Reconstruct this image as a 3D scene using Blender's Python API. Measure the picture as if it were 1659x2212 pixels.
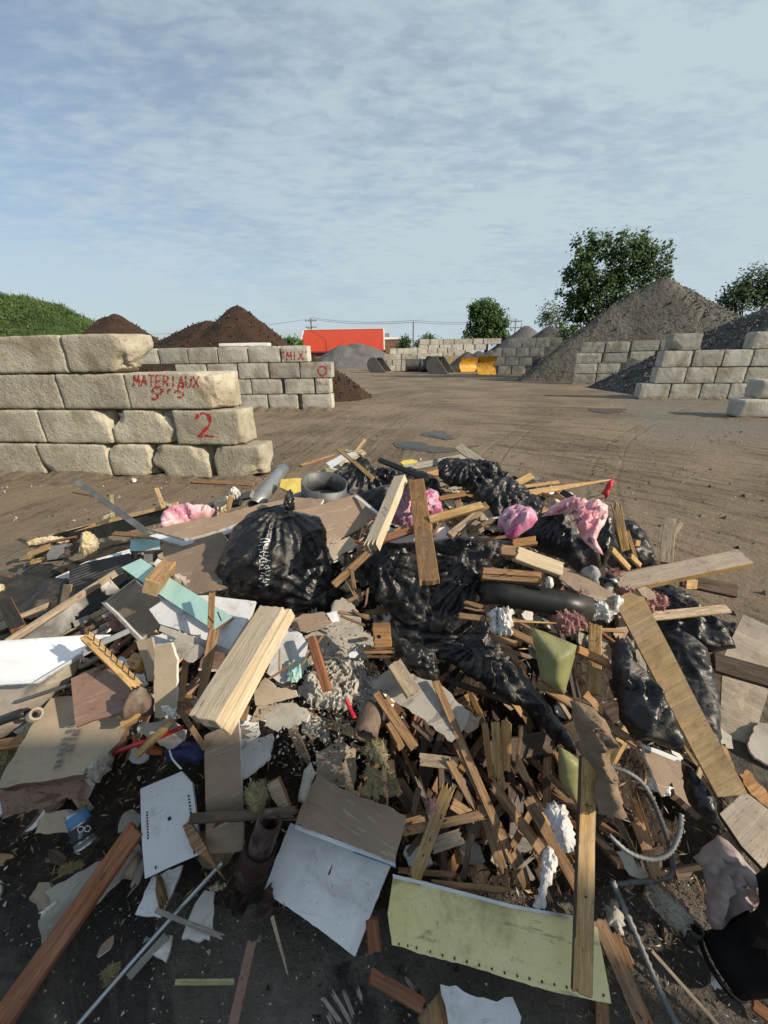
import bpy, bmesh, math, random
import numpy as np
from mathutils import Vector, Matrix
from mathutils.bvhtree import BVHTree
from mathutils.geometry import delaunay_2d_cdt

random.seed(7); RS = np.random.RandomState(11)
scene = bpy.context.scene
C = scene.collection
for _o in list(bpy.data.objects): bpy.data.objects.remove(_o)

# ------------------------------------------------------------------ camera
H_CAM = 2.0; F = 830.0; PITCH = math.atan(339/830.0); ROLL = math.radians(1.0)
cp, sp, cr, sr = math.cos(PITCH), math.sin(PITCH), math.cos(ROLL), math.sin(ROLL)
R0, U0, FW = Vector((1,0,0)), Vector((0,sp,cp)), Vector((0,cp,-sp))
camR, camU = R0*cr - U0*sr, R0*sr + U0*cr
cam_d = bpy.data.cameras.new('camera'); cam = bpy.data.objects.new('camera', cam_d); C.objects.link(cam)
cam.matrix_world = Matrix(((camR.x,camU.x,-FW.x,0),(camR.y,camU.y,-FW.y,0),(camR.z,camU.z,-FW.z,H_CAM),(0,0,0,1)))
cam_d.sensor_fit='HORIZONTAL'; cam_d.sensor_width=36; cam_d.lens=F/1659*36; cam_d.clip_start=.05; cam_d.clip_end=3000
scene.camera = cam

# ------------------------------------------------------------------ light
SUN = Vector((.8,-.4,.5)).normalized()
sd = bpy.data.lights.new('sun','SUN'); sd.energy=5.0; sd.angle=math.radians(.8); sd.color=(1,.87,.69)
so = bpy.data.objects.new('sun',sd); C.objects.link(so); so.rotation_euler = SUN.to_track_quat('Z','Y').to_euler()
so.location=(20,-10,20)
w = bpy.data.worlds.new('World'); scene.world=w; w.use_nodes=True
nt=w.node_tree; nt.nodes.clear(); N=nt.nodes.new; Lk=nt.links.new
def wn(t,**k):
    n=N(t)
    for a,b in k.items(): setattr(n,a,b)
    return n
out=wn('ShaderNodeOutputWorld'); bg=wn('ShaderNodeBackground'); bg.inputs[1].default_value=.118
sky=wn('ShaderNodeTexSky',sky_type='NISHITA',sun_disc=False,sun_elevation=math.asin(SUN.z),sun_rotation=math.atan2(SUN.x,SUN.y),air_density=1.0,dust_density=2.0,ozone_density=1.6)
tc=wn('ShaderNodeTexCoord'); sx=wn('ShaderNodeSeparateXYZ'); Lk(tc.outputs['Generated'],sx.inputs[0])
def wm(op,a,b=None,c=None,clamp=False):
    n=wn('ShaderNodeMath',operation=op,use_clamp=clamp)
    for i,x in enumerate((a,b,c)):
        if x is None: continue
        if isinstance(x,(int,float)): n.inputs[i].default_value=x
        else: Lk(x,n.inputs[i])
    return n.outputs[0]
zz=wm('ADD',wm('MAXIMUM',sx.outputs[2],0),.12)
px=wm('DIVIDE',sx.outputs[0],zz); py=wm('DIVIDE',sx.outputs[1],zz)
cx=wn('ShaderNodeCombineXYZ'); Lk(px,cx.inputs[0]); Lk(py,cx.inputs[1])
def wnoise(scale,sc=(1,1,1),rot=0,det=6,rough=.55,dist=0.,loc=(0,0,0)):
    mp=wn('ShaderNodeMapping'); mp.inputs['Scale'].default_value=sc; mp.inputs['Rotation'].default_value=(0,0,rot); mp.inputs['Location'].default_value=loc
    Lk(cx.outputs[0],mp.inputs[0]); n=wn('ShaderNodeTexNoise'); Lk(mp.outputs[0],n.inputs[0])
    n.inputs['Scale'].default_value=scale; n.inputs['Detail'].default_value=det; n.inputs['Roughness'].default_value=rough; n.inputs['Distortion'].default_value=dist
    return n.outputs[0]
big=wnoise(.7,(1,1.2,1),.3,4,.5,.3,(3,1,0)); med=wnoise(2.6,(1,1.3,1),-.25,6,.6,.3); fine=wnoise(11,(.75,1.5,1),-.2,4,.6,.3)
cov=wm('ADD',wm('ADD',wm('MULTIPLY',big,1.2),wm('MULTIPLY',med,.8)),wm('MULTIPLY',fine,.8))
mr=wn('ShaderNodeMapRange',interpolation_type='SMOOTHSTEP'); Lk(cov,mr.inputs[0]); mr.inputs[1].default_value=1.1; mr.inputs[2].default_value=1.65
mr.inputs[3].default_value=.40; mr.inputs[4].default_value=1.0
# veil thickens towards the horizon and the sun side
hz=wm('POWER',wm('SUBTRACT',1,wm('MAXIMUM',sx.outputs[2],0),clamp=True),2.2)
side=wm('MULTIPLY',wm('ADD',sx.outputs[0],.1),.34)
cf=wm('ADD',wm('MULTIPLY',mr.outputs[0],.74),wm('ADD',wm('MULTIPLY',hz,.38),side),clamp=True)
cf=wm('MINIMUM',cf,.97)
mx=wn('ShaderNodeMix',data_type='RGBA'); Lk(cf,mx.inputs[0])
skm=wn('ShaderNodeMix',data_type='RGBA',blend_type='MULTIPLY'); skm.inputs[0].default_value=1; Lk(sky.outputs[0],skm.inputs[6]); skm.inputs[7].default_value=(1.05,1.06,1.06,1)
Lk(skm.outputs[2],mx.inputs[6]); mx.inputs[7].default_value=(4.25,5.10,5.60,1)
Lk(mx.outputs[2],bg.inputs[0]); Lk(bg.outputs[0],out.inputs[0])
vs=scene.view_settings; vs.view_transform='Standard'; vs.look='None'; vs.exposure=.10; vs.gamma=1; vs.use_curve_mapping=False

# ------------------------------------------------------------------ photo-to-place geometry
CO = Vector((0,0,H_CAM))
def ray(u,v):
    x=(u-829.5)/F; y=-(v-1106)/F
    return FW + camR*x + camU*y
def D(u,v,t): return CO + ray(u,v)*t
def P(u,v,z=0.):
    r=ray(u,v); return CO + r*((z-H_CAM)/r.z)
def PY(u,v,Y):
    r=ray(u,v); return CO + r*(Y/r.y)
def fwd(p): return (p-CO).dot(FW)
def sm(x): x=min(max(x,0),1); return x*x*(3-2*x)
def pl(x,xs,ys): return float(np.interp(x,xs,ys))
def HP(x,y):
    fy=pl(y,[.55,.8,1.0,1.25,1.6,2.1,3.0,3.7,4.3,5.2],[0,.10,.30,.52,.68,.82,.90,.86,.6,0])
    if x<0: g=pl(-x,[0,.45,.8,1.2,1.7,2.4,3.4,4.2],[1,1,.86,.66,.42,.28,.12,0])
    else:
        k=.38*max(0,y-1.3); g=pl(x-k,[0,.6,1.0,1.5,1.9],[1,1,.8,.35,0])
    return fy*g
def S(u,v,l=0.):
    if l>=1: return D(u,v,l)
    r=ray(u,v); t=.7; st=.02
    while t<14:
        p=CO+r*t
        if p.z<=HP(p.x,p.y)+l:
            a,b=t-st,t
            for _ in range(6):
                m=(a+b)/2; q=CO+r*m
                if q.z<=HP(q.x,q.y)+l: b=m
                else: a=m
            return CO+r*b
        t+=st
    return P(u,v,max(l,0))

# ------------------------------------------------------------------ noise
def _hash(i,j,k,s):
    n=(i*374761393 + j*668265263 + k*2147483647 + s*1274126177) & 0xffffffff
    n=((n^(n>>13))*1274126177)&0xffffffff
    return ((n^(n>>16))&0xffff)/65535.0
def vnoise(Pn,s=0):
    Pn=np.asarray(Pn,float); I=np.floor(Pn).astype(np.int64); f=Pn-I; f=f*f*(3-2*f); r=0
    for a in (0,1):
        for b in (0,1):
            for c in (0,1):
                wgt=(f[:,0] if a else 1-f[:,0])*(f[:,1] if b else 1-f[:,1])*(f[:,2] if c else 1-f[:,2])
                r=r+wgt*_hash(I[:,0]+a,I[:,1]+b,I[:,2]+c,s)
    return r*2-1
def fbm(Pn,fr,o=4,s=0):
    Pn=np.asarray(Pn,float)*fr+17.3; r=0; a=1.; t=0
    for i in range(o): r=r+a*vnoise(Pn+i*5.1,s+i); t+=a; a*=.5; Pn=Pn*2.03
    return r/t
def ridge(Pn,fr,o=3,s=0):
    Pn=np.asarray(Pn,float)*fr+9.1; r=0; a=1.; t=0
    for i in range(o): r=r+a*(1-np.abs(vnoise(Pn+i*3.7,s+i))*2); t+=a; a*=.5; Pn=Pn*2.1
    return r/t

# ------------------------------------------------------------------ materials
def newmat(name):
    m=bpy.data.materials.new(name); m.use_nodes=True; t=m.node_tree; t.nodes.clear()
    o=t.nodes.new('ShaderNodeOutputMaterial'); b=t.nodes.new('ShaderNodeBsdfPrincipled'); t.links.new(b.outputs[0],o.inputs[0])
    return m,t,b
class NB:
    def __init__(s,t): s.t=t
    def n(s,ty,**k):
        n=s.t.nodes.new(ty)
        for a,b in k.items(): setattr(n,a,b)
        return n
    def l(s,a,b): s.t.links.new(a,b)
    def m(s,op,a,b=None,c=None,clamp=False):
        n=s.n('ShaderNodeMath',operation=op,use_clamp=clamp)
        for i,x in enumerate((a,b,c)):
            if x is None: continue
            if isinstance(x,(int,float)): n.inputs[i].default_value=x
            else: s.l(x,n.inputs[i])
        return n.outputs[0]
    def coord(s,kind='Object',sc=(1,1,1),loc=None,rot=None):
        tc=s.n('ShaderNodeTexCoord') if kind!='World' else s.n('ShaderNodeNewGeometry')
        mp=s.n('ShaderNodeMapping'); mp.inputs['Scale'].default_value=sc
        if rot: mp.inputs['Rotation'].default_value=rot
        s.l(tc.outputs[kind if kind!='World' else 'Position'],mp.inputs[0])
        if kind=='Object':
            oi=s.n('ShaderNodeObjectInfo'); v=s.n('ShaderNodeVectorMath',operation='ADD'); s.l(mp.outputs[0],v.inputs[0])
            mm=s.m('MULTIPLY',oi.outputs['Random'],37.); cb=s.n('ShaderNodeCombineXYZ'); s.l(mm,cb.inputs[0]); s.l(mm,cb.inputs[1]); s.l(mm,cb.inputs[2]); s.l(cb.outputs[0],v.inputs[1])
            return v.outputs[0]
        return mp.outputs[0]
    def noise(s,co,scale,det=5,rough=.55,dist=0.):
        n=s.n('ShaderNodeTexNoise'); s.l(co,n.inputs[0]); n.inputs['Scale'].default_value=scale; n.inputs['Detail'].default_value=det
        n.inputs['Roughness'].default_value=rough; n.inputs['Distortion'].default_value=dist; return n.outputs[0]
    def rng(s,x,a,b,c=0.,d=1.):
        n=s.n('ShaderNodeMapRange',interpolation_type='SMOOTHSTEP'); s.l(x,n.inputs[0])
        for i,q in enumerate((a,b,c,d)): n.inputs[i+1].default_value=q
        return n.outputs[0]
    def mix(s,f,a,b,bt='MIX'):
        n=s.n('ShaderNodeMix',data_type='RGBA',blend_type=bt)
        if isinstance(f,(int,float)): n.inputs[0].default_value=f
        else: s.l(f,n.inputs[0])
        for i,x in ((6,a),(7,b)):
            if isinstance(x,(tuple,list)): n.inputs[i].default_value=tuple(x)[:3]+(1,)
            else: s.l(x,n.inputs[i])
        return n.outputs[2]
    def bump(s,h,st,dist,bs):
        n=s.n('ShaderNodeBump'); s.l(h,n.inputs['Height']); n.inputs['Strength'].default_value=st; n.inputs['Distance'].default_value=dist
        s.l(n.outputs[0],bs.inputs['Normal'])
def vary(nb,col,amt=.25):
    oi=nb.n('ShaderNodeObjectInfo'); h=nb.n('ShaderNodeHueSaturation'); nb.l(col,h.inputs['Color'])
    nb.l(nb.m('ADD',nb.m('MULTIPLY',oi.outputs['Random'],amt*2),1-amt),h.inputs['Value']); return h.outputs[0]
MC={}
def wood(name,c1,c2,dirt=.35,dirtc=(.05,.035,.025),ro=.75,sc=1.,va=.18):
    m,t,b=newmat(name); nb=NB(t)
    co=nb.coord('Object',(1.2,16,16)); g=nb.noise(co,5*sc,6,.6,.35)
    co2=nb.coord('Object',(2.5,60,60)); g2=nb.noise(co2,6*sc,4,.6)
    f=nb.m('ADD',nb.m('MULTIPLY',g,.75),nb.m('MULTIPLY',g2,.35)); f=nb.rng(f,.40,.68)
    c1=tuple(c1[i]*.93+.04*sum(c1)/3 for i in range(3)); c2=tuple(c2[i]*.85 for i in range(3)); col=nb.mix(f,c1,c2)
    gy=sum(c1)/3*.8; col=nb.mix(nb.rng(nb.noise(nb.coord('Object',(1,3,3)),2.2,5,.65,.5),.45,.68,0,.38),col,(gy*1.02,gy*.94,gy*.84))
    sp2=nb.noise(nb.coord('Object',(3,7,7)),14,5,.75); col=nb.mix(nb.rng(sp2,.56,.68,0,dirt*1.2),col,dirtc); co3=nb.coord('Object',(3,5,5)); d=nb.noise(co3,4,7,.68); 
    col=nb.mix(nb.rng(d,.50,.78,0,dirt),col,dirtc)
    kn=nb.n('ShaderNodeTexVoronoi'); nb.l(nb.coord('Object',(4,9,9)),kn.inputs[0]); kn.inputs['Scale'].default_value=1.3
    col=nb.mix(nb.rng(kn.outputs['Distance'],.05,.11,.55,0),col,tuple(x*.28 for x in c2))
    col=vary(nb,col,va); nb.l(col,b.inputs['Base Color']); b.inputs['Roughness'].default_value=ro; b.inputs['Specular IOR Level'].default_value=.25
    nb.bump(nb.m('ADD',f,nb.m('MULTIPLY',d,.6)),.35,.004,b); MC[name]=m; return m
def stone(name,c1,c2,c3=None,sc=6,ro=.9,bst=.5,bd=.01,va=.08,spk=60,spkamt=.35,spkc=(.02,.02,.02),obj='Object',spec=.25):
    m,t,b=newmat(name); nb=NB(t); co=nb.coord(obj)
    a=nb.noise(co,sc,8,.65,.3); f=nb.rng(a,.35,.68); col=nb.mix(f,c1,c2)
    if c3: col=nb.mix(nb.rng(nb.noise(co,sc*.45,5,.6,.6),.52,.70,0,.8),col,c3)
    s2=nb.noise(co,spk,4,.7); col=nb.mix(nb.rng(s2,.56,.72,0,spkamt),col,spkc)
    col=vary(nb,col,va); nb.l(col,b.inputs['Base Color']); b.inputs['Roughness'].default_value=ro; b.inputs['Specular IOR Level'].default_value=spec
    nb.bump(nb.m('ADD',a,nb.m('MULTIPLY',s2,.5)),bst,bd,b); MC[name]=m; return m
def sheet(name,c,stain=(.2,.15,.1),amt=.3,ro=.5,scr=.3,scrc=(.6,.55,.5),metal=0.,va=.06,bd=.002,spec=.4,sc=5):
    m,t,b=newmat(name); nb=NB(t); co=nb.coord('Object'); a=nb.noise(co,sc,7,.65,.5)
    br=nb.noise(nb.coord('Object'),1.7,4,.6,.8); col=nb.mix(nb.rng(br,.35,.7,.0,.45),c,tuple(q*.72 for q in c)); col=nb.mix(nb.rng(a,.48,.72,0,min(1,amt*1.5)),col,stain)
    fine_=nb.noise(co,110,4,.7); col=nb.mix(nb.rng(fine_,.58,.74,0,min(.8,amt*1.2)),col,tuple(x*.5 for x in stain))
    wsm=nb.noise(nb.coord('Object',(1,5,3),rot=(0,0,-.9)),4,7,.75,.6); col=nb.mix(nb.rng(wsm,.57,.66,0,min(.7,amt*1.1)),col,tuple(x*.45 for x in stain))
    cs=nb.coord('Object',(1.2,14,5),rot=(0,0,.5)); q=nb.noise(cs,6,5,.7,.4); col=nb.mix(nb.rng(q,.57,.68,0,scr),col,scrc)
    sp_=nb.noise(co,38,3,.6); col=nb.mix(nb.rng(sp_,.66,.74,0,amt),col,tuple(x*.4 for x in stain))
    col=vary(nb,col,va); nb.l(col,b.inputs['Base Color']); b.inputs['Metallic'].default_value=metal; b.inputs['Specular IOR Level'].default_value=spec
    nb.l(nb.rng(a,.3,.7,ro-.1,min(1,ro+.15)),b.inputs['Roughness']); nb.bump(a,.3,bd,b); MC[name]=m; return m
def film(name,c,ro=.28,c2=None,trans=0.,bs=9,bd=.012,dust=.25,dustc=(.25,.23,.2),st=.5):
    m,t,b=newmat(name); nb=NB(t); co=nb.coord('Object',(1,1,1)); cw=nb.coord('Object',(.6,3.4,1),rot=(0,0,.6)); cw2=nb.coord('Object',(3.,.7,1),rot=(0,0,-.4))
    r1=nb.noise(cw,bs,3,.5,1.2); r2=nb.noise(cw2,bs*1.9,2,.5,1.4)
    f1=nb.m('ABSOLUTE',nb.m('SUBTRACT',r1,.5)); f2=nb.m('ABSOLUTE',nb.m('SUBTRACT',r2,.5)); h=nb.m('ADD',f1,nb.m('MULTIPLY',f2,.5))
    col=c
    if c2: col=nb.mix(nb.rng(nb.noise(co,5,4,.6,.8),.45,.62),c,c2)
    d=nb.noise(co,7,6,.7); dd=nb.rng(d,.5,.75,0,dust)
    col=nb.mix(dd,col,dustc); nb.l(col,b.inputs['Base Color'])
    nb.l(nb.rng(d,.4,.75,ro,min(1,ro+.35)),b.inputs['Roughness']); b.inputs['Specular IOR Level'].default_value=.5
    if trans: b.inputs['Transmission Weight'].default_value=trans; b.inputs['IOR'].default_value=1.1
    nb.bump(h,st,bd,b); MC[name]=m; return m
wood('w_fresh',(.64,.53,.37),(.55,.43,.27),.3,(.20,.14,.09))
wood('w_weather',(.48,.375,.255),(.30,.22,.15),.5)
wood('w_lath',(.36,.215,.105),(.20,.11,.05),.6)
wood('w_orange',(.50,.28,.115),(.33,.16,.06),.45)
wood('w_red',(.34,.15,.07),(.22,.08,.04),.3)
wood('w_dark',(.13,.09,.065),(.07,.045,.03),.5)
wood('w_tar',(.018,.017,.016),(.03,.028,.025),.2,(.12,.10,.07),ro=.6)
wood('w_gold',(.58,.39,.17),(.40,.24,.09),.5)
wood('w_brown',(.34,.19,.075),(.20,.105,.045),.5,(.50,.36,.18))
wood('w_green',(.40,.38,.20),(.28,.26,.13),.4)
wood('w_ply',(.52,.36,.175),(.46,.31,.15),.6,(.14,.10,.07),sc=.35)
wood('w_plypale',(.46,.385,.30),(.40,.32,.24),.55,sc=.3)
wood('w_grey',(.34,.31,.27),(.22,.2,.17),.4)
stone('concrete_near',(.53,.49,.385),(.37,.33,.245),(.24,.18,.115),1.5,bst=1.,bd=.05,va=.15,spk=24,spkamt=.95,spkc=(.15,.115,.075))
stone('concrete',(.47,.45,.385),(.34,.32,.27),(.25,.20,.14),2.0,bst=.9,bd=.03,va=.20,spk=22,spkamt=.6,spkc=(.12,.10,.075))
stone('soil_dark',(.040,.024,.016),(.065,.038,.024),None,1.2,bst=1,bd=.15,spk=9,spkamt=.4,spkc=(.02,.012,.008),obj='World')
stone('gravel_grey',(.185,.172,.15),(.11,.102,.09),(.20,.18,.15),.5,bst=1,bd=.3,spk=5,spkamt=.9,spkc=(.045,.04,.034),obj='World')
stone('gravel_dark',(.12,.112,.105),(.06,.057,.055),None,.8,bst=1,bd=.3,spk=6,spkamt=.85,spkc=(.022,.021,.02),obj='World')
stone('gravel_mid',(.17,.165,.165),(.115,.11,.112),(.15,.14,.135),.5,bst=1,bd=.2,spk=2.5,spkamt=.6,spkc=(.06,.06,.06),obj='World')
stone('pebble_mat',(.30,.28,.26),(.16,.15,.145),None,10,va=.5)
stone('rubble_mat',(.035,.026,.020),(.075,.056,.042),(.022,.018,.014),9,bst=1,bd=.04,spk=45,spkamt=.35,spkc=(.22,.19,.15),obj='World')  # dark rubble, its colour lowered further for the sunless hollow under the plastic
stone('plaster',(.60,.57,.51),(.44,.40,.34),None,12,va=.25,spk=50,spkc=(.2,.16,.12))
stone('foam_cream',(.74,.64,.40),(.62,.47,.22),(.75,.72,.62),9,bst=1,bd=.03,spkc=(.3,.15,.05))
stone('fibre_pink',(.50,.24,.22),(.62,.38,.35),(.30,.15,.12),14,bst=1,bd=.03,spk=70,spkc=(.35,.12,.12))
stone('fibre_white',(.50,.48,.42),(.36,.33,.27),(.28,.24,.17),12,bst=1,bd=.03)
stone('fibre_yellow',(.42,.35,.18),(.30,.25,.14),(.5,.47,.38),12,bst=1,bd=.03)
stone('brick_mat',(.20,.13,.09),(.16,.10,.075),None,3)
stone('clay_pipe',(.20,.15,.11),(.13,.09,.07),(.30,.27,.23),14,bst=.7)
stone('rust',(.055,.026,.02),(.03,.018,.016),(.20,.17,.15),14,ro=.75,bst=.8,bd=.006)
sheet('white_board',(.70,.71,.72),(.33,.30,.26),.42,.5,.15,(.4,.4,.4))
sheet('white_tub',(.80,.82,.84),(.6,.6,.58),.12,.22,.05,(.5,.5,.5))
sheet('tub_under',(.42,.37,.30),(.22,.19,.15),.4,.6,.2)
sheet('paper_brown',(.30,.215,.15),(.18,.13,.09),.3,.65,.55,(.55,.47,.4))
sheet('paper_tan',(.42,.34,.24),(.26,.2,.14),.35,.75,.2,(.5,.45,.38))
sheet('paper_grey',(.40,.37,.32),(.2,.17,.13),.5,.8,.25,(.6,.57,.52))
sheet('gypsum',(.68,.66,.62),(.4,.35,.3),.4,.85,.1)
sheet('flaky_brown',(.26,.16,.12),(.12,.05,.035),.8,.7,.35,(.42,.33,.28),sc=9)
sheet('mint',(.36,.57,.53),(.45,.5,.42),.25,.5,.1,(.6,.6,.55))
sheet('yellow_vinyl',(.82,.72,.36),(.34,.27,.11),.5,.42,.2,(.3,.27,.15))
sheet('olive_vinyl',(.27,.265,.12),(.14,.14,.05),.4,.4,.2,(.2,.2,.1))
sheet('yellow_foam',(.70,.55,.14),(.5,.36,.08),.5,.8,.1)
sheet('galv',(.36,.37,.36),(.18,.17,.16),.5,.42,.3,(.55,.55,.53),metal=.6)
sheet('galv_dark',(.12,.125,.125),(.3,.3,.28),.45,.5,.3,(.45,.44,.4),metal=.3)
sheet('alu',(.55,.56,.57),(.3,.3,.3),.2,.35,.1,metal=.7)
sheet('black_matte',(.006,.006,.007),(.012,.012,.012),.2,.75,.05,(.02,.02,.02),spec=.15)
sheet('black_plastic',(.018,.02,.018),(.07,.065,.055),.4,.42,.2,(.1,.1,.09))
sheet('black_ridged',(.035,.037,.036),(.1,.095,.085),.4,.5,.2,(.1,.1,.1))
sheet('membrane',(.028,.024,.020),(.075,.062,.05),.6,.45,.3,(.1,.085,.07))
sheet('red_plastic',(.50,.02,.03),(.3,.02,.02),.2,.35,.05)
sheet('orange_plastic',(.38,.09,.02),(.2,.05,.02),.4,.45,.05)
sheet('blue_plastic',(.012,.02,.10),(.03,.03,.05),.4,.4,.05)
sheet('red_roof',(.52,.06,.025),(.6,.06,.03),.25,.5,.05,(.7,.1,.05),bd=.02,sc=.6)
sheet('red_wall',(.22,.02,.02),(.2,.03,.03),.2,.6,.05,(.2,.02,.02))
sheet('white_trim',(.75,.75,.72),(.5,.5,.48),.2,.6,.05)
sheet('dark_steel',(.075,.075,.075),(.16,.12,.09),.6,.55,.3,(.22,.2,.18),metal=.2,sc=2)
sheet('steel_tan',(.26,.23,.19),(.12,.09,.07),.6,.55,.4,(.4,.37,.33),sc=2)
sheet('plow_yellow',(.62,.34,.03),(.15,.06,.03),.55,.5,.3,(.3,.14,.06),sc=2)
sheet('plow_rust',(.24,.10,.04),(.55,.30,.04),.6,.6,.4,(.5,.28,.04),sc=2)
sheet('red_paint',(.42,.03,.03),(.3,.03,.03),.3,.8,.45,(.55,.35,.28),sc=14)
sheet('red_faint',(.34,.19,.15),(.36,.3,.24),.8,.9,.6,(.38,.35,.28),sc=14)
sheet('ink',(.03,.03,.04),(.05,.05,.05),.1,.6,0.)
sheet('ink_grey',(.16,.15,.14),(.3,.25,.2),.6,.8,.3)
sheet('ink_white',(.72,.72,.7),(.4,.4,.4),.3,.4,0.)
sheet('blue_ink',(.08,.22,.42),(.3,.35,.4),.3,.6,.1)
sheet('can_steel',(.5,.5,.48),(.3,.28,.25),.3,.3,.1,metal=.8)
sheet('pole_wood',(.14,.12,.10),(.08,.07,.06),.3,.8,.1)
sheet('insul',(.4,.4,.42),(.3,.3,.3),.1,.4,0)
sheet('wire_mat',(.03,.03,.03),(.03,.03,.03),.1,.7,0)
film('film_black',(.010,.010,.012),.35,bs=6,bd=.016,dust=.6,st=.38)
film('film_black2',(.012,.012,.013),.42,dust=.7,bs=5,bd=.016,st=.38)
film('film_pink',(.74,.47,.49),.3,(.66,.22,.32),0.,8,.014,.1,(.8,.6,.6))
film('film_pink2',(.80,.50,.52),.3,(.75,.28,.33),0.,8,.014,.1,(.8,.6,.6))
film('film_mauve',(.55,.32,.42),.3,(.50,.10,.24),0.,9,.014,.2,(.6,.5,.5))
film('tissue',(.62,.62,.62),.6,(.5,.5,.48),0.,14,.012,.4,(.35,.3,.26))
film('foil',(.62,.62,.60),.3,None,0.,14,.015,.3)
film('clearish',(.6,.6,.62),.15,None,.55,8,.012,.2)
film('cloth_brown',(.20,.14,.09),.9,(.27,.20,.14),0.,6,.02,.4,(.1,.07,.05))
film('mauve_sheet',(.36,.29,.27),.6,(.30,.23,.21),0.,3,.02,.5,(.12,.07,.06),st=.4)
film('red_film',(.62,.03,.04),.35,(.4,.02,.03),0.,9,.01,.05)
M=MC

# ------------------------------------------------------------------ object helpers
MW={}
def mesh_obj(name,vs_,fs_,mats,Mt=None,parent=None,smooth=False,mi=None):
    me=bpy.data.meshes.new(name); me.from_pydata([tuple(v) for v in vs_],[],[tuple(f) for f in fs_])
    for m in (mats if isinstance(mats,(list,tuple)) else [mats]): me.materials.append(M[m] if isinstance(m,str) else m)
    if mi is not None: me.polygons.foreach_set('material_index',np.asarray(mi,dtype=np.int32))
    if smooth: me.polygons.foreach_set('use_smooth',np.ones(len(me.polygons),dtype=bool))
    me.update(); o=bpy.data.objects.new(name,me); C.objects.link(o); place(o,Mt or Matrix(),parent); return o
def place(o,Mt,parent=None):
    MW[o]=Mt.copy()
    if parent: o.parent=parent; o.matrix_basis=MW[parent].inverted()@Mt
    else: o.matrix_basis=Mt
def tag(o,label=None,cat=None,group=None,kind=None):
    if label: o['label']=label
    if cat: o['category']=cat
    if group: o['group']=group
    if kind: o['kind']=kind
    return o
def root(name,label,cat,loc,group=None):
    o=bpy.data.objects.new(name,None); C.objects.link(o); o.empty_display_size=.1; place(o,Matrix.Translation(Vector(loc))); return tag(o,label,cat,group)
def frame(o,x,n):
    n=Vector(n).normalized(); x=Vector(x); x=(x-n*x.dot(n)); x.normalize(); y=n.cross(x)
    return Matrix(((x.x,y.x,n.x,o.x),(x.y,y.y,n.y,o.y),(x.z,y.z,n.z,o.z),(0,0,0,1)))
def framex(o,x,n):
    x=Vector(x).normalized(); n=Vector(n); n=(n-x*n.dot(x))
    if n.length<1e-3: n=x.orthogonal()
    return frame(o,x,n)
def box_v(a,b):
    (x0,y0,z0),(x1,y1,z1)=a,b
    return [(x0,y0,z0),(x1,y0,z0),(x1,y1,z0),(x0,y1,z0),(x0,y0,z1),(x1,y0,z1),(x1,y1,z1),(x0,y1,z1)],[(0,3,2,1),(4,5,6,7),(0,1,5,4),(1,2,6,5),(2,3,7,6),(3,0,4,7)]
class Acc:
    def __init__(s): s.v=[]; s.f=[]; s.mi=[]
    def add(s,v,f,mi=0):
        k=len(s.v); s.v+= [tuple(q) for q in v]; s.f+=[tuple(i+k for i in q) for q in f]; s.mi+=[mi]*len(f)
    def box(s,a,b,mi=0,Mt=None):
        v,f=box_v(a,b)
        if Mt: v=[Mt@Vector(q) for q in v]
        s.add(v,f,mi)
    def tube(s,pts,rad,n=8,mi=0,cap=True):
        pts=[Vector(p) for p in pts]; rad=rad if isinstance(rad,(list,tuple)) else [rad]*len(pts)
        v=[];f=[]; pr=None
        for i,p in enumerate(pts):
            d=(pts[min(i+1,len(pts)-1)]-pts[max(i-1,0)]).normalized()
            if pr is None: a=d.orthogonal().normalized()
            else: a=(pr-d*pr.dot(d)).normalized()
            pr=a; b=d.cross(a)
            for k in range(n):
                q=2*math.pi*k/n; v.append(p+(a*math.cos(q)+b*math.sin(q))*rad[i])
        for i in range(len(pts)-1):
            for k in range(n): f.append((i*n+k,i*n+(k+1)%n,(i+1)*n+(k+1)%n,(i+1)*n+k))
        if cap: f.append(tuple(range(n-1,-1,-1))); f.append(tuple((len(pts)-1)*n+k for k in range(n)))
        s.add(v,f,mi)
    def ob(s,name,mats,Mt=None,parent=None,smooth=False): return mesh_obj(name,s.v,s.f,mats,Mt,parent,smooth,s.mi if len(mats)>1 and not isinstance(mats,str) else None)
def jagline(a,b,step,amp):
    L=(b-a).length; n=max(1,int(L/step)); d=(b-a)/n; nr=Vector((-d.y,d.x)).normalized(); o=[]
    for i in range(n): o.append(a+d*i+(nr*random.uniform(-amp,amp) if (i and amp) else Vector((0,0))))
    return o
def extrude(poly,th):
    n=len(poly); v=[(p[0],p[1],th/2) for p in poly]+[(p[0],p[1],-th/2) for p in poly]
    f=[tuple(range(n)),tuple(range(2*n-1,n-1,-1))]+[(i,n+i,n+(i+1)%n,(i+1)%n) for i in range(n)]
    return v,f
def ccw(p):
    a=sum(p[i][0]*p[(i+1)%len(p)][1]-p[(i+1)%len(p)][0]*p[i][1] for i in range(len(p)))
    return p if a>0 else p[::-1]
def pnt(a): return S(*a) if len(a)==3 else S(a[0],a[1],.08)
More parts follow.
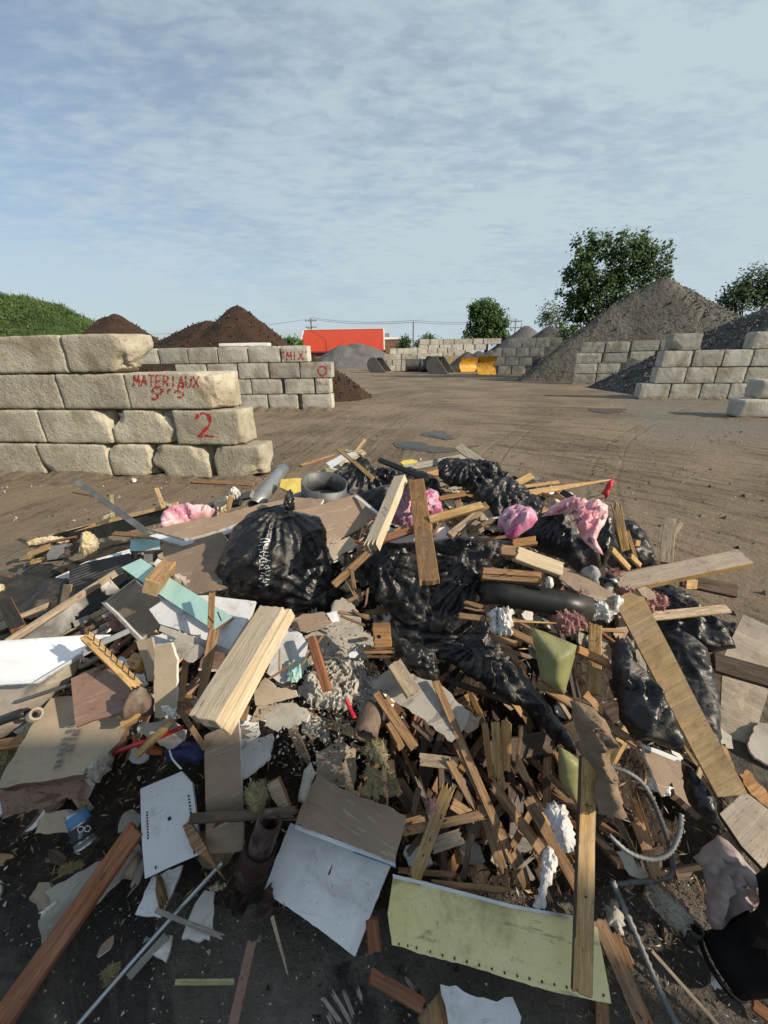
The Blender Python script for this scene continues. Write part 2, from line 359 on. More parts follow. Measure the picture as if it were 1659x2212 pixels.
def plank(name,label,cat,mat,a,b,wpx,th=.025,group=None,n=None,broken=(.007,.007),coat=None,taper=1.,parent=None,side=None):
    A,B=pnt(a),pnt(b); ta,tb_=fwd(A),fwd(B); pd=math.hypot(a[0]-b[0],a[1]-b[1])/F*min(ta,tb_)*1.1+.04
    if abs(ta-tb_)>pd:
        if ta<tb_: B=D(b[0],b[1],ta+pd)
        else: A=D(a[0],a[1],tb_+pd)
    c=(A+B)/2; x=B-A; Ln=x.length; t=fwd(c); wd=wpx*t/F
    tocam=(CO-c).normalized(); nn=Vector(n) if n else tocam+Vector((0,0,.5))
    Mt=framex(c,x,nn); h=Ln/2; w0,w1=wd/2,wd/2*taper; poly=[]
    def end(xx,wl,br,sg):
        if not br: return [Vector((xx,-wl*sg)),Vector((xx,wl*sg))]
        k=7; o=[]
        for i in range(k): o.append(Vector((xx+sg*random.uniform(-br,br*.35)*(1 if i%2 else .4),(-wl+2*wl*i/(k-1))*sg)))
        return o
    poly=end(h,w1,broken[1],1)+end(-h,w0,broken[0],-1)
    pp=[]
    for i in range(len(poly)):
        pp+=jagline(poly[i],poly[(i+1)%len(poly)],.11,.0012)
    v,f=extrude(pp,th); 
    o=mesh_obj(name,v,f,[mat]+([side] if side else []),Mt,parent,mi=([0,0]+[1]*(len(f)-2)) if side else None)
    m=o.modifiers.new('b','BEVEL'); m.width=min(.0025,th*.15); m.segments=1; m.limit_method='ANGLE'; m.angle_limit=1.0
    if label: tag(o,label,cat,group)
    if group and wd>.03 and Ln>.25 and random.random()<.45 and str(mat).startswith('w_'):
        for _ in range(random.randint(1,3)):
            A_=Acc(); x_,y_=random.uniform(-h*.85,h*.85),random.uniform(-w0*.6,w0*.6)*min(1,taper); l_=random.uniform(.015,.035); q_=Vector((random.uniform(-.4,.4),random.uniform(-.4,.4),1)).normalized()*l_
            A_.tube([(x_,y_,th/2-.003),(x_+q_.x*.6,y_+q_.y*.6,th/2+q_.z*.6),(x_+q_.x*1.3,y_+q_.y,th/2+q_.z)],.0016,5); A_.tube([(x_+q_.x*1.3,y_+q_.y,th/2+q_.z),(x_+q_.x*1.33,y_+q_.y*1.02,th/2+q_.z+.001)],.0034,6); A_.ob('nail',['rust'],Mt,o)
    if coat:
        v,f=extrude([Vector((-h*.995,-w0*.94)),Vector((h*.995,-w1*.94)),Vector((h*.995,w1*.94)),Vector((-h*.995,w0*.94))],.004)
        mesh_obj('tar_coating',v,f,[coat],Mt@Matrix.Translation((0,0,th/2+.001)),o)
    return o
def topoly(poly,l,n,c=None,xd=None):
    us=[p[0] for p in poly]; vs__=[p[1] for p in poly]
    cu,cv=(c if c else (sum(us)/len(us),sum(vs__)/len(vs__)))
    O=S(cu,cv,l); nn=Vector(n) if n else (CO-O).normalized()+Vector((0,0,.6)); nn.normalize()
    pts=[]
    for u,v in poly:
        r=ray(u,v); k=(O-CO).dot(nn)/r.dot(nn); k=min(max(k,.6*fwd(O)),1.6*fwd(O)) if k>0 else fwd(O)
        pts.append(CO+r*k)
    O=sum(pts,Vector())/len(pts)
    Mt=frame(O,xd if xd else pts[1]-pts[0],nn); inv=Mt.inverted()
    return ccw([Vector((inv@p)[:2]) for p in pts]),Mt
def plate(name,label,cat,mat,poly,l=.1,n=None,th=.013,jag=0.,side='gypsum',group=None,parent=None,bend=None,warp=.006,xd=None,sp=None,jstep=.018):
    p2,Mt=topoly(poly,l,n,xd=xd); pp=[]
    for i in range(len(p2)): pp+=jagline(p2[i],p2[(i+1)%len(p2)],jstep if jag else .04,jag)
    v2,tris,d=tri(pp,sp or .035); v2=np.array(v2); z=warp*fbm(np.c_[v2*1.0,np.full(len(v2),Mt[0][3]*3)],6,3,3)*2
    if bend: z=z+bend(v2[:,0],v2[:,1])
    o=shell(name,v2,tris,len(pp),z+th/2,z-th/2,[mat,side],Mt,parent)
    if label: tag(o,label,cat,group)
    return o
def tri(pp,sp):
    P2=np.array([tuple(p) for p in pp]); mn,mx_=P2.min(0),P2.max(0); n=len(pp)
    gx=np.arange(mn[0]+sp/2,mx_[0],sp); gy=np.arange(mn[1]+sp/2,mx_[1],sp)
    if len(gx)*len(gy)>9000:
        q=math.sqrt(len(gx)*len(gy)/9000); sp*=q; gx=np.arange(mn[0]+sp/2,mx_[0],sp); gy=np.arange(mn[1]+sp/2,mx_[1],sp)
    G=np.array([(x,y) for x in gx for y in gy]).reshape(-1,2); G=G+RS.uniform(-.25,.25,G.shape)*sp
    if len(G):
        ins=inside(G,P2); dd=bdist(G,P2); G=G[ins&(dd>sp*.4)]
    allp=[Vector(p) for p in P2]+[Vector(p) for p in G]
    r=delaunay_2d_cdt(allp,[(i,(i+1)%n) for i in range(n)],[list(range(n))],1,1e-6)
    v=[tuple(q) for q in r[0]]; fs_=[tuple(f) for f in r[2]]
    v=np.array(v); return v,fs_,bdist(v,P2)
def inside(G,P2):
    x,y=G[:,0],G[:,1]; r=np.zeros(len(G),bool); n=len(P2)
    for i in range(n):
        x1,y1=P2[i]; x2,y2=P2[(i+1)%n]
        if y1==y2: continue
        r^=((y1>y)!=(y2>y))&(x<(x2-x1)*(y-y1)/(y2-y1)+x1)
    return r
def bdist(G,P2):
    d=np.full(len(G),1e9); n=len(P2)
    for i in range(n):
        a=P2[i]; b=P2[(i+1)%n]-a; L=max((b*b).sum(),1e-12); t=np.clip(((G-a)@b)/L,0,1); q=a+t[:,None]*b; d=np.minimum(d,np.hypot(*(G-q).T))
    return d
def shell(name,v2,tris,nb_,zt,zb,mats,Mt,parent=None,smooth=False,welded=False):
    # top and bottom sheets joined along the mesh boundary
    n=len(v2); v=[(v2[i][0],v2[i][1],zt[i]) for i in range(n)]+[(v2[i][0],v2[i][1],zb[i]) for i in range(n)]
    ed={}
    for f in tris:
        for a,b in zip(f,f[1:]+f[:1]): ed[(a,b)]=ed.get((a,b),0)+1
    be=[e for e in ed if (e[1],e[0]) not in ed]
    up=1
    f0=tris[0]; a,b,c=[Vector(v2[i]) for i in f0[:3]]
    if (b-a).cross(c-a)<0: up=0
    fs_=[]; mi=[]
    for f in tris: fs_.append(f if up else f[::-1]); mi.append(0)
    for f in tris: g=tuple(i+n for i in f); fs_.append(g[::-1] if up else g); mi.append(0)
    for a,b in be: fs_.append((b,a,a+n,b+n) if up else (a,b,b+n,a+n)); mi.append(len(mats)-1)
    o=mesh_obj(name,v,fs_,mats,Mt,parent,smooth,mi)
    return o
def puff(name,label,cat,mat,poly,l=.12,n=None,T=.15,back=.5,jag=.004,sp=.014,fold=.02,knots=(),ff=7,R=None,group=None,parent=None,ridgeamp=None,spike=0,seed=None,jstep=.02,film_=False,dr=(1,1)):
    """a bag, lump or crumpled sheet: an outline with a real bulged front and back"""
    p2,Mt=topoly(poly,l,n); pp=[]; rough_=ff>=12 and not film_
    if rough_: sp=min(sp,.008); jstep=.009; jag=max(jag,.006)
    seed=seed if seed is not None else random.randint(0,999)
    for i in range(len(p2)): pp+=jagline(p2[i],p2[(i+1)%len(p2)],jstep,jag)
    v2,tris,d=tri(pp,sp); R_=R or max(d.max(),.02); q=np.clip(d/R_,0,1); base=np.sqrt(np.clip(1-(1-q)**2,0,1))
    sz=float(np.max(v2.max(0)-v2.min(0)))
    if not rough_: ff=ff*float(np.clip(.42/max(sz,.05),.9,2.6))
    if str(mat) in ('film_black','film_black2','film_pink','film_pink2','film_mauve','cloth_brown','mauve_sheet') and dr==(1,1):
        q_=random.uniform(-.5,.5); an=np.array([[math.cos(q_),math.sin(q_)*.0+math.sin(q_)],[-math.sin(q_),math.cos(q_)]]); vr=v2@an.T; vr=vr*np.array([.42,1.5])
    else: vr=v2*np.array(dr)
    P3=np.c_[vr[:,0],vr[:,1],np.full(len(v2),seed*.37)]
    wx=fbm(P3,4,2,seed)*.35; P3w=P3.copy(); P3w[:,0]+=wx; P3w[:,1]+=fbm(P3,4,2,seed+9)*.35
    z=fold*(ridge(P3w,ff,3,seed)*.8+fbm(P3w,ff*.5,2,seed+5)*1.0)
    if not rough_ and fold>.012 and sp<.02: z=z+fold*.85*np.clip(ridge(P3w,ff*2.6,1,seed+11),0,1)**3+fold*.12*ridge(P3w,ff*2.8,2,seed+13)+fold*.12*ridge(P3,ff*6,2,seed+12)
    if rough_: z=z+fold*.9*ridge(P3w,ff*3.2,2,seed+7)+fold*.35*fbm(P3,ff*9,2,seed+8)
    inv=Mt.inverted()
    for (ku,kv,kn,ka) in knots:
        K=topt(ku,kv,Mt); dx=v2[:,0]-K[0]; dy=v2[:,1]-K[1]; rr=np.hypot(dx,dy)+1e-4; ph=np.arctan2(dy,dx)
        z=z+ka*(1-np.abs(np.sin(ph*kn+3*fbm(P3,3,2,seed+3)))*1.6)*np.clip(rr/.12,0,1)*np.exp(-rr/.35)
    e=np.clip(d/(.02),0,1)
    zt=T*base+z*e; zb=-T*back*base+z*e*.3-.0015
    if film_: zt=T*base+z*(.25+.75*e); zb=zt-.003
    zb=np.minimum(zb,zt-.0015)
    o=shell(name,v2,tris,len(pp),zt,zb,[mat],Mt,parent,smooth=not rough_)
    if label: tag(o,label,cat,group)
    if isinstance(mat,str) and mat.startswith('fibre'):
        A=Acc(); rr=random.Random(seed); V_=[v.co.copy() for v in o.data.vertices[:len(v2)]]
        for _ in range(420):
            p=rr.choice(V_); d_=Vector((rr.gauss(0,1),rr.gauss(0,1),rr.uniform(0,1.2))).normalized()*rr.uniform(.008,.024); s_=Vector((-d_.y,d_.x,0)).normalized()*rr.uniform(.0006,.002)
            m_=p+d_*.6+Vector((rr.uniform(-1,1),rr.uniform(-1,1),rr.uniform(-1,1)))*.004; A.add([p-s_,p+s_,m_+s_*.7,m_-s_*.7,p+d_],[(0,1,2,3),(3,2,4)])
        A.ob('fibres',[mat],Mt,o if parent is None else parent)
    return o
def topt(u,v,Mt):
    n=Vector((Mt[0][2],Mt[1][2],Mt[2][2])); O=Mt.translation; r=ray(u,v); k=(O-CO).dot(n)/r.dot(n); return (Mt.inverted()@(CO+r*k))[:2]
def smoothline(pts,k=6):
    pts=[Vector(p) for p in pts]; o=[]
    for i in range(len(pts)-1):
        p0,p1,p2,p3=pts[max(i-1,0)],pts[i],pts[i+1],pts[min(i+2,len(pts)-1)]
        for j in range(k):
            t=j/k; o.append(.5*((2*p1)+(p2-p0)*t+(2*p0-5*p1+4*p2-p3)*t*t+(3*p1-p0-3*p2+p3)*t**3))
    o.append(pts[-1]); return o
def pipe(name,label,cat,mat,a,b,rpx,wall=.006,hollow=True,parent=None,group=None,n=28,rough=0.,r1=None):
    A,B=pnt(a),pnt(b); c=(A+B)/2; r=rpx*fwd(c)/F; rb=(r1*fwd(c)/F) if r1 else r; Mt=framex(c,B-A,Vector((0,0,1)) if abs((B-A).normalized().z)<.95 else Vector((0,1,0))); L=(B-A).length
    v=[];f=[]; prof=[(-L/2,r),(-L/4,None),(0,None),(L/4,None),(L/2,rb)]
    prof=[(x,(q if q else r+(rb-r)*(x+L/2)/L)) for x,q in prof]
    ring=prof+([(x,q-wall) for x,q in prof[::-1]] if hollow else [])
    for x,q in ring:
        for k in range(n):
            a_=2*math.pi*k/n; e=random.uniform(-rough,rough) if abs(abs(x)-L/2)<1e-6 else 0
            v.append((x+e,q*math.cos(a_),q*math.sin(a_)))
    m=len(ring)
    for i in range(m if hollow else m-1):
        for k in range(n): f.append((i*n+k,((i+1)%m)*n+k,((i+1)%m)*n+(k+1)%n,i*n+(k+1)%n))
    if not hollow: f.append(tuple(range(n))); f.append(tuple((m-1)*n+k for k in range(n-1,-1,-1)))
    o=mesh_obj(name,v,f,mat,Mt,parent)
    for p in o.data.polygons: p.use_smooth=len(p.vertices)==4 
    me=o.data; 
    if label: tag(o,label,cat,group)
    return o
def conduit(name,label,pts,rpx,mat='galv_dark',pitch=.013,group=None,k=10):
    W_=[pnt(p) for p in pts]; ln=smoothline(W_,k); 
    # resample evenly
    o=[ln[0]]; 
    for a,b in zip(ln,ln[1:]):
        m=max(1,int((b-a).length/(pitch/2))); 
        for j in range(1,m+1): o.append(a.lerp(b,j/m))
    r=rpx*fwd(W_[len(W_)//2])/F; rad=[r*(1.05 if i%2 else .72) for i in range(len(o))]
    c=W_[0]; A=Acc(); A.tube([p-c for p in o],rad,10); ob=A.ob(name,[mat],Matrix.Translation(c),None,True); return tag(ob,label,'conduit',group)
def wire(name,label,pts,r,mat='ink',cat='wire',group=None,parent=None,k=8,n=6):
    W_=[p if isinstance(p,Vector) else pnt(p) for p in pts]; c=W_[0]; A=Acc(); A.tube([p-c for p in smoothline(W_,k)],r,n)
    ob=A.ob(name,[mat],Matrix.Translation(c),parent,True)
    if label: tag(ob,label,cat,group)
    return ob
def printed(target,text,u,v,size,mat,parent,upx=(0,-1),name='lettering'):
    """small lettering laid on the surface of a thing: baseline start at pixel (u,v), direction upx = baseline in pixels"""
    cu=bpy.data.curves.new('t','FONT'); cu.body=text; cu.size=1; tmp=bpy.data.objects.new('t',cu); C.objects.link(tmp)
    dg=bpy.context.evaluated_depsgraph_get(); me=tmp.evaluated_get(dg).to_mesh()
    vv=[tuple(q.co) for q in me.vertices]; ff_=[tuple(p.vertices) for p in me.polygons]; tmp.evaluated_get(dg).to_mesh_clear(); bpy.data.objects.remove(tmp)
    return project(target,vv,ff_,u,v,size,upx,mat,parent,name)
def project(target,vv,ff_,u,v,size,upx,mat,parent,name='lettering',off=.003):
    me=target.data; Mt=MW[target]; bv=BVHTree.FromPolygons([Mt@q.co for q in me.vertices],[tuple(p.vertices) for p in me.polygons])
    bx,by=upx; L=math.hypot(bx,by); bx/=L; by/=L; ux,uy=by,-bx
    out_=[];last=None
    for x,y,*_ in vv:
        pu=u+(x*bx+y*ux)*size; pv=v+(x*by+y*uy)*size; r=ray(pu,pv).normalized(); h=bv.ray_cast(CO,r)
        if h[0] is None: out_.append(None); continue
        out_.append(h[0]+h[1]*(off if h[1].dot(r)<0 else -off)); last=out_[-1]
    if last is None: return None
    keep=[i for i,p in enumerate(out_) if p is not None]; mp={k:i for i,k in enumerate(keep)}
    fs_=[tuple(mp[i] for i in f) for f in ff_ if all(i in mp for i in f)]
    if not fs_: return None
    c=out_[keep[0]]; return mesh_obj(name,[out_[i]-c for i in keep],fs_,[mat],Matrix.Translation(c),parent)
LET={'M':[[(0,0),(.1,1),(.5,.35),(.9,1),(1,0)]],'A':[[(0,0),(.5,1),(1,0)],[(.2,.4),(.8,.4)]],'T':[[(0,1),(1,1)],[(.5,1),(.5,0)]],'E':[[(.9,1),(.05,1),(.05,0),(.95,0)],[(.05,.52),(.75,.52)]],
 'R':[[(.05,0),(.05,1),(.7,.97),(.85,.75),(.65,.52),(.08,.5)],[(.4,.5),(.95,0)]],'I':[[(.5,1),(.5,0)]],'U':[[(0,1),(.05,.25),(.35,0),(.7,.03),(.95,.3),(1,1)]],'X':[[(0,1),(1,0)],[(1,1),(0,0)]],
 'S':[[(.95,.88),(.6,1),(.2,.95),(.1,.72),(.4,.55),(.8,.4),(.85,.15),(.5,0),(.05,.08)]],'2':[[(.0,.78),(.15,.95),(.45,1.03),(.75,.92),(.85,.7),(.75,.45),(.4,.2),(.12,.03),(.5,.05),(1.05,.0)]],
 'O':[[(.5,1),(.2,.9),(.05,.6),(.08,.3),(.3,.03),(.6,0),(.85,.15),(1,.45),(.92,.8),(.7,.97),(.45,1)]],'"':[[(.3,1.05),(.35,.8)],[(.6,1.05),(.65,.8)]],'-':[[(.2,.8),(.8,.85)]],'~':[[(.1,.6),(.4,.8),(.8,.75)]],
 'B':[[(0,0),(0,1),(.7,.9),(.6,.55),(0,.5)],[(.6,.5),(.85,.25),(.6,0),(0,0)]],'N':[[(0,0),(0,1),(1,0),(1,1)]],'C':[[(.95,.85),(.5,1),(.1,.7),(.1,.3),(.5,0),(.95,.15)]],'Y':[[(0,1),(.5,.5),(1,1)],[(.5,.5),(.5,0)]],'L':[[(0,1),(0,0),(.9,0)]],'e':[[(.7,.9),(.1,.9),(.1,.45)],[(.1,.7),(.6,.7)]],'c':[[(.2,.85),(.8,.9)],[(.2,.9),(.15,.5)]]}
def painted(target,text,u,v,w,h,gap,mat,parent,br=.1,slope=0.,name='lettering'):
    """spray-painted letters: strokes of a brush, laid on the face"""
    vv=[];ff_=[]
    for i,ch in enumerate(text):
        if ch==' ': continue
        for st in LET[ch]:
            pts=[(i*(w+gap)+x*w*(1 if ch not in 'I"' else .8)+0, y*h) for x,y in st]; d=[]
            for a,b in zip(pts,pts[1:]):
                m=max(1,int(math.hypot(b[0]-a[0],b[1]-a[1])/(h*.06)))
                d+=[(a[0]+(b[0]-a[0])*j/m,a[1]+(b[1]-a[1])*j/m) for j in range(m)]
            d.append(pts[-1]); k=len(vv)
            for j,(x,y) in enumerate(d):
                a=d[max(j-1,0)]; b=d[min(j+1,len(d)-1)]; tx,ty=b[0]-a[0],b[1]-a[1]; L=math.hypot(tx,ty) or 1
                q=br*h*(.5+.22*math.sin(j*.7+i)+random.uniform(-.12,.12)); nx,ny=-ty/L*q,tx/L*q
                vv+= [(x+nx,y+ny+slope*x),(x-nx,y-ny+slope*x)]
            for j in range(len(d)-1): 
                if random.random()<.93: ff_.append((k+2*j,k+2*j+1,k+2*j+3,k+2*j+2))
    return project(target,vv,ff_,u,v,1,(1,0),mat,parent,name,.006)

# ================================================================== THE SETTING
def pix(p):
    q=Vector(p)-CO; f=q.dot(FW); return 829.5+F*q.dot(camR)/f, 1106-F*q.dot(camU)/f
# ground sheet
def ground():
    xs=np.r_[-900,-300,-120,-60,-30,-16,np.arange(-9,12,.11),14,18,24,32,45,70,120,300,900]
    ys=np.r_[-900,-200,-60,-20,-8,-3,-1,np.arange(-.5,10,.09),np.arange(10,24,.35),26,30,36,44,55,70,100,160,300,900]
    X,Y=np.meshgrid(xs,ys); Pn=np.c_[X.ravel(),Y.ravel(),np.zeros(X.size)]
    amp=np.where(np.abs(Pn[:,0])<40,1,0)*np.clip(1.2-np.abs(Pn[:,1]-6)/40,0,1)
    z=(fbm(Pn,.5,3,2)*.010+ridge(Pn,3.1,3,5)*.005)*amp-.012
    nx=len(xs); fs_=[(j*nx+i,j*nx+i+1,(j+1)*nx+i+1,(j+1)*nx+i) for j in range(len(ys)-1) for i in range(nx-1)]
    m,t,b=newmat('ground'); nb=NB(t); co=nb.coord('World')
    s=nb.n('ShaderNodeSeparateXYZ'); nb.l(co,s.inputs[0]); x,y=s.outputs[0],s.outputs[1]
    a=nb.noise(co,.35,6,.6,.4); c2=nb.noise(co,3.5,8,.72); c3=nb.noise(co,38,6,.7)
    col=nb.mix(nb.rng(a,.35,.65),(.275,.212,.145),(.205,.155,.105))
    # wheel wear: streaks that bend round the yard and streaks that run down it
    r=nb.m('SQRT',nb.m('ADD',nb.m('POWER',nb.m('ADD',x,3.5),2),nb.m('POWER',nb.m('ADD',y,1.5),2)))
    cb=nb.n('ShaderNodeCombineXYZ'); nb.l(nb.m('MULTIPLY',r,5.0),cb.inputs[0]); nb.l(nb.m('MULTIPLY',nb.m('ARCTAN2',y,x),6),cb.inputs[1])
    st1=nb.noise(cb.outputs[0],1.,6,.65,.4)
    cb2=nb.n('ShaderNodeCombineXYZ'); xx=nb.m('SUBTRACT',x,nb.m('MULTIPLY',nb.m('POWER',y,2),.012)); nb.l(nb.m('MULTIPLY',xx,4.5),cb2.inputs[0]); nb.l(nb.m('MULTIPLY',y,.45),cb2.inputs[1])
    st2=nb.m('ADD',nb.m('MULTIPLY',nb.noise(cb2.outputs[0],1.,6,.65,1.2),.6),nb.m('MULTIPLY',nb.noise(co,1.6,7,.7,.5),.4))
    wside=nb.rng(x,.5,3.); st=nb.m('ADD',nb.m('MULTIPLY',st1,wside),nb.m('MULTIPLY',st2,nb.m('SUBTRACT',1,wside)))
    col=nb.mix(nb.rng(nb.m('MULTIPLY',st,nb.m('ADD',.7,nb.m('MULTIPLY',a,.6))),.48,.64,0,.62),col,(.075,.052,.038)); col=nb.mix(nb.rng(st,.46,.28,0,.6),col,(.33,.26,.185))
    # compacted grey surface near the right-hand bins and near the pile
    g2=nb.rng(nb.m('ADD',nb.m('SUBTRACT',x,nb.m('MULTIPLY',y,.52)),nb.m('MULTIPLY',a,2.2)),1.6,3.2)
    g2=nb.m('MULTIPLY',g2,nb.rng(y,7.5,10)); col=nb.mix(nb.m('MULTIPLY',g2,.75),col,(.20,.185,.155))
    ed=nb.m('ADD',nb.m('ADD',y,nb.m('MULTIPLY',x,.25)),nb.m('MULTIPLY',c2,1.0)); near=nb.rng(ed,4.2,1.5); col=nb.mix(near,col,nb.mix(nb.rng(c2,.4,.6),(.22,.195,.165),(.135,.12,.102)))
    wet=nb.rng(nb.noise(co,1.1,6,.65,.8),.50,.56,0,.85); wet=nb.m('MULTIPLY',wet,near); col=nb.mix(wet,col,(.036,.033,.029))
    damp=nb.rng(nb.noise(co,.22,4,.6,.6),.56,.70,0,.35); col=nb.mix(damp,col,(.06,.042,.03))
    # lug marks of a tyre
    tx=nb.m('SUBTRACT',xx,-.62); inn=nb.rng(nb.m('ABSOLUTE',tx),.30,.24); wv=nb.m('SINE',nb.m('ADD',nb.m('MULTIPLY',y,42),nb.m('MULTIPLY',nb.m('ABSOLUTE',tx),30)))
    lug=nb.m('MULTIPLY',nb.m('MULTIPLY',inn,wv),nb.m('MULTIPLY',nb.rng(y,4.3,5),nb.rng(y,13,10)))
    col=nb.mix(nb.m('MULTIPLY',nb.rng(lug,0,1),.35),col,(.08,.055,.04))
    for (x0_,c_,w2_,fr_,ph_) in ((-1.25,.012,.22,38,1.),(.55,.030,.24,40,2.),(2.1,.045,.24,36,.5),(-2.4,.006,.2,44,3.)):
        xq=nb.m('SUBTRACT',nb.m('SUBTRACT',x,nb.m('MULTIPLY',nb.m('POWER',y,2),c_)),x0_); xq=nb.m('ADD',xq,nb.m('MULTIPLY',nb.noise(co,.5,2),.25))
        in2=nb.rng(nb.m('ABSOLUTE',xq),w2_,w2_*.8); w3=nb.m('SINE',nb.m('ADD',nb.m('MULTIPLY',y,fr_),nb.m('MULTIPLY',nb.m('ABSOLUTE',xq),26))); msk=nb.rng(nb.noise(co,.9,4,.6),.45,.6)
        l2=nb.m('MULTIPLY',nb.m('MULTIPLY',in2,w3),nb.m('MULTIPLY',msk,nb.rng(y,20,14))); lug=nb.m('ADD',lug,l2)
        col=nb.mix(nb.m('MULTIPLY',nb.rng(l2,0,1),.3),col,(.09,.065,.045)); edg=nb.rng(nb.m('ABSOLUTE',nb.m('SUBTRACT',nb.m('ABSOLUTE',xq),w2_)),.07,.0); col=nb.mix(nb.m('MULTIPLY',edg,nb.m('MULTIPLY',msk,.35)),col,(.10,.072,.05)); lug=nb.m('SUBTRACT',lug,nb.m('MULTIPLY',edg,.5))
    gr=nb.rng(c3,.52,.72,0,.55); col=nb.mix(gr,col,(.06,.045,.035)); gr2=nb.rng(nb.noise(co,75,3,.7),.66,.75,0,.6); col=nb.mix(gr2,col,(.38,.34,.29))
    col=nb.mix(nb.rng(c2,.5,.78,0,.4),col,(.31,.245,.17))
    nb.l(col,b.inputs['Base Color']); nb.l(nb.m('SUBTRACT',.95,nb.m('MULTIPLY',wet,.45)),b.inputs['Roughness']); b.inputs['Specular IOR Level'].default_value=.3
    hh=nb.m('ADD',nb.m('ADD',nb.m('MULTIPLY',c2,1.),nb.m('MULTIPLY',c3,.35)),nb.m('ADD',nb.m('MULTIPLY',st,.6),nb.m('MULTIPLY',lug,.3)))
    nb.bump(hh,1.,.09,b)
    o=mesh_obj('ground',Pn+np.c_[np.zeros((len(Pn),2)),z],fs_,m,smooth=True); tag(o,kind='structure')
ground()
def sheet_on_ground(name,poly,mat,z,jag=.03):
    pp=[P(u,v,z) for u,v in poly]; c=sum(pp,Vector())/len(pp); q=ccw([Vector((p.x-c.x,p.y-c.y)) for p in pp]); o=[]
    for i in range(len(q)): o+=jagline(q[i],q[(i+1)%len(q)],.09,jag)
    v,f=extrude(o,.004); tag(mesh_obj(name,v,f,mat,Matrix.Translation(c)),kind='structure')
m,t,b=newmat('water'); b.inputs['Base Color'].default_value=(.02,.017,.014,1); b.inputs['Roughness'].default_value=.22; b.inputs['Specular IOR Level'].default_value=.12; M['water']=m
stone('mud',(.075,.056,.04),(.10,.075,.054),None,8,ro=.5,bst=.6,spec=.4,obj='World')
def zp(l,ox,oy): return [(ox+a/3,oy+b_/3) for a,b_ in l]
sheet_on_ground('mud',zp([(880,1062),(960,1050),(1060,1052),(1110,1078),(1280,1092),(1460,1072),(1440,1082),(1270,1112),(1180,1122),(1090,1112),(990,1102),(900,1080)],553,603.5),'mud',.003,.07)
sheet_on_ground('puddle',zp([(915,1066),(960,1058),(1050,1062),(1100,1088),(1130,1094),(1090,1102),(1010,1096),(960,1086)],553,603.5),'water',.0075)
sheet_on_ground('mud',zp([(1060,1005),(1120,985),(1210,980),(1300,1030),(1230,1040),(1110,1016)],553,603.5),'mud',.003,.07)
sheet_on_ground('puddle',zp([(1120,992),(1190,988),(1225,1006),(1262,1024),(1225,1030),(1130,1008)],553,603.5),'water',.0075)
sheet_on_ground('mud',zp([(490,1252),(600,1248),(745,1252),(700,1275),(600,1279),(530,1268)],1106,466.3),'mud',.003,.1)

# ------------------------------------------------------------------ concrete blocks
def block_mesh(L,Dp,Hh,res,rough,rnd,er,seed):
    n=[max(2,int(round(q/res))) for q in (L,Dp,Hh)]; hs=np.array([L,Dp,Hh])/2; key={};V=[];Fc=[]
    def vid(i,j,k):
        t_=(i,j,k)
        if t_ not in key: key[t_]=len(V); V.append([(2*i/n[0]-1)*hs[0],(2*j/n[1]-1)*hs[1],(2*k/n[2]-1)*hs[2]])
        return key[t_]
    for a,(b_,c_) in ((0,(1,2)),(1,(2,0)),(2,(0,1))):
        for side in (0,n[a]):
            for i in range(n[b_]):
                for j in range(n[c_]):
                    q=[]
                    for di,dj in ((0,0),(1,0),(1,1),(0,1)):
                        t_=[0,0,0]; t_[a]=side; t_[b_]=i+di; t_[c_]=j+dj; q.append(vid(*t_))
                    Fc.append(q if side else q[::-1])
    V=np.array(V); inn=np.clip(V,-(hs-rnd),hs-rnd); d=V-inn; ln=np.linalg.norm(d,axis=1)+1e-9; V=inn+d/ln[:,None]*rnd
    nrm=d/ln[:,None]; Q=V+seed*3.3
    edge=np.clip(1-np.min(np.sort(hs-np.abs(V),axis=1)[:,1:2],axis=1)/.07,0,1)
    V=V+nrm*(rough*(fbm(Q,2.6,4,seed)+.6*fbm(Q,11,3,seed+1)-.2)-edge*rough*1.6*np.clip(ridge(Q,5,3,seed+6),0,1))[:,None]
    for (x,y,z,r,dep) in er:
        c=np.array([x,y,z])*hs; dd=np.linalg.norm((V-c)*[1,1,1],axis=1); k=np.clip(1-dd/r,0,1)**.8; k=k*(.75+.5*fbm(Q,7,3,seed+4))
        V=V+(-V*[1,1,1]/np.linalg.norm(hs))*k[:,None]*dep*1.6
    return V,Fc
def solve(A,ex,z,u):
    lo,hi=-60.,60.
    # keep in front of the camera
    while fwd(A+ex*lo+Vector((0,0,z)))<.3: lo*=.8
    while fwd(A+ex*hi+Vector((0,0,z)))<.3: hi*=.8
    inc=pix(A+ex*hi+Vector((0,0,z)))[0]>pix(A+ex*lo+Vector((0,0,z)))[0]
    for _ in range(50):
        m_=(lo+hi)/2
        if (pix(A+ex*m_+Vector((0,0,z)))[0]<u)==inc: lo=m_
        else: hi=m_
    return (lo+hi)/2
ORD=['first','second','third','fourth','fifth','sixth','seventh','eighth','ninth']
COURSE=['bottom','second','third','fourth','fifth']
BL={}
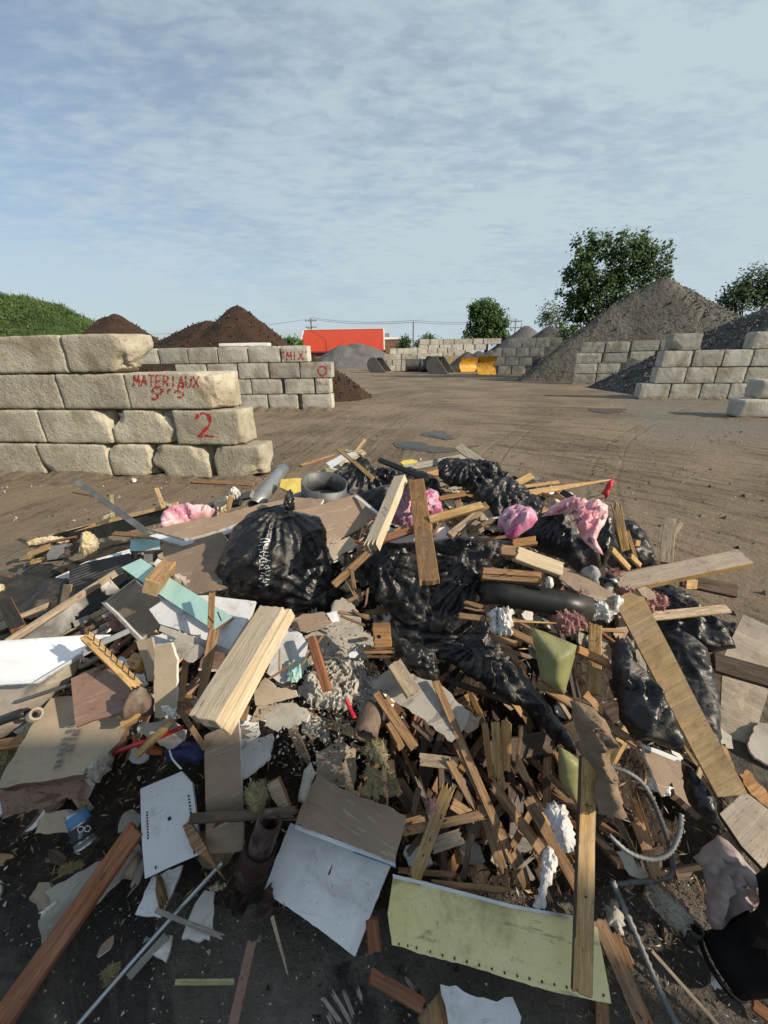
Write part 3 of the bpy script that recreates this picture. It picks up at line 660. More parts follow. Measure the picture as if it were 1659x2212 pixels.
def wall(A,B,rows,desc,group,ch=.6,Dp=.6,res=.2,rough=.01,rnd=.03,mat='concrete',er={},lab={},z0=0.,share=False):
    A=Vector(A);B=Vector(B);A.z=B.z=0; ex=(B-A).normalized(); ey=Vector((-ex.y,ex.x,0))
    if ey.dot(A-CO)<0: ey=-ey
    for k,(us,back) in rows.items():
        for i,(u0,u1) in enumerate(us):
            z=z0+(k+.5)*ch; A2=A+ey*back; s0=solve(A2,ex,z,u0); s1=solve(A2,ex,z,u1); L=abs(s1-s0)-.012
            sd=len(BL)*7+3; jit=Vector((0,0,0)) if k==0 else ey*random.uniform(-.02,.02)
            V,Fc=block_mesh(L,Dp,ch-.012,res,rough,rnd,er.get((k,i),[]),sd)
            c=A2+ex*(s0+s1)/2+ey*Dp/2+Vector((0,0,z))+jit
            e=ex if abs(ex.cross(ey).z-1)<.1 else -ex
            rz=random.uniform(-.012,.012)
            Mt=Matrix(((e.x,ey.x,0,c.x),(e.y,ey.y,0,c.y),(e.z,ey.z,1,c.z),(0,0,0,1)))@Matrix.Rotation(rz,4,'Z')
            o=mesh_obj('concrete_block',V,Fc,mat,Mt,smooth=False)
            for p in o.data.polygons: p.use_smooth=res<.1
            l=lab.get((k,i)) or f"{ORD[i]} block from left, {COURSE[k]} course, {desc}"
            tag(o,l,'concrete block',group); BL[(desc,k,i)]=o
# wall A, the near one
gA='concrete blocks of the near left wall'
A0,A1=P(0,1024),P(560,1037)
wall(A0,A1,{0:([(-260,-75),(-73,86),(87,233),(234,325),(327,450),(461,566)],0),1:([(-230,-62),(-60,89),(90,236),(237,374),(376,521)],.03),2:([(-200,-26),(-24,125),(126,274),(272,484)],.03),3:([(-190,-22),(-20,138),(140,286)],.03)},
 'near left wall',gA,res=.04,rough=.013,rnd=.022,mat='concrete_near',
 er={(3,2):[(1,-1,-1,.42,.30),(1,1,-1,.4,.3),(1,-1,1,.3,.18)],(2,3):[(1,-1,1,.45,.22),(1,-1,-.6,.32,.16),(1,-1,-1,.25,.2)],(1,3):[(-1,-1,1,.32,.2),(1,-1,1,.3,.18),(1,-1,-1,.25,.1)],(1,2):[(1,-1,1,.25,.14)],
     (0,4):[(-1,-1,1,.25,.12),(-1,-1,-1,.25,.14),(1,-1,1,.3,.13)],(0,5):[(-1,-1,1,.2,.08),(1,-1,-1,.4,.2),(1,1,-1,.3,.1)],(0,3):[(-1,-1,1,.22,.1),(1,-1,-1,.2,.1)],(0,2):[(-1,-1,-1,.25,.12)],(1,4):[(1,-1,-.9,.14,.1)]},
 lab={(2,3):'pitted pale concrete block with MATERIAUX sprayed on it in red',(1,4):'concrete block with a large red 2 sprayed on its face',(3,2):'broken concrete block with an undercut right end, on top of the near left wall',(0,5):'rounded concrete block standing alone past a gap at the wall foot'})
for key,args in {(2,3):[('MATERIAUX',289,834,12.5,24,3.6,.105,-.02),('S',328,863,16,27,0,.13,0),('ec~',346,864,13,26,2,.1,0),('S',383,859,16,25,0,.13,0)],(1,4):[('2',424,943,36,50,0,.11,0)]}.items():
    tb=BL[('near left wall',)+key]
    for (tx,u,v,w_,h_,gp,br,slp) in args: painted(tb,tx,u,v,w_,h_,gp,'red_paint',tb,br,slp)
# wall B, MIX
gB='concrete blocks of the wall marked MIX'
wall(P(515,885),P(717,884),{0:([(390,452),(454,514),(517,578),(580,643),(652,717)],0),1:([(410,476),(478,542),(543,608),(614,679),(681,713)],0),2:([(380,446),(448,512),(514,580),(581.5,647),(648,716)],0),3:([(275,341),(343,405),(406,469),(470,534),(536,604),(606,664)],0)},
 'wall marked MIX',gB,res=.13,rough=.012,rnd=.035,lab={(3,5):'concrete block with "MIX" sprayed in red quotation marks on its face',(2,4):'concrete block with a red O sprayed at its right end',(1,4):'short concrete block with faint pink spray scribble under the red O'})
painted(BL[('wall marked MIX',3,5)],'"MIX"',607,778,10.5,18,2,'red_paint',BL[('wall marked MIX',3,5)],.13,.02)
painted(BL[('wall marked MIX',2,4)],'O',686.5,811,19,20,0,'red_paint',BL[('wall marked MIX',2,4)],.15)
painted(BL[('wall marked MIX',1,4)],'MIX',688,831,6,7,1.5,'red_faint',BL[('wall marked MIX',1,4)],.16)
painted(BL[('wall marked MIX',1,4)],'~c~e',683,836,6,7,1.5,'red_faint',BL[('wall marked MIX',1,4)],.16)
# slab on the MIX wall
a_=BL[('wall marked MIX',3,3)].matrix_basis.translation; q0=PY(478,750,a_.y+.1); q1=PY(583,747,a_.y+.1); c=(q0+q1)/2; c.z=2.4+.07
V,Fc=block_mesh((q1-q0).length,.5,.13,.1,.006,.02,[],5); tag(mesh_obj('concrete_slab',V,Fc,'white_trim',frame(c,q1-q0,(0,0,1))),'flat whitish concrete slab lying along the top of the wall marked MIX','slab')
# right walls
gR='concrete blocks of the right-hand bins'
wall(P(1383,862),P(1640,863),{0:([(1383,1447),(1449,1513),(1515,1575),(1577,1640),(1642,1700)],0),1:([(1418,1482),(1483,1547),(1549,1612),(1614,1676)],.0),2:([(1432,1496),(1498,1562),(1564,1625),(1627,1690)],0),3:([(1452,1518),(1630,1695)],.05)},
 'front right bin wall',gR,res=.14,rough=.012,rnd=.03,ch=.66,Dp=.66,er={(3,0):[(-1,-1,-1,.35,.2)]})
wall(P(1560,858),P(1690,866),{2:([(1561,1622),(1624,1690)],.75),3:([(1627,1700)],.75)},'right edge wall behind front bin',gR,res=.16,ch=.62,rough=.012)
wall(P(1238,829),P(1340,829),{0:([(1238,1287),(1288,1336),(1338,1364)],0),1:([(1242,1290),(1291,1340)],0),2:([(1245,1300),(1303,1356)],0),3:([(1257,1307),(1309,1361)],0)},
 'leftmost stack of the right bins',gR,res=.16,rough=.012,rnd=.03,ch=.64,Dp=.64,lab={(2,0):'concrete block with faint BETON RECYCLE lettering in the leftmost right-hand stack'})
tb=BL[('leftmost stack of the right bins',2,0)]
painted(tb,'BETON',1259,776,5.2,7,1.5,'red_faint',tb,.1); painted(tb,'RECYCLE',1258,786,4.2,7,1.2,'red_faint',tb,.1)
wall(P(1352,826),P(1425,826),{1:([(1355,1385)],.9),2:([(1361,1414)],.9),3:([(1365,1425),(1427,1446)],.9)},'half buried stack between right bins',gR,res=.2,rough=.01,ch=.66)
wall(P(1598,904),P(1760,906),{0:([(1598,1760)],0),1:([(1640,1720)],.25)},'low barrier at the right edge',gR,res=.07,rough=.018,rnd=.05,mat='concrete',ch=.56,Dp=.7,er={(0,0):[(-1,-1,1,.25,.08)]})
gD='concrete blocks of the wall beside the yellow plow'
wall(P(1061,809),P(1190,809),{0:([(1076,1104),(1106,1134)],0),1:([(1061,1091),(1092,1121),(1122,1150)],0),2:([(1071,1085),(1086,1115),(1116,1143),(1145,1175)],0),3:([(1098,1127),(1129,1158),(1159,1188),(1190,1215)],0)},'wall right of the yellow plow',gD,ch=.82,Dp=.8,res=.3,rough=.01)
gE='concrete blocks of the far back walls'
wall(P(835,801.5),P(1000,798),{0:([(835,855),(856,866),(867,882),(884,905),(907,928)],0),1:([(835,847),(848,867),(868,884),(886,908)],0),2:([(830,866),(868,900),(902,930)],0),3:([(842,857),(858,901),(902,924),(925,945),(946,966),(967,988)],.6)},'far wall behind the loader buckets',gE,ch=.70,Dp=.7,res=.4,rough=.01)
wall(P(905,795),P(1085,791),{2:([(907,928),(930,956),(958,980),(982,1004),(1006,1030)],0),3:([(905,925),(926,948),(950,975),(977,1000),(1002,1025),(1027,1050)],0),4:([(907,928),(930,957),(958,981),(982,1021),(1023,1043),(1045,1083)],0)},'highest far back wall',gE,ch=.84,Dp=.8,res=.45,rough=.01)
wall(P(745,787),P(800,786),{0:([(735,745),(746,757),(758,768)],0)},'low far wall left of the grey mound',gE,ch=.9,res=.5) if False else None
wall(P(678,795),P(706,795),{1:([(678,691),(692,705)],0),0:([(678,691),(692,705)],0)},'low far wall below the red barn',gE,ch=.95,Dp=.8,res=.5,rough=.01)

stone('rubble_soil',(.055,.034,.022),(.09,.058,.038),None,3,obj='World')
# ------------------------------------------------------------------ heaps
def heap(name,label,cat,cones,mat,res=.25,nz=.12,ext=None,seed=1,rg=.0,kind=None,zoff=0.,clips=()):
    xs0=min(c_[0]-c_[2]/c_[3]*1.15/c_[4] for c_ in cones); xs1=max(c_[0]+c_[2]/c_[3]*1.15/c_[4] for c_ in cones); ys0=min(c_[1]-c_[2]/c_[3]*1.15/c_[5] for c_ in cones); ys1=max(c_[1]+c_[2]/c_[3]*1.15/c_[5] for c_ in cones)
    xs=np.arange(xs0,xs1,res); ys=np.arange(ys0,ys1,res); X,Y=np.meshgrid(xs,ys); Pn=np.c_[X.ravel(),Y.ravel(),np.zeros(X.size)]
    wx=fbm(Pn,.25,2,seed)*.5; z=np.full(len(Pn),-1.)
    for (cx_,cy_,h_,sl,ax,ay) in cones:
        dx=(Pn[:,0]-cx_)*ax; dy=(Pn[:,1]-cy_)*ay; d=np.hypot(dx,dy); ph=np.arctan2(dy,dx)
        zz_=h_-sl*np.sqrt(d*d+.12)+sl*.3; zz_+= rg*(np.abs(np.sin(ph*9+3*fbm(Pn,.3,2,seed+2)))-.5)*np.clip(d/2,0,1)
        z=np.maximum(z,zz_)
    z=z+nz*fbm(Pn,.7,4,seed+3)+nz*.5*ridge(Pn,2.2,3,seed+4)*.6
    for (qa,qb,z0_,sl_) in clips:
        # a bin wall holds the heap back: in front of it the surface drops away
        e=np.array([qb.x-qa.x,qb.y-qa.y]); e=e/np.hypot(*e); nn_=np.array([-e[1],e[0]]); dd_=(Pn[:,:2]-np.array([qa.x,qa.y]))@nn_
        z=np.minimum(z,z0_+dd_*sl_)
    z=np.where(z<0,z*.4-.03,z)
    nx=len(xs); cxm=np.array([(xs0+xs1)/2,(ys0+ys1)/2,0]); idx=np.arange(len(Pn)).reshape(len(ys),nx); ok=z>-.35
    q=np.stack([idx[:-1,:-1],idx[:-1,1:],idx[1:,1:],idx[1:,:-1]],-1).reshape(-1,4); q=q[ok[q].any(1)]
    used=np.unique(q); mp=-np.ones(len(Pn),int); mp[used]=np.arange(len(used)); V=np.c_[Pn[:,0],Pn[:,1],z+zoff]-cxm
    o=mesh_obj(name,V[used],mp[q],mat,Matrix.Translation(Vector(cxm)),smooth=True); return tag(o,label,cat,kind=kind)
def cone(u,v,Y,sl=.72,ax=1,ay=1): p=PY(u,v,Y); return (p.x,p.y,p.z,sl,ax,ay)
heap('soil_heap','tall dark brown soil heap peaking behind the wall marked MIX','soil heap',[cone(512,662,25,.86),cone(450,694,25.5,.55),cone(425,700,25.5,.6),cone(385,722,26,.6)],'soil_dark',.16,.22,seed=3)
p=P(716,866,0); heap('soil_spill','dark soil spilling past the right end of the wall marked MIX','soil heap',[(p.x-.2,p.y+1.6,1.45,.80,1,1),(p.x-1.5,p.y+2.0,2.2,.8,1,1)],'soil_dark',.12,.07,seed=5)
heap('soil_heap','smaller dark brown soil cone between the green hill and the tall heap','soil heap',[cone(248,679,34,.80),cone(230,686,34,.75)],'soil_dark',.25,.22,seed=8)
heap('gravel_heap','low grey gravel heap in front of the red barn','gravel heap',[cone(740,743,76,.6,1,1),cone(775,741,77,.6),cone(800,746,77,.62),cone(760,741,78,.6)],'gravel_mid',.6,.25,seed=9,rg=.35)
heap('gravel_heap','huge sharp-edged gravel heap rising above the right-hand bins','gravel heap',[cone(1436,597,29,.84),cone(1405,605,28.6,.88),cone(1475,620,31,.76),cone(1520,645,33,.74),cone(1330,680,29,.78),cone(1280,732,29,.76)],'gravel_grey',.17,.22,seed=12,rg=.30,clips=((P(1240,829)+Vector((0,2.3,0)),P(1640,829)+Vector((0,2.3,0)),0.,7.),))
heap('gravel_heap','dark crushed stone heap behind the front right bin wall','gravel heap',[cone(1650,656,20,.60),cone(1690,640,20,.6),cone(1560,718,18,.55)],'gravel_dark',.13,.12,seed=14,clips=((P(1383,862)+Vector((0,1.0,0)),P(1700,862)+Vector((0,1.0,0)),0.,7.),(P(1325,845)+Vector((0,9,0)),P(1325,845),0.,.62)))
heap('gravel_heap','dark grey gravel heap peaking behind the wall by the yellow plow','gravel heap',[cone(1190,702,46,.75)],'gravel_dark',.35,.15,seed=15)
heap('gravel_heap','pale grey gravel cone farthest back at the right','gravel heap',[cone(1138,702,68,.75),cone(1110,722,68,.7)],'gravel_mid',.5,.15,seed=16)
heap('gravel_heap','black grit heap in the bin behind the yellow plow','gravel heap',[cone(1035,757,52,.85),cone(1010,758,52.5,.85),cone(1060,755,52,.8)],'gravel_dark',.35,.15,seed=17)
p=P(1400,835); heap('gravel_heap','loose crushed stone spilled out between the two right bins','gravel heap',[(p.x+.30,p.y+2.3,.95,.55,1,1),(p.x+.9,p.y+3.8,1.6,.6,1,1),(p.x-.8,p.y+.4,.26,.22,1,1),(p.x+.1,p.y,.22,.3,1,1)],'gravel_dark',.09,.07,seed=18)
def stones(objs,n,lo,hi,mats,label,seed,cond=None,name='loose_stones'):
    rr=random.Random(seed); A=Acc(); pts=[]
    for o in objs:
        off=o.matrix_basis.translation; pts+=[v.co+off for v in o.data.vertices if v.co.z+off.z>(.0 if 'ground' not in o.name else -1)]
    if cond: pts=[p for p in pts if cond(p)]
    for _ in range(n):
        p=rr.choice(pts)+Vector((rr.uniform(-.1,.1),rr.uniform(-.1,.1),.0)); s=rr.uniform(lo,hi)*(1 if rr.random()<.9 else 1.7)
        d=[Vector((rr.gauss(0,1),rr.gauss(0,1),rr.gauss(0,1))).normalized()*s*rr.uniform(.7,1.2) for _ in range(4)]
        d[1]=Vector((-d[0].y,d[0].x,d[0].z*.3)); d[2]=-d[0]*.8+d[3]*.2; d[3]=Vector((rr.uniform(-.3,.3),rr.uniform(-.3,.3),1))*s
        A.add([p+q for q in d],[(0,1,2),(0,2,3),(0,3,1),(1,3,2)],rr.randrange(len(mats)))
    tag(A.ob(name,mats),label,'loose stones',kind='stuff')
def berm(a,b,w_,h_,seed,mat='dirt_bank'):
    a=Vector(a);b=Vector(b); ex=(b-a); L=ex.length; ex/=L; ey=Vector((-ex.y,ex.x,0)); nx=int(L/.06); ny=9; V=[];Fc=[]; rr=random.Random(seed)
    for i in range(nx+1):
        q=a+ex*(L*i/nx); k=.35+.65*abs(vnoise([[i*.11,seed,0]],3)[0])+.3*vnoise([[i*.5,seed,2]],3)[0]; e=min(1,i/4,(nx-i)/4)
        for j in range(ny):
            t=j/(ny-1); V.append(q-ey*(w_*k*(1-t))+ey*.12*t+Vector((0,0,-.012+e*h_*k*t**1.6+rr.uniform(-.006,.006)*(1 if j else 0))))
    for i in range(nx):
        for j in range(ny-1): Fc.append((i*ny+j,(i+1)*ny+j,(i+1)*ny+j+1,i*ny+j+1))
    tag(mesh_obj('dirt_bank',V,Fc,mat,smooth=True),'dirt banked against the foot of the block walls','dirt bank',kind='stuff')
stone('dirt_bank',(.20,.155,.11),(.12,.09,.065),None,7,bst=1,bd=.03,spk=40,spkamt=.6,obj='World')
berm(P(-200,1022),P(565,1039),.42,.11,1); berm(P(400,886),P(722,886),.6,.14,2); berm(P(1372,863),P(1650,864),.4,.10,3); berm(P(1228,830),P(1345,830),.4,.10,4); berm(P(1560,906),P(1760,908),.35,.09,5)
HG={o['label']:o for o in bpy.data.objects if o.name.startswith('gravel_heap')}
def hp_(k): return [o for l_,o in HG.items() if k in l_]
stones(hp_('dark crushed stone')+hp_('loose crushed'),9000,.03,.075,['gravel_dark','gravel_grey','concrete'],'crushed stones lying over the dark stone heap and its spill',41,lambda p:p.y<24 and p.x>5)
stones(hp_('huge sharp'),9000,.03,.085,['gravel_grey','gravel_dark','gravel_grey','concrete'],'coarse stones over the face of the huge gravel heap',42,lambda p:p.y<32)
stones([o for o in bpy.data.objects if o.name.startswith('soil')],7000,.03,.10,['soil_dark','rubble_soil'],'clods over the dark soil heaps',43,lambda p:p.y<40)
stones([bpy.data.objects['ground']],2600,.008,.03,['pebble_mat','gravel_grey','soil_dark'],'small stones strewn over the dirt yard',44,lambda p:-9<p.x<12 and 2<p.y<22)
# green hill
def hill():
    stone('hill_mat',(.060,.105,.026),(.030,.055,.016),(.085,.060,.038),.30,bst=1,bd=.4,spk=3,spkamt=.6,spkc=(.015,.03,.008),obj='World')
    heap('hill',None,None,[cone(-30,628,42,.50),cone(60,640,42,.55),cone(-300,600,46,.5),cone(120,668,42,.6)],'hill_mat',.4,.65,seed=20,kind='structure')
    A=Acc(); rr=random.Random(3); o=bpy.data.objects['hill']; off=o.matrix_basis.translation; vs_=[v.co+off for v in o.data.vertices]; 
    vs_=[v for v in vs_ if v.z>2.2 and v.y<44 and -55<v.x<-18]
    for _ in range(34000):
        p=rr.choice(vs_)
        if vnoise([[p.x*.35,p.y*.35,1.]],6)[0]*.8+(p.z-5.)*.12<rr.uniform(-.75,-.05): continue
        p=p+Vector((rr.uniform(-.3,.3),rr.uniform(-.3,.3),0)); h_=rr.uniform(.08,.26)*(2.0 if rr.random()<.08 else 1); a=rr.uniform(0,6.28); d=Vector((math.cos(a),math.sin(a),0))*rr.uniform(.02,.055); t_=Vector((rr.uniform(-.2,.2),rr.uniform(-.2,.2),h_))
        A.add([p-d,p+d,p+d*.5+t_,p-d*.5+t_],[(0,1,2,3)])
    tag(A.ob('hill_weeds',['leaf_weed']),kind='stuff')
def leafmat(name,c1,c2):
    m,t,b=newmat(name); nb=NB(t); co=nb.coord('World'); f=nb.rng(nb.noise(co,.9,3,.6),.38,.62); g=nb.rng(nb.noise(co,5,2,.6),.35,.65)
    col=nb.mix(f,c1,c2); col=nb.mix(nb.m('MULTIPLY',g,.5),col,tuple(x*.5 for x in c2)); nb.l(col,b.inputs['Base Color']); b.inputs['Roughness'].default_value=.6; b.inputs['Specular IOR Level'].default_value=.2
    b.inputs['Transmission Weight'].default_value=0; M[name]=m
leafmat('leaf_dark',(.095,.155,.045),(.042,.078,.024)); leafmat('leaf_light',(.10,.17,.04),(.045,.09,.02)); leafmat('leaf_weed',(.13,.19,.055),(.05,.09,.028)); leafmat('leaf_willow',(.11,.15,.06),(.06,.09,.035))
wood('bark',(.10,.08,.06),(.06,.045,.035),.3)
hill()
# ------------------------------------------------------------------ trees
def tree(label,name,base,blobs,Y,n,leaf,mat,seed,stems=5,group='trees beyond the yard',cl=16,spread=.5,stem_r=.16,shift=0):
    rr=random.Random(seed); bu,bv=base; b0=PY(bu,bv,Y); b0.z=0 if b0.z>0 else b0.z
    rt=root(name,label,'tree',b0,group); px_m=fwd(b0)/F; A=Acc(); tips=[]
    blobs=[(bl[0],bl[1]+shift,bl[2],bl[3]) for bl in blobs]; wts=[bl[2]*bl[3] for bl in blobs]
    for _ in range(n):
        bl=rr.choices(blobs,wts)[0]
        while True:
            q=Vector((rr.uniform(-1,1),rr.uniform(-1,1),rr.uniform(-1,1)))
            if .25<q.length<1 or rr.random()<.12 and q.length<1: break
        c_=PY(bl[0],bl[1],Y); tips.append(c_+Vector((q.x*bl[2]*px_m,q.y*bl[2]*px_m*.8,q.z*bl[3]*px_m)))
    for tp in tips:
        out=(tp-b0).normalized(); k=rr.randint(cl//2,cl+cl//2); s_=spread*rr.uniform(.6,1.3)
        for _ in range(k):
            o_=Vector((rr.gauss(0,.42),rr.gauss(0,.42),rr.gauss(0,.40)))*s_+out*rr.uniform(0,.6)*s_; p_=tp+o_-b0
            a=Vector((rr.gauss(0,1),rr.gauss(0,1),rr.gauss(0,.8))).normalized(); b_=a.orthogonal().normalized(); l_=leaf*rr.uniform(.6,1.3)
            A.add([p_-b_*l_*.5,p_-a*l_*.15+b_*0+a*l_*.5*.9-b_*l_*.1,p_+b_*l_*.5,p_-a*l_*.55],[(0,1,2,3)])
    A.ob('crown',[mat],Matrix.Translation(b0),rt)
    Bk=Acc(); ctr=[]
    for s_ in range(stems):
        tp=rr.choice(tips)-b0; mid=Vector((tp.x*.35+rr.uniform(-.3,.3),tp.y*.35,tp.z*.5)); ln=smoothline([Vector((rr.uniform(-.2,.2),rr.uniform(-.2,.2),-.1)),mid*.5,mid,tp],4); R_=stem_r*rr.uniform(.7,1.1)
        Bk.tube(ln,[R_*(1-.85*i/len(ln)) for i in range(len(ln))],6); ctr+=ln[4:]
    for tp in rr.sample(tips,min(len(tips),stems*9)):
        t2=tp-b0; m_=min(ctr,key=lambda c_:(c_-t2).length+max(0,c_.z-t2.z)*3); Bk.tube([m_,(m_+t2)/2+Vector((0,0,-.1)),t2],[stem_r*.25,stem_r*.16,stem_r*.06],4,cap=False)
    Bk.ob('trunk',['bark'],Matrix.Translation(b0),rt)
tree('large leafy many-stemmed tree left of the huge gravel heap','broadleaf_tree',(1318,730),[(1255,600,30,42),(1262,548,20,26),(1248,525,8,16),(1298,530,20,24),(1282,512,7,12),(1308,508,8,12),(1345,560,36,42),(1340,520,13,20),(1385,545,22,34),(1383,508,9,14),(1368,515,7,12),(1418,575,20,22),(1436,545,9,18),(1405,545,9,18),(1295,640,50,48),(1368,620,40,42),(1246,665,24,30),(1222,640,12,18),(1212,625,6,8),(1320,690,60,22),(1438,590,9,14),(1425,612,14,8),(1232,590,9,24)],34,600,.24,'leaf_dark',5,18,cl=26,spread=.5,shift=12)
tree('wind-blown pale tree at the right edge behind the dark stone heap','broadleaf_tree',(1620,700),[(1590,640,26,28),(1625,615,28,28),(1655,625,20,35),(1610,655,50,20),(1680,610,25,40)],33,260,.20,'leaf_willow',6,7,cl=26,spread=.5)
tree('rounded tree right of the slim utility pole, behind the highest far wall','broadleaf_tree',(1050,752),[(1047,690,30,30),(1070,705,24,28),(1040,670,22,14),(1020,722,20,18),(1060,728,34,16),(1062,668,14,10)],70,330,.38,'leaf_dark',7,5,cl=26,spread=.9)
tree('small sparse tree directly left of the large leafy tree','broadleaf_tree',(1195,730),[(1190,680,22,20),(1175,695,15,14),(1210,700,14,18),(1200,662,10,8)],60,60,.28,'leaf_willow',8,4,cl=18,spread=.7)
tree('low green bushes at the foot of the large leafy tree','bush',(1250,745),[(1235,722,24,14),(1262,735,20,10),(1225,735,14,8)],40,60,.2,'leaf_light',9,4,cl=20,spread=.5)
tree('small dark tree beside the brick building','broadleaf_tree',(876,760),[(876,742,11,13),(872,752,14,8)],84,50,.35,'leaf_dark',10,3,cl=22,spread=.8)
tree('small bushy tree right of the slim utility pole foot','broadleaf_tree',(918,757),[(922,738,16,13),(910,745,12,10),(935,743,12,8)],86,70,.35,'leaf_dark',11,3,cl=22,spread=.8)
tree('tree top showing right of the soil heap','broadleaf_tree',(632,765),[(630,742,10,8),(622,748,10,8)],60,30,.3,'leaf_light',12,2,cl=20,spread=.7)
tree('tree top showing just left of the red barn','broadleaf_tree',(649,765),[(649,746,6,8)],80,16,.35,'leaf_light',13,2,cl=16,spread=.7)
# ------------------------------------------------------------------ buildings, poles, wires
def barn():
    Yb=92; L_=PY(653,768,Yb); R_=PY(829,766,Yb); zt=PY(740,711.5,Yb+4.5).z; zm=PY(740,733,Yb+.6).z; ze=PY(740,757,Yb).z
    rt=root('red_barn','bright red barn with white trimmed roof ends behind the grey gravel heap','barn',((L_.x+R_.x)/2,Yb+4,0)); x0,x1=L_.x,R_.x
    def sheet_(y0,z0,y1,z1,nm,mat):
        A=Acc(); A.add([(x0,y0,z0),(x1,y0,z0),(x1,y1,z1),(x0,y1,z1),(x0,y0,z0-.2),(x1,y0,z0-.2),(x1,y1,z1-.2),(x0,y1,z1-.2)],[(0,1,2,3),(4,7,6,5),(0,4,5,1),(1,5,6,2),(2,6,7,3),(3,7,4,0)]); return A.ob(nm,[mat],None,rt)
    rf=sheet_(Yb,ze,Yb+1.2,zm,'roof','red_roof'); sheet_(Yb+1.2,zm,Yb+5,zt,'roof','red_roof'); sheet_(Yb+8.8,zm,Yb+5,zt,'roof','red_roof'); sheet_(Yb+10,ze,Yb+8.8,zm,'roof','red_roof')
    A=Acc(); A.box((x0+.2,Yb+.4,-.2),(x1-.2,Yb+9.6,ze+.1)); 
    A.ob('wall',['red_wall'],None,rt)
    for xx,sg in ((x0,-1),(x1,1)):
        A=Acc(); q=[(Yb,ze),(Yb+1.2,zm),(Yb+5,zt),(Yb+8.8,zm),(Yb+10,ze)]
        A.add([(xx+sg*.02,a,b) for a,b in q]+[(xx+sg*.25,a,b) for a,b in q],[(0,1,2,3,4),(9,8,7,6,5)]+[(i,i+5,(i+1)%5+5,(i+1)%5) for i in range(5)])
        A.ob('gable_trim',['white_trim'],None,rt)
    A=Acc(); A.box((x0,Yb+4.8,zt+.01),(x1,Yb+5.2,zt+.15)); A.ob('ridge_cap',['white_trim'],None,rt)
    A=Acc(); A.box((x0,Yb-.12,ze-.42),(x1,Yb-.005,ze-.22)); A.ob('fascia',['dark_steel'],None,rt)
barn()
def brickb():
    Y=100; a=PY(815,752,Y); b_=PY(873,752,Y); zt=PY(850,733,Y).z; rt=root('brick_building','low brown brick building with a flat roof right of the red barn','building',(a.x,Y,0)); x0,x1=a.x,b_.x
    A=Acc(); A.box((x0,Y,-.2),(x1,Y+12,zt)); A.ob('wall',['brick_mat'],None,rt); A=Acc(); A.box((x0-.2,Y-.2,zt+.01),(x1+.2,Y+12.2,zt+.45)); A.ob('roof',['white_trim'],None,rt)
    A=Acc(); A.box((x1-3.2,Y-.06,0),(x1-1.4,Y-.01,zt*.55)); A.ob('door',['dark_steel'],None,rt)
    A=Acc(); A.box((x1-8,Y-.06,1.),(x1-4.5,Y-.01,zt*.6)); A.ob('window',['ink'],None,rt)
    A=Acc(); A.box((x0+1.5,Y+3,zt+.46),(x0+3,Y+5,zt+1.5)); A.ob('rooftop_unit',['galv'],None,rt)
brickb()
def pole(u,vt,Y,label,arms=1,r=.16,tr=False):
    p_=PY(u,vt,Y); rt=root('utility_pole',label,'utility pole',(p_.x,Y,0),'utility poles on the skyline'); h_=p_.z
    A=Acc(); A.tube([(p_.x,Y,-.3),(p_.x,Y,h_)],[r,r*.7],8); A.ob('post',['pole_wood'],None,rt,True)
    for k in range(arms):
        A=Acc(); z_=h_-.5-k*1.3; A.box((p_.x-1.3,Y-.3,z_-.08),(p_.x+1.3,Y-.14,z_+.08)); ca=A.ob('crossarm',['pole_wood'],None,rt)
        for dx in (-1.15,-.5,.5,1.15):
            A=Acc(); A.tube([(p_.x+dx,Y-.22,z_+.08),(p_.x+dx,Y-.22,z_+.38)],[.09,.05],6); A.ob('insulator',['insul'],None,ca,True)
    if tr: A=Acc(); A.tube([(p_.x-.55,Y,h_-3.2),(p_.x-.55,Y,h_-2.0)],.32,10); A.ob('transformer',['galv'],None,rt,True)
    return Vector((p_.x,Y-.22,h_-.1))
q1=pole(671,688,98,'utility pole with crossarms and a transformer behind the red barn',2,.2,True)
q2=pole(893,695,80,'slim utility pole standing between the two small dark trees',0,.15)
q3=pole(1115,689,96,'utility pole with a crossarm left of the small sparse tree',2,.16)
q4=pole(1127,698,130,'shorter utility pole right of the crossarm pole',0,.16)
def line(a,b,sag,label,r=.035):
    pts=[a.lerp(b,i/10)+Vector((0,0,-sag*4*(i/10)*(1-i/10))) for i in range(11)]; wire('power_line',label,pts,r,'wire_mat','power line',k=1,n=4,group='overhead lines across the skyline')
for k,(dz,lb) in enumerate(((.3,'top'),(0,'second'))):
    line(q1+Vector((0,0,dz)),q2+Vector((0,0,dz)),.6,f'{lb} overhead line from the barn pole to the slim pole'); line(q2+Vector((0,0,dz)),q3+Vector((0,0,dz)),.6,f'{lb} overhead line from the slim pole to the crossarm pole')
far=PY(150,723,110)
line(far,q1,1.2,'overhead line running off behind the soil heaps'); line(PY(590,735,99),PY(1100,727,99),.5,'middle overhead line crossing in front of the trees'); line(PY(600,741,97),PY(1110,732,97),.4,'lowest overhead line crossing above the brick building')
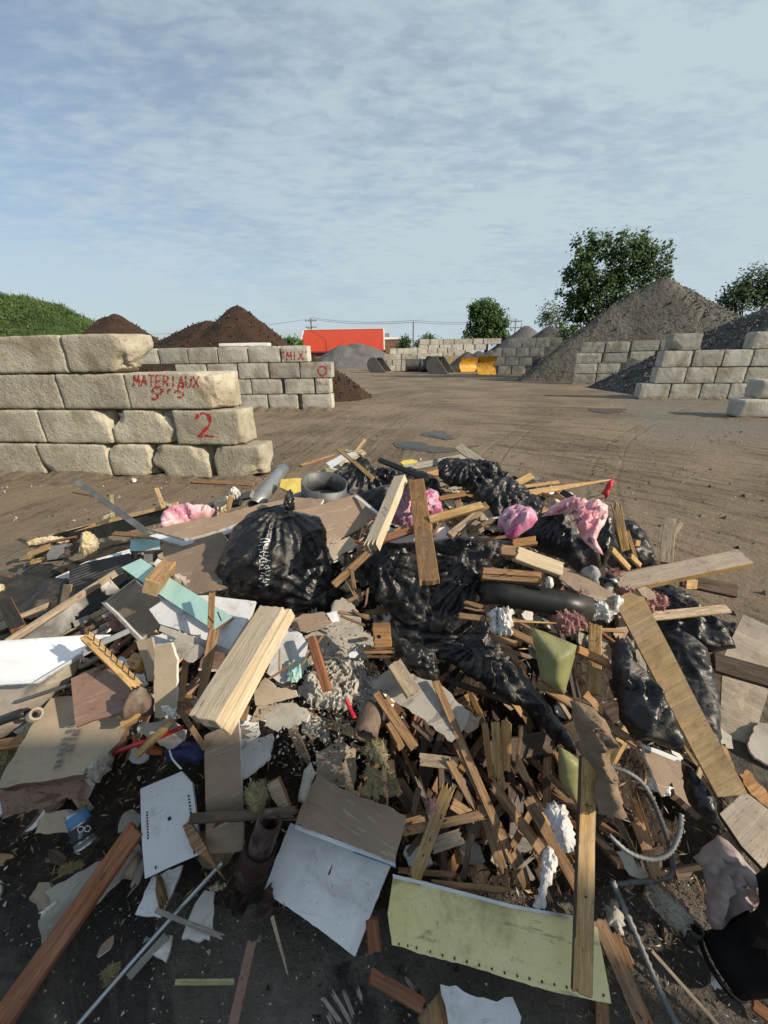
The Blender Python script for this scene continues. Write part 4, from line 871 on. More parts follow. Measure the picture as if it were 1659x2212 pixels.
# ------------------------------------------------------------------ machines' tools
def bucket(u0,u1,vb,label,mat,face=1,hpx=30,yaw=0.,group='loader buckets parked by the far wall'):
    a=P(u0,vb); b_=P(u1,vb); Wd=(b_-a).length; c_=(a+b_)/2; H_=hpx*fwd(c_)/F; rt=root('loader_bucket',label,'loader bucket',c_,group)
    Mt=Matrix.Translation(c_)@Matrix.Rotation(yaw,4,'Z'); prof=[]
    for i in range(11):
        t_=math.radians(-95+i*23); prof.append((-.5*H_+.0+math.cos(math.pi+t_*.0)*0+ -math.sin(math.radians(i*18))*H_*.42, H_*.5-math.cos(math.radians(i*18))*H_*.5))
    prof=[(.55*H_,0.02)]+prof+[(-.25*H_,H_*1.0)]
    fl=1 if face>0 else -1; A=Acc(); v=[];f=[];n=len(prof)
    for x in (-Wd/2,Wd/2):
        for (y_,z_) in prof: v.append((x,-fl*y_,z_))
    for x in (-Wd/2,Wd/2):
        for (y_,z_) in prof: v.append((x,-fl*(y_*1.0-.05),z_+.05 if z_<H_*.5 else z_-.05))
    for i in range(n-1): f.append((i,i+1,n+i+1,n+i)); f.append((2*n+i,3*n+i,3*n+i+1,2*n+i+1))
    f.append((0,n,3*n,2*n)); f.append((n-1,3*n-1,4*n-1,2*n-1))
    A.add(v,f); A.ob('shell',[mat],Mt,rt)
    for s_ in (-1,1):
        A=Acc(); x0=s_*(Wd/2+.005); x1=s_*(Wd/2+.07); pr=[(-fl*y_*1.03,z_*1.03) for y_,z_ in prof]; k=len(pr)
        A.add([(x0,)+q for q in pr]+[(x1,)+q for q in pr],[tuple(range(k)),tuple(range(2*k-1,k-1,-1))]+[(i,k+i,k+(i+1)%k,(i+1)%k) for i in range(k)]); A.ob('side_plate',[mat],Mt,rt)
    A=Acc(); A.box((-Wd/2,-fl*.56*H_-.12,.0),(Wd/2,-fl*.56*H_+.12,.07)); A.ob('cutting_edge',['steel_tan'],Mt,rt)
    for x in (-.25,.25):
        A=Acc(); A.box((x*Wd-.06,fl*.3*H_ if fl>0 else -.8*H_,H_*.2),(x*Wd+.06,fl*.8*H_ if fl>0 else -.3*H_,H_*.85)); A.ob('mounting_bracket',['dark_steel'],Mt,rt)
bucket(811,840,804,'worn loader bucket standing alone left of the far wall','steel_tan',1,29,1.1)
bucket(878,905,802,'dark steel bucket first in the row against the far wall','dark_steel',-1,25,0)
bucket(907,934,803,'dark steel bucket second in the row against the far wall','dark_steel',-1,26,.08)
bucket(940,976,807,'large loader bucket with a pale worn inner side plate','steel_tan',1,34,1.0)
bucket(932,950,804,'black narrow bucket wedged beside the pale worn bucket','dark_steel',1,32,.4)
def plow(u0,u1,vb,hpx,yaw,label,mat):
    a=P(u0,vb); b_=P(u1,vb); Wd=(b_-a).length; c_=(a+b_)/2; H_=hpx*fwd(c_)/F; Mt=Matrix.Translation(c_)@Matrix.Rotation(yaw,4,'Z'); rt=root('snow_plow',label,'snow plow',c_,'yellow snow plows by the far wall')
    pr=[(.18*H_*math.cos(math.pi*(.5+i/8))*-1.6+0, H_*i/8) for i in range(9)]; v=[];f=[];n=9
    for th in (0,.05):
        for x in (-Wd/2,Wd/2):
            for y_,z_ in pr: v.append((x,-y_*1+th+.35*H_,z_+.02))
    for i in range(8): f+=[(i,n+i,n+i+1,i+1),(2*n+i,2*n+i+1,3*n+i+1,3*n+i)]
    f+=[(0,2*n,3*n,n),(8,n+8,3*n+8,2*n+8)]+[(i,i+1,2*n+i+1,2*n+i) for i in range(8)]+[(n+i,3*n+i,3*n+i+1,n+i+1) for i in range(8)]
    mesh_obj('blade',v,f,mat,Mt,rt)
    A=Acc(); A.box((-Wd/2,.12*H_,0.0),(Wd/2,.17*H_,.16*H_)); A.ob('cutting_edge',['plow_rust'],Mt,rt)
    for x in (-.35,0,.35): A=Acc(); A.box((x*Wd-.05,-.02*H_,.1),(x*Wd+.05,.11*H_,H_*.9)); A.ob('rib',[mat],Mt,rt)
    A=Acc(); A.tube([(0,-.05*H_,.3),(Wd*.3,-.9*H_,.35)],.07,6); A.tube([(-Wd*.2,-.05*H_,.6*H_),(-Wd*.5,-.8*H_,.3)],.06,6); A.ob('push_frame',['plow_yellow'],Mt,rt)
plow(988,1030,803,28,3.5,'curved bright yellow snow plow blade turned sideways','plow_yellow')
plow(1029,1069,809,36,3.1,'rusty yellow snow plow standing next to the block wall','plow_yellow')
A=Acc(); p_=P(1000,803); A.box((-.9,-.1,.1),(1.1,.1,.35)); A.box((-.9,-.1,.3),(-.7,.1,1.5)); tag(A.ob('plow_frame',['plow_yellow'],Matrix.Translation(p_+Vector((-1.2,0,0)))@Matrix.Rotation(.4,4,'Y')),'loose yellow steel push frame left of the curved plow blade','plow frame')
# unseen caster added behind the camera to shade the near side of the pile
def shade_caster():
    rt=root('unseen_shade_caster','unseen tall grey box on wheels added behind the viewer to shade the pile','shade_caster',(4,-5,0)); A=Acc(); A.box((2.9,-12,1.1),(5.3,-1.62,4.0)); A.ob('body',['dark_steel'],None,rt)
    for k in range(14): A=Acc(); A.box((2.8,-11.8+k*.75,1.15),(2.898,-11.68+k*.75,3.95)); A.ob('rib',['dark_steel'],None,rt)
    A=Acc(); A.box((3.4,-11.8,.7),(4.8,-1.9,1.098)); A.ob('chassis',['dark_steel'],None,rt)
    for y_ in (-10.5,-9.2,-3.):
        for x_ in (2.95,4.85): A=Acc(); A.tube([(x_,y_,.52),(x_+.35,y_,.52)],.52,20); A.ob('wheel',['black_plastic'],None,rt,True)
shade_caster()

# ================================================================== THE PILE
def core():
    xs=np.arange(-4.6,3.4,.045); ys=np.arange(.5,5.5,.045); X,Y=np.meshgrid(xs,ys); Pn=np.c_[X.ravel(),Y.ravel(),np.zeros(X.size)]
    h=np.array([HP(a,b) for a,b in zip(Pn[:,0],Pn[:,1])]); hol=np.exp(-((Pn[:,0]-.42)/.42)**2-((Pn[:,1]-1.28)/.26)**2)*.42+np.exp(-((Pn[:,0]+.25)/.3)**2-((Pn[:,1]-1.12)/.12)**2)*.12; hol=np.minimum(hol,h*.75); z=h-.13-hol+np.clip(h/.25,0,1)*(.05*fbm(Pn,3,4,31)+.05*ridge(Pn,8,3,33)); z=np.where(h<.04,-.1,z)
    nx=len(xs); idx=np.arange(len(Pn)).reshape(len(ys),nx); q=np.stack([idx[:-1,:-1],idx[:-1,1:],idx[1:,1:],idx[1:,:-1]],-1).reshape(-1,4); q=q[(z[q]>-.03).any(1)]
    used=np.unique(q); mp=-np.ones(len(Pn),int); mp[used]=np.arange(len(used)); V=np.c_[Pn[:,:2],z][used]
    tag(mesh_obj('rubble',V,mp[q],'rubble_mat'),'dark packed rubble and dirt underneath the heap of demolition waste','rubble',kind='stuff')
core()
PK='wood planks and boards on the waste pile'; BG='black plastic bags on the pile'; PB='pink shopping bags on the pile'; DW='drywall and panel pieces on the pile'
def pk(label,mat,a,b,w_,th=.022,**k): 
    k.setdefault('group',PK); return plank(k.pop('name','wood_plank'),label,k.pop('cat','wood plank'),mat,a,b,w_,th,**k)
def dw(label,mat,poly,l=.1,n=None,**k):
    k.setdefault('group',DW); return plate(k.pop('name','drywall_sheet'),label,k.pop('cat','drywall'),mat,poly,l,n,**k)
def zA(l): return [(a/3,1014.9+b/3) for a,b in l]
def zB(l): return [(553+a/3,932.6+b/3) for a,b in l]
def zC(l): return [(1106+a/3,932.6+b/3) for a,b in l]
def zD(l): return [(a/3,1344+b/3) for a,b in l]
def zE(l): return [(553+a/3,1344+b/3) for a,b in l]
def zF(l): return [(1106+a/3,1344+b/3) for a,b in l]
def zG(l): return [(a/3,1773+b/3) for a,b in l]
def zH(l): return [(553+a/3,1773+b/3) for a,b in l]
def zI(l): return [(1106+a/3,1773+b/3) for a,b in l]
UP=(0,-.25,1)
# ---- back left: beams, burnt frame, membrane
dw('black rubber membrane lying wrinkled on the ground left of the pile','membrane',zA([(-120,690),(150,690),(330,700),(450,715),(440,860),(300,930),(100,980),(-150,1010)]),.03,UP,th=.01,jag=.012,side='membrane',name='rubber_membrane',cat='membrane',warp=.03,group=None)
dw('white sheet peeking out from under the ridged black panel','white_board',zA([(360,700),(560,600),(840,515),(850,545),(640,600),(450,715)]),.05,UP,side='white_board')
# ridged panel
o=puff('ridged_panel','black ridged plastic panel behind the tarred beams','panel','black_ridged',zA([(450,640),(560,600),(840,540),(900,640),(860,690),(600,860),(440,830)]),l=.10,n=UP,T=0,back=0,sp=.02,fold=0,film_=True)
m_=M['black_ridged']; t_=m_.node_tree; nb=NB(t_); bs=[n for n in t_.nodes if n.type=='BSDF_PRINCIPLED'][0]; s_=nb.n('ShaderNodeSeparateXYZ'); nb.l(nb.n('ShaderNodeTexCoord').outputs['Object'],s_.inputs[0]); nb.bump(nb.m('SINE',nb.m('MULTIPLY',s_.outputs[1],170)),.9,.008,bs)
pk('long tarred board with a gold upper edge across the back left','w_tar',(118,1172,.12),(375,1104,.28),34,.03,n=(.3,-1,.35),coat='black_plastic')
pk('narrow gold batten along the top of the tarred board','w_gold',(105,1160,.18),(385,1088,.36),9,.02)
pk('galvanised perforated angle bar sticking up at the far left','galv_dark',(158,1034,3.6),(318,1150,3.25),13,.006,name='metal_bar',cat='metal bar',group=None)
pk('bent lower end of perforated strap between the mint boards','galv',(322,1150,.25),(320,1215,.2),16,.004,name='metal_strap',cat='metal strap',group=None)
pk('greenish stake standing behind the long tarred board','w_green',(241,1070,.5),(243,1118,.34),8,.02)
pk('small triangle of pale wood at the greenish stake','w_fresh',(224,1119,.34),(242,1112,.36),8,.015)
pk('pale stake sticking up left of the left pink bag','w_gold',(338,1055,.5),(354,1097,.36),9,.02)
pk('pale splinter at the foot of the left stake','w_fresh',(350,1085,.38),(372,1095,.36),7,.012)
for i,(a,b,w_,mt,lb) in enumerate([((75,1205,.1),(165,1180,.18),16,'w_tar','charred board lying leftmost in the burnt frame'),((66,1215,.16),(160,1195,.2),12,'w_gold','gold broken board along the front of the burnt frame'),((100,1207,.2),(150,1172,.24),16,'w_dark','charred stud crossing the burnt frame'),((45,1208,.12),(68,1203,.16),12,'w_gold','short stub at the tip of the burnt frame'),((60,1200,.14),(110,1180,.2),13,'w_gold','yellowish slat inside the burnt frame'),((144,1200,.24),(178,1168,.26),14,'w_dark','dark slat under the round foam lump'),((62,1180,.2),(165,1160,.26),5,'w_red','red-brown strip lying over the flat foam strip')]):
    pk(lb,mt,a,b,w_,.02,broken=(.02,.03))
puff('foam_strip','flat strip of cream foam on the burnt frame','foam','foam_cream',zA([(165,470),(230,445),(340,430),(420,440),(450,455),(430,485),(380,495),(280,480),(180,490)]),.22,None,T=.04,jag=.008,fold=.02,ff=14,group='cream foam lumps')
puff('foam_lump','large round lump of cream foam on the burnt frame','foam','foam_cream',zA([(520,440),(560,405),(620,430),(645,480),(640,510),(590,540),(540,555),(510,530),(520,490)]),.30,None,T=.09,jag=.008,fold=.025,ff=14,group='cream foam lumps')
plate('wall_box','black electrical box in the burnt frame','electrical box','galv_dark',zA([(300,555),(340,500),(440,485),(450,520),(400,580),(310,590)]),.22,None,th=.04,side='black_plastic')
wire('cable','thin black cable trailing left from the burnt frame',[(100,1207,.2),(60,1232,.05),(20,1250,.03),(-20,1262,.03)],.004,'ink','cable',k=6)
wire('cable','black cable loop below the burnt frame',[(150,1200,.2),(120,1235,.08),(92,1238,.08),(100,1220,.1),(140,1228,.08)],.004,'ink','cable',k=6)
pk('dark splinter stack at the left picture edge','w_red',(-15,1252,.05),(18,1250,.06),14,.03,broken=(0,.03)); puff('foam_scrap','cream foam scrap at the left picture edge','foam','foam_cream',[(-20,1266),(8,1262),(14,1275),(0,1290),(-20,1295)],.08,None,T=.04,ff=14,group='cream foam lumps')
pk('long beam with tarred face and pale top edge, behind white tub','w_tar',(55,1400,.30),(250,1265,.34),40,.04,n=(.45,-1,.35),coat='black_plastic')
pk('pale weathered top rail of the long tarred beam','w_weather',(15,1388,.36),(251,1237,.42),10,.035,n=(0,-.2,1))
pk('black tarred post leaning at the left edge','w_tar',(8,1298,.48),(42,1362,.36),26,.05,side='w_red')
pk('small dark post standing behind the tarred beam','w_dark',(147,1265,.42),(140,1308,.36),16,.04,side='w_gold')
pk('dark offcut beside the small dark post','w_tar',(158,1270,.4),(155,1302,.36),10,.03)
for k,(a,b,w_,mt) in enumerate([((75,1398,.26),(262,1300,.26),12,'w_weather'),((110,1402,.24),(268,1318,.22),9,'w_dark'),((135,1402,.22),(275,1330,.2),8,'w_grey'),((0,1350,.3),(110,1305,.3),11,'w_weather'),((165,1408,.2),(285,1345,.18),10,'w_tar'),((160,1350,.3),(196,1333,.3),13,'w_grey'),((230,1415,.2),(290,1370,.2),8,'w_red'),((-10,1362,.3),(40,1340,.3),12,'w_weather')]):
    pk(f"{['widest pale','dark','thin grey','far left pale','blackened','short splintered','red-brown','lowest left'][k]} slat in the bundle below the tarred beam",mt,a,b,w_,.018,broken=(0,.02 if k%2 else 0))
# ---- white tub
tb=root('bathtub','white bathtub lying tilted at the left edge','bathtub',P(20,1480,0))
T1=puff('rim',None,None,'white_tub',[(-70,1386),(0,1384),(120,1376),(190,1371),(240,1371),(205,1396),(140,1434),(73,1475),(0,1479),(-70,1481)],.5,(0.05,-.25,1),T=-.05,back=1.6,R=.055,fold=0,jag=0,sp=.012,parent=tb,film_=False)
0 and plate('basin',None,None,'white_tub',[(-70,1396),(60,1390),(150,1383),(178,1392),(172,1405),(120,1430),(60,1455),(-70,1460)],.517,(0.05,-.25,1),th=.008,parent=tb,side='white_tub',warp=0,bend=lambda x,y:-.02+0*x)
puff('shell',None,None,'tub_under',[(-60,1478),(0,1478),(73,1474),(140,1434),(184,1402),(165,1440),(150,1470),(112,1512),(60,1560),(0,1598),(-60,1620)],.30,(-.1,-1,.35),T=.10,back=.8,jag=0,fold=.004,ff=3,parent=tb)
pipe('drain_pipe',None,None,'black_plastic',(-5,1560,.34),(58,1538,.34),9,parent=tb); pipe('drain_ring',None,None,'tub_under',(70,1548,.33),(80,1541,.35),13,wall=.008,parent=tb)
pk('steel strip lying across the end of the bathtub','galv',(178,1408,.56),(280,1362,.50),12,.004,name='metal_strip',cat='metal strip',group=None)
pk('dark rod lying against the side of the bathtub','galv_dark',(35,1517,.36),(165,1475,.36),6,.012,name='metal_rod',cat='metal rod',group=None)
o=pk('gold plank studded with bent nails above the tub end','w_gold',(184,1373,.60),(300,1488,.42),21,.035,broken=(.015,.03))
for i in range(9):
    u=190+i*12.5; v=1372+i*12; wire('nail',None,[(u,v,.60-i*.018),(u+1,v-9,.64-i*.018),(u+4,v-15,.66-i*.018)],.0022,'ink',parent=o,k=2,n=5)
# ---- left middle panels
dw('large brown-faced drywall wedge with a pale taped edge','paper_brown',zA([(680,862),(880,715),(960,780),(1050,835),(1035,1000),(910,1105)]),.36,(-.5,-.7,.7),th=.02,side='gypsum')
dw('pale taped border strip on the brown drywall wedge','paper_grey',zA([(672,862),(694,862),(918,1095),(900,1108)]),.40,(-.5,-.7,.7),th=.016,side='gypsum')
pk('grey-white edge strip along the top of the brown wedge','paper_grey',(232,1298,.42),(294,1250,.46),4,.012,name='edge_strip',cat='edge strip',group=None)
puff('insulation_tuft','pink insulation tuft below the brown drywall wedge','insulation','fibre_pink',zA([(695,950),(730,935),(790,975),(825,1040),(780,1065),(745,1045),(715,1000)]),.24,None,T=.05,jag=.012,fold=.03,ff=16,group='pink insulation tufts')
dw('large brown drywall sheet carrying a shadow left of the big bag','paper_brown',[(350,1179),(400,1166),(480,1150),(500,1180),(500,1272),(474,1276),(440,1280),(388,1289),(370,1250),(356,1210)],.30,(-.25,-.55,1),bend=lambda x,y:.12*x*x,th=.014,jag=.002)
dw('long brown drywall board with a thick white broken edge','paper_brown',[(330,1150),(420,1128),(500,1111),(560,1092),(632,1077),(700,1083),(690,1100),(560,1118),(495,1142),(400,1168)],.44,(0,-.5,1),th=.022,jag=.003,bend=lambda x,y:.05*x*x)
dw('white lower layer under the long brown drywall board','white_board',[(324,1160),(345,1153),(400,1170),(495,1143),(510,1128),(520,1140),(480,1160),(396,1180)],.40,(0,-.5,1),th=.02,jag=.003,side='white_board')
pk('reddish slat sticking left out from the white drywall layer','w_orange',(246,1152,.36),(335,1160,.4),11,.018)
dw('long mint-green board with rusty ends and a nail','mint',zA([(790,635),(920,580),(1200,765),(1515,960),(1395,1045),(1050,820)]),.44,(-.1,-.6,1),th=.022,side='w_red',cat='painted board',name='painted_board')
wire('nail',None,zp([(905,630),(885,595)],0,1014.9)and[(302,1225,.48),(296,1212,.52)],.003,'ink',parent=bpy.data.objects['painted_board'],n=5)
wire('nail',None,[(478,1341,.48),(470,1322,.52)],.003,'ink',parent=bpy.data.objects['painted_board'],n=5)
dw('short mint-green board end crossed by a metal strap','mint',zA([(850,455),(950,450),(1040,462),(1040,520),(920,530),(845,530)]),.3,(0,-.5,1),th=.02,side='w_red',cat='painted board',name='painted_board')
pk('thick post end with two nail holes on the mint board','w_orange',(325,1270,.56),(365,1224,.52),30,.085,broken=(0,.05),side='w_ply')
puff('plaster_crumb','white plaster crumbs on the brown drywall sheet','plaster','plaster',zA([(1100,690),(1150,675),(1190,690),(1232,715),(1205,750),(1160,745),(1120,730)]),.44,None,T=.03,jag=.01,fold=.02,ff=18)
dw('wide white panel under the mint board, partly in shadow','white_board',[(324,1318),(366,1291),(450,1288),(553,1300),(545,1325),(497,1404),(462,1391),(400,1366),(345,1348)],.34,(-.05,-.55,1),th=.016,side='gypsum')
dw('long scuffed strip along the lower edge of the white panel','paper_grey',zA([(1040,1045),(1055,1010),(1190,1060),(1340,1110),(1500,1172),(1480,1195),(1330,1160),(1150,1095)]),.36,(-.05,-.7,.8),th=.02,side='gypsum')
dw('cracked grey drywall flap hanging below the scuffed strip','paper_grey',zD([(1060,190),(1100,150),(1150,110),(1330,168),(1290,230),(1250,262),(1150,225)]),.38,(-.1,-.7,.8),th=.014,jag=.006)
dw('white backing piece showing behind the upright tan boards','white_board',zD([(975,92),(1060,80),(1160,95),(1130,140),(1050,180),(1000,160)]),.30,(0,-.6,.8),side='white_board')
dw('tan board leaning at an angle below the panel stack','paper_tan',zD([(885,122),(990,98),(1020,210),(1008,375),(968,380),(925,240)]),.36,(-.2,-.9,.5),th=.012,side='paper_tan')
dw('upright grey-tan board with a torn bottom edge','paper_tan',[(340,1391),(373,1388),(386,1424),(384,1470),(380,1544),(366,1540),(350,1550),(337,1547),(337,1470)],.40,(-.1,-.9,.45),th=.014,jag=.003)
puff('plaster_crumb','white torn plaster at the foot of the grey-tan board','plaster','gypsum',zD([(1045,545),(1090,535),(1145,560),(1140,615),(1105,610),(1075,580)]),.42,None,T=.02,jag=.008,fold=.02,ff=18)
pk('brown lath hanging below the mint board end','w_lath',(458,1280,.52),(455,1358,.44),13,.012)
pk('long reddish slat standing below the mint board','w_lath',(463,1358,.42),(434,1511,.34),22,.014,taper=.8)
pk('paint-flecked orange stick beside the grey-tan board','w_orange',(402,1424,.3),(391,1518,.3),13,.02)
pk('short stacked block left of the tan board','w_orange',(284,1430,.34),(312,1436,.34),34,.05)
puff('concrete_lump','dark crumbling mortar lump beside the nailed plank','mortar','clay_pipe',zD([(800,510),(860,450),(960,440),(1005,500),(1000,590),(960,610),(880,600),(800,640),(770,600)]),.36,None,T=.07,jag=.008,fold=.03,ff=10)
pk('splintered block end below the mortar lump','w_gold',(262,1560,.34),(310,1535,.34),26,.05,broken=(.03,0))
dw('brown board with flaking paint left of the nailed plank','flaky_brown',zD([(468,370),(600,312),(845,308),(870,400),(800,590),(600,640),(495,682),(480,500)]),.36,(-.1,-.5,1),th=.012,side='w_red',cat='board',name='painted_board')
o=dw('large tan board with faded grey print at the lower left','paper_tan',zD([(350,508),(470,488),(640,560),(842,690),(790,790),(720,862),(700,930),(560,1000),(430,1020),(200,1052),(5,1085),(60,950),(200,760)]),.24,(-.1,-.35,1),th=.05,jag=.006,side='flaky_brown',name='drywall_stack',jstep=.03)
for k,(u,v,s_) in enumerate([(133,1640,11),(146,1602,11),(160,1640,9)]): printed(o,['IIII IIIII','III IIII II','IIIII III'][k],u,v,s_,'ink_grey',o,(.45,-1)) if False else None
for (u0,v0,u1,v1) in [(123,1660,131,1638),(129,1634,148,1590),(150,1585,160,1560),(150,1625,158,1605),(160,1600,172,1572),(166,1590,170,1580)]:
    A_=topt(u0,v0,MW[o]@Matrix.Translation((0,0,.03))); B_=topt(u1,v1,MW[o]@Matrix.Translation((0,0,.03))); a=Vector((A_[0],A_[1],0)); b=Vector((B_[0],B_[1],0)); d=(b-a).normalized(); nrm=Vector((-d.y,d.x,0))*.012; A=Acc(); k=max(2,int((b-a).length/.016))
    for i in range(k):
        p0=a.lerp(b,i/k); p1=a.lerp(b,(i+.62)/k); A.add([p0-nrm,p1-nrm,p1+nrm,p0+nrm],[(0,1,2,3)])
    A.ob('print_mark',['ink_grey'],MW[o]@Matrix.Translation((0,0,.034)),o)
dw('dark torn paper face hanging below the large tan board','flaky_brown',zD([(5,1090),(200,1055),(430,1025),(560,1010),(600,1060),(560,1150),(440,1130),(300,1200),(140,1235),(25,1265),(20,1180)]),.12,(-.1,-.9,.4),th=.02,jag=.006)
puff('plaster_rubble','crumbled plaster at the right corner of the tan board','plaster','paper_grey',zD([(540,960),(640,880),(725,850),(735,900),(700,970),(620,1040),(560,1050)]),.26,None,T=.05,jag=.012,fold=.03,ff=14)
pk('orange plank lying under the bathtub drain','w_orange',(-10,1612,.16),(62,1600,.18),22,.03); puff('insulation_tuft','cream insulation tuft under the orange plank','insulation','fibre_yellow',zD([(-30,860),(60,850),(130,860),(110,905),(40,920),(-30,915)]),.1,None,T=.04,jag=.01,fold=.02,ff=14)
dw('white sheet corner at the left edge below the tan board','white_board',zD([(-40,1150),(5,1160),(22,1240),(-20,1275),(-60,1240)]),.03,(0,-.3,1),side='white_board')
pk('small wood offcut hanging under the tan board','w_weather',(152,1695,.1),(192,1755,.03),20,.02,broken=(.03,0))
# red, orange, blue bits
wire('red_tube','bent red plastic tube under the tan board',[(243,1628,.22),(300,1606,.28),(350,1590,.28),(395,1570,.3)],.009,'red_plastic','tube'); 
puff('orange_scrap','orange plastic scrap under the red tube','plastic scrap','orange_plastic',zD([(850,740),(880,730),(900,770),(990,790),(1060,820),(1050,860),(960,860),(890,820)]),.2,None,T=.03,jag=.004,fold=.01)
puff('blue_scrap','dark blue plastic scrap in the hollow behind the peg-hole board','plastic scrap','blue_plastic',zD([(1060,830),(1130,800),(1200,770),(1300,790),(1330,870),(1270,930),(1180,890),(1080,920)]),.06,(0,-.6,1),T=.01,jag=.004,fold=.02)
dw('dusty torn plaster sheet under the crossed sticks','paper_grey',zD([(900,660),(1010,650),(1130,640),(1210,700),(1200,760),(1120,820),(1040,800),(960,760),(900,720)]),.22,(0,-.6,1),jag=.008)
pk('pale broken stick pointing down left over the red tube','w_gold',(372,1558,.36),(293,1634,.26),14,.02,broken=(0,.03))
pk('dark stick leaning right under the big laminated beam','w_lath',(386,1530,.36),(443,1618,.24),11,.016)
wire('white_wire','white bent wire in the dark hollow',[(366,1620,.2),(372,1638,.18),(384,1653,.16),(392,1661,.16)],.0035,'white_trim','wire')
# ---- big laminated beam
o=pk('big pale laminated beam pointing at the viewer','w_fresh',(592,1318,.40),(444,1562,.62),66,.06,n=(-.35,-.75,.9),name='laminated_beam',cat='beam',group=None)
for zz_ in (-.32,.0,.32): pass
pk('narrow pale plank running along the side of the big beam','w_fresh',(628,1322,.38),(486,1580,.58),14,.055,n=(-.35,-.75,.9))
dw('tall brown laminate board with white edge under the beam','paper_brown',[(443,1588),(517,1556),(522,1680),(528,1834),(488,1838),(449,1838),(446,1700)],.13,(0,-.85,.6),th=.018,side='white_board',jag=.001)
dw('dark tan board behind the laminated beam','paper_tan',zE([(0,540),(-10,450),(60,360),(130,420),(260,440),(270,480),(200,500),(120,520)]),.36,(0,-.7,.8),jag=.004)
pk('red-brown splinter pair below the laminated beam','w_lath',(548,1460,.36),(525,1555,.3),15,.015,broken=(.02,.03))
dw('torn layered drywall chunk right of the tall brown board','paper_grey',zE([(48,610),(120,560),(200,530),(290,555),(350,600),(330,650),(210,690),(100,692)]),.30,(0,-.6,1),th=.03,jag=.01)
# ---- white panel with peg holes
o=dw('white shelf panel with two rows of peg holes','white_board',[(305,1704),(350,1686),(396,1667),(418,1692),(427,1783),(431,1846),(370,1872),(314,1898),(309,1800)],.10,(-.05,-.55,1),th=.016,side='white_board',name='shelf_panel',cat='shelf panel')
def dots(o,a,b,n,r,lab='peg_hole'):
    for i in range(n):
        u=a[0]+(b[0]-a[0])*i/(n-1); v=a[1]+(b[1]-a[1])*i/(n-1); x,y=topt(u,v,MW[o]); z=max([q.co.z for q in o.data.vertices if abs(q.co.x-x)<.05 and abs(q.co.y-y)<.05] or [.01]); A=Acc(); A.add([(r*math.cos(k*.785),r*math.sin(k*.785),0) for k in range(8)]+[(r*math.cos(k*.785),r*math.sin(k*.785),-.004) for k in range(8)],[tuple(range(8))]+[(k,k+8,(k+1)%8+8,(k+1)%8) for k in range(8)]); A.ob(lab,['ink'],MW[o]@Matrix.Translation((x,y,z+.0008)),o)
dots(o,(410,1720),(414,1762),7,.0035); dots(o,(321,1755),(323,1810),10,.0035); dots(o,(368,1768),(369,1769),2,.006)
wire('nail',None,[(337,1884,.12),(336,1872,.15)],.003,'ink',parent=o,n=5); wire('nail',None,[(420,1847,.12),(419,1838,.15)],.003,'ink',parent=o,n=5)
pk('dark grooved rail lying across the tall brown board','w_dark',(412,1768,.20),(642,1753,.2),19,.03,broken=(0,.02),n=(0,-.6,1))
pk('lower grooved edge of the dark rail','w_tar',(412,1777,.19),(640,1764,.19),6,.034,n=(0,-.6,1))
dw('pointed brown wood shard in front of the peg-hole board','w_lath',zG([(1185,32),(1232,0),(1330,150),(1400,285),(1465,388),(1400,305),(1330,240),(1248,182)]),.15,(0,-.6,1),side='w_lath',name='wood_shard',cat='wood shard',group=PK)
dw('white painted strip sticking out below the peg-hole board','white_board',zG([(990,372),(1190,290),(1120,470),(1045,632),(960,625),(882,612)]),.03,(0,-.2,1),jag=.003,name='painted_strip',side='paper_tan')
pk('long reddish plank in the lower left foreground','w_red',(296,1788,.12),(-45,2275,.035),50,.022,n=(0,-.1,1),taper=1.)
dw('pale drywall sheet under the long reddish plank','paper_grey',zG([(250,655),(330,560),(300,470),(470,370),(700,238),(900,150),(920,230),(640,520),(270,800)]),.015,(0,0,1),jag=.006)
puff('plaster_lump','white crumbs heaped on the pale drywall sheet','plaster','gypsum',zG([(245,600),(300,560),(350,520),(390,520),(380,560),(320,600),(260,630)]),.04,None,T=.025,jag=.008,fold=.02,ff=20)
wire('trim_rod','long thin white metal trim rod on the ground','x' and [(480,1864,.14),(400,1950,.06),(280,2085,.03),(165,2218,.02)],.0075,'alu','trim rod',k=4)
pk('thin grey-brown stick crossing the white trim rod','w_grey',(336,1966,.10),(482,2024,.04),9,.01,broken=(0,.02))
pk('dark grey stick lying beside the white trim rod','w_grey',(277,2112,.02),(362,2018,.03),15,.012)
dw('broken white drywall piece right of the trim rod','gypsum',zG([(1240,600),(1330,455),(1395,450),(1392,580),(1380,700),(1360,780),(1290,790),(1180,768),(1210,680)]),.02,(0,0,1),jag=.008)
puff('paper_scrap','crumpled beige scrap above the broken white drywall','paper scrap','paper_tan',zG([(1330,430),(1400,395),(1450,400),(1440,450),(1370,470)]),.04,None,T=.02,jag=.008,fold=.015,ff=20)
dw('white speckled triangle on the foreground ground','plaster',zG([(1060,750),(1122,752),(1105,840),(1075,920),(990,870)]),.015,(0,0,1),jag=.003,side='gypsum')
dw('brown flake lying left of the white trim rod','paper_brown',zG([(738,742),(735,790),(715,830),(640,888),(628,880),(655,810)]),.015,(0,0,1),jag=.003,th=.006)
puff('foam_scrap','yellowish foam scrap near the white trim rod','foam','fibre_yellow',zG([(680,985),(765,950),(750,990),(700,1045),(690,1010)]),.02,None,T=.02,jag=.005,fold=.012,ff=20,group='small foam scraps')
puff('foam_scrap','long pale foam crumb left of the reddish plank','foam','fibre_yellow',zG([(398,320),(450,295),(510,280),(515,292),(460,322),(405,338)]),.02,None,T=.02,jag=.005,fold=.012,ff=20,group='small foam scraps')
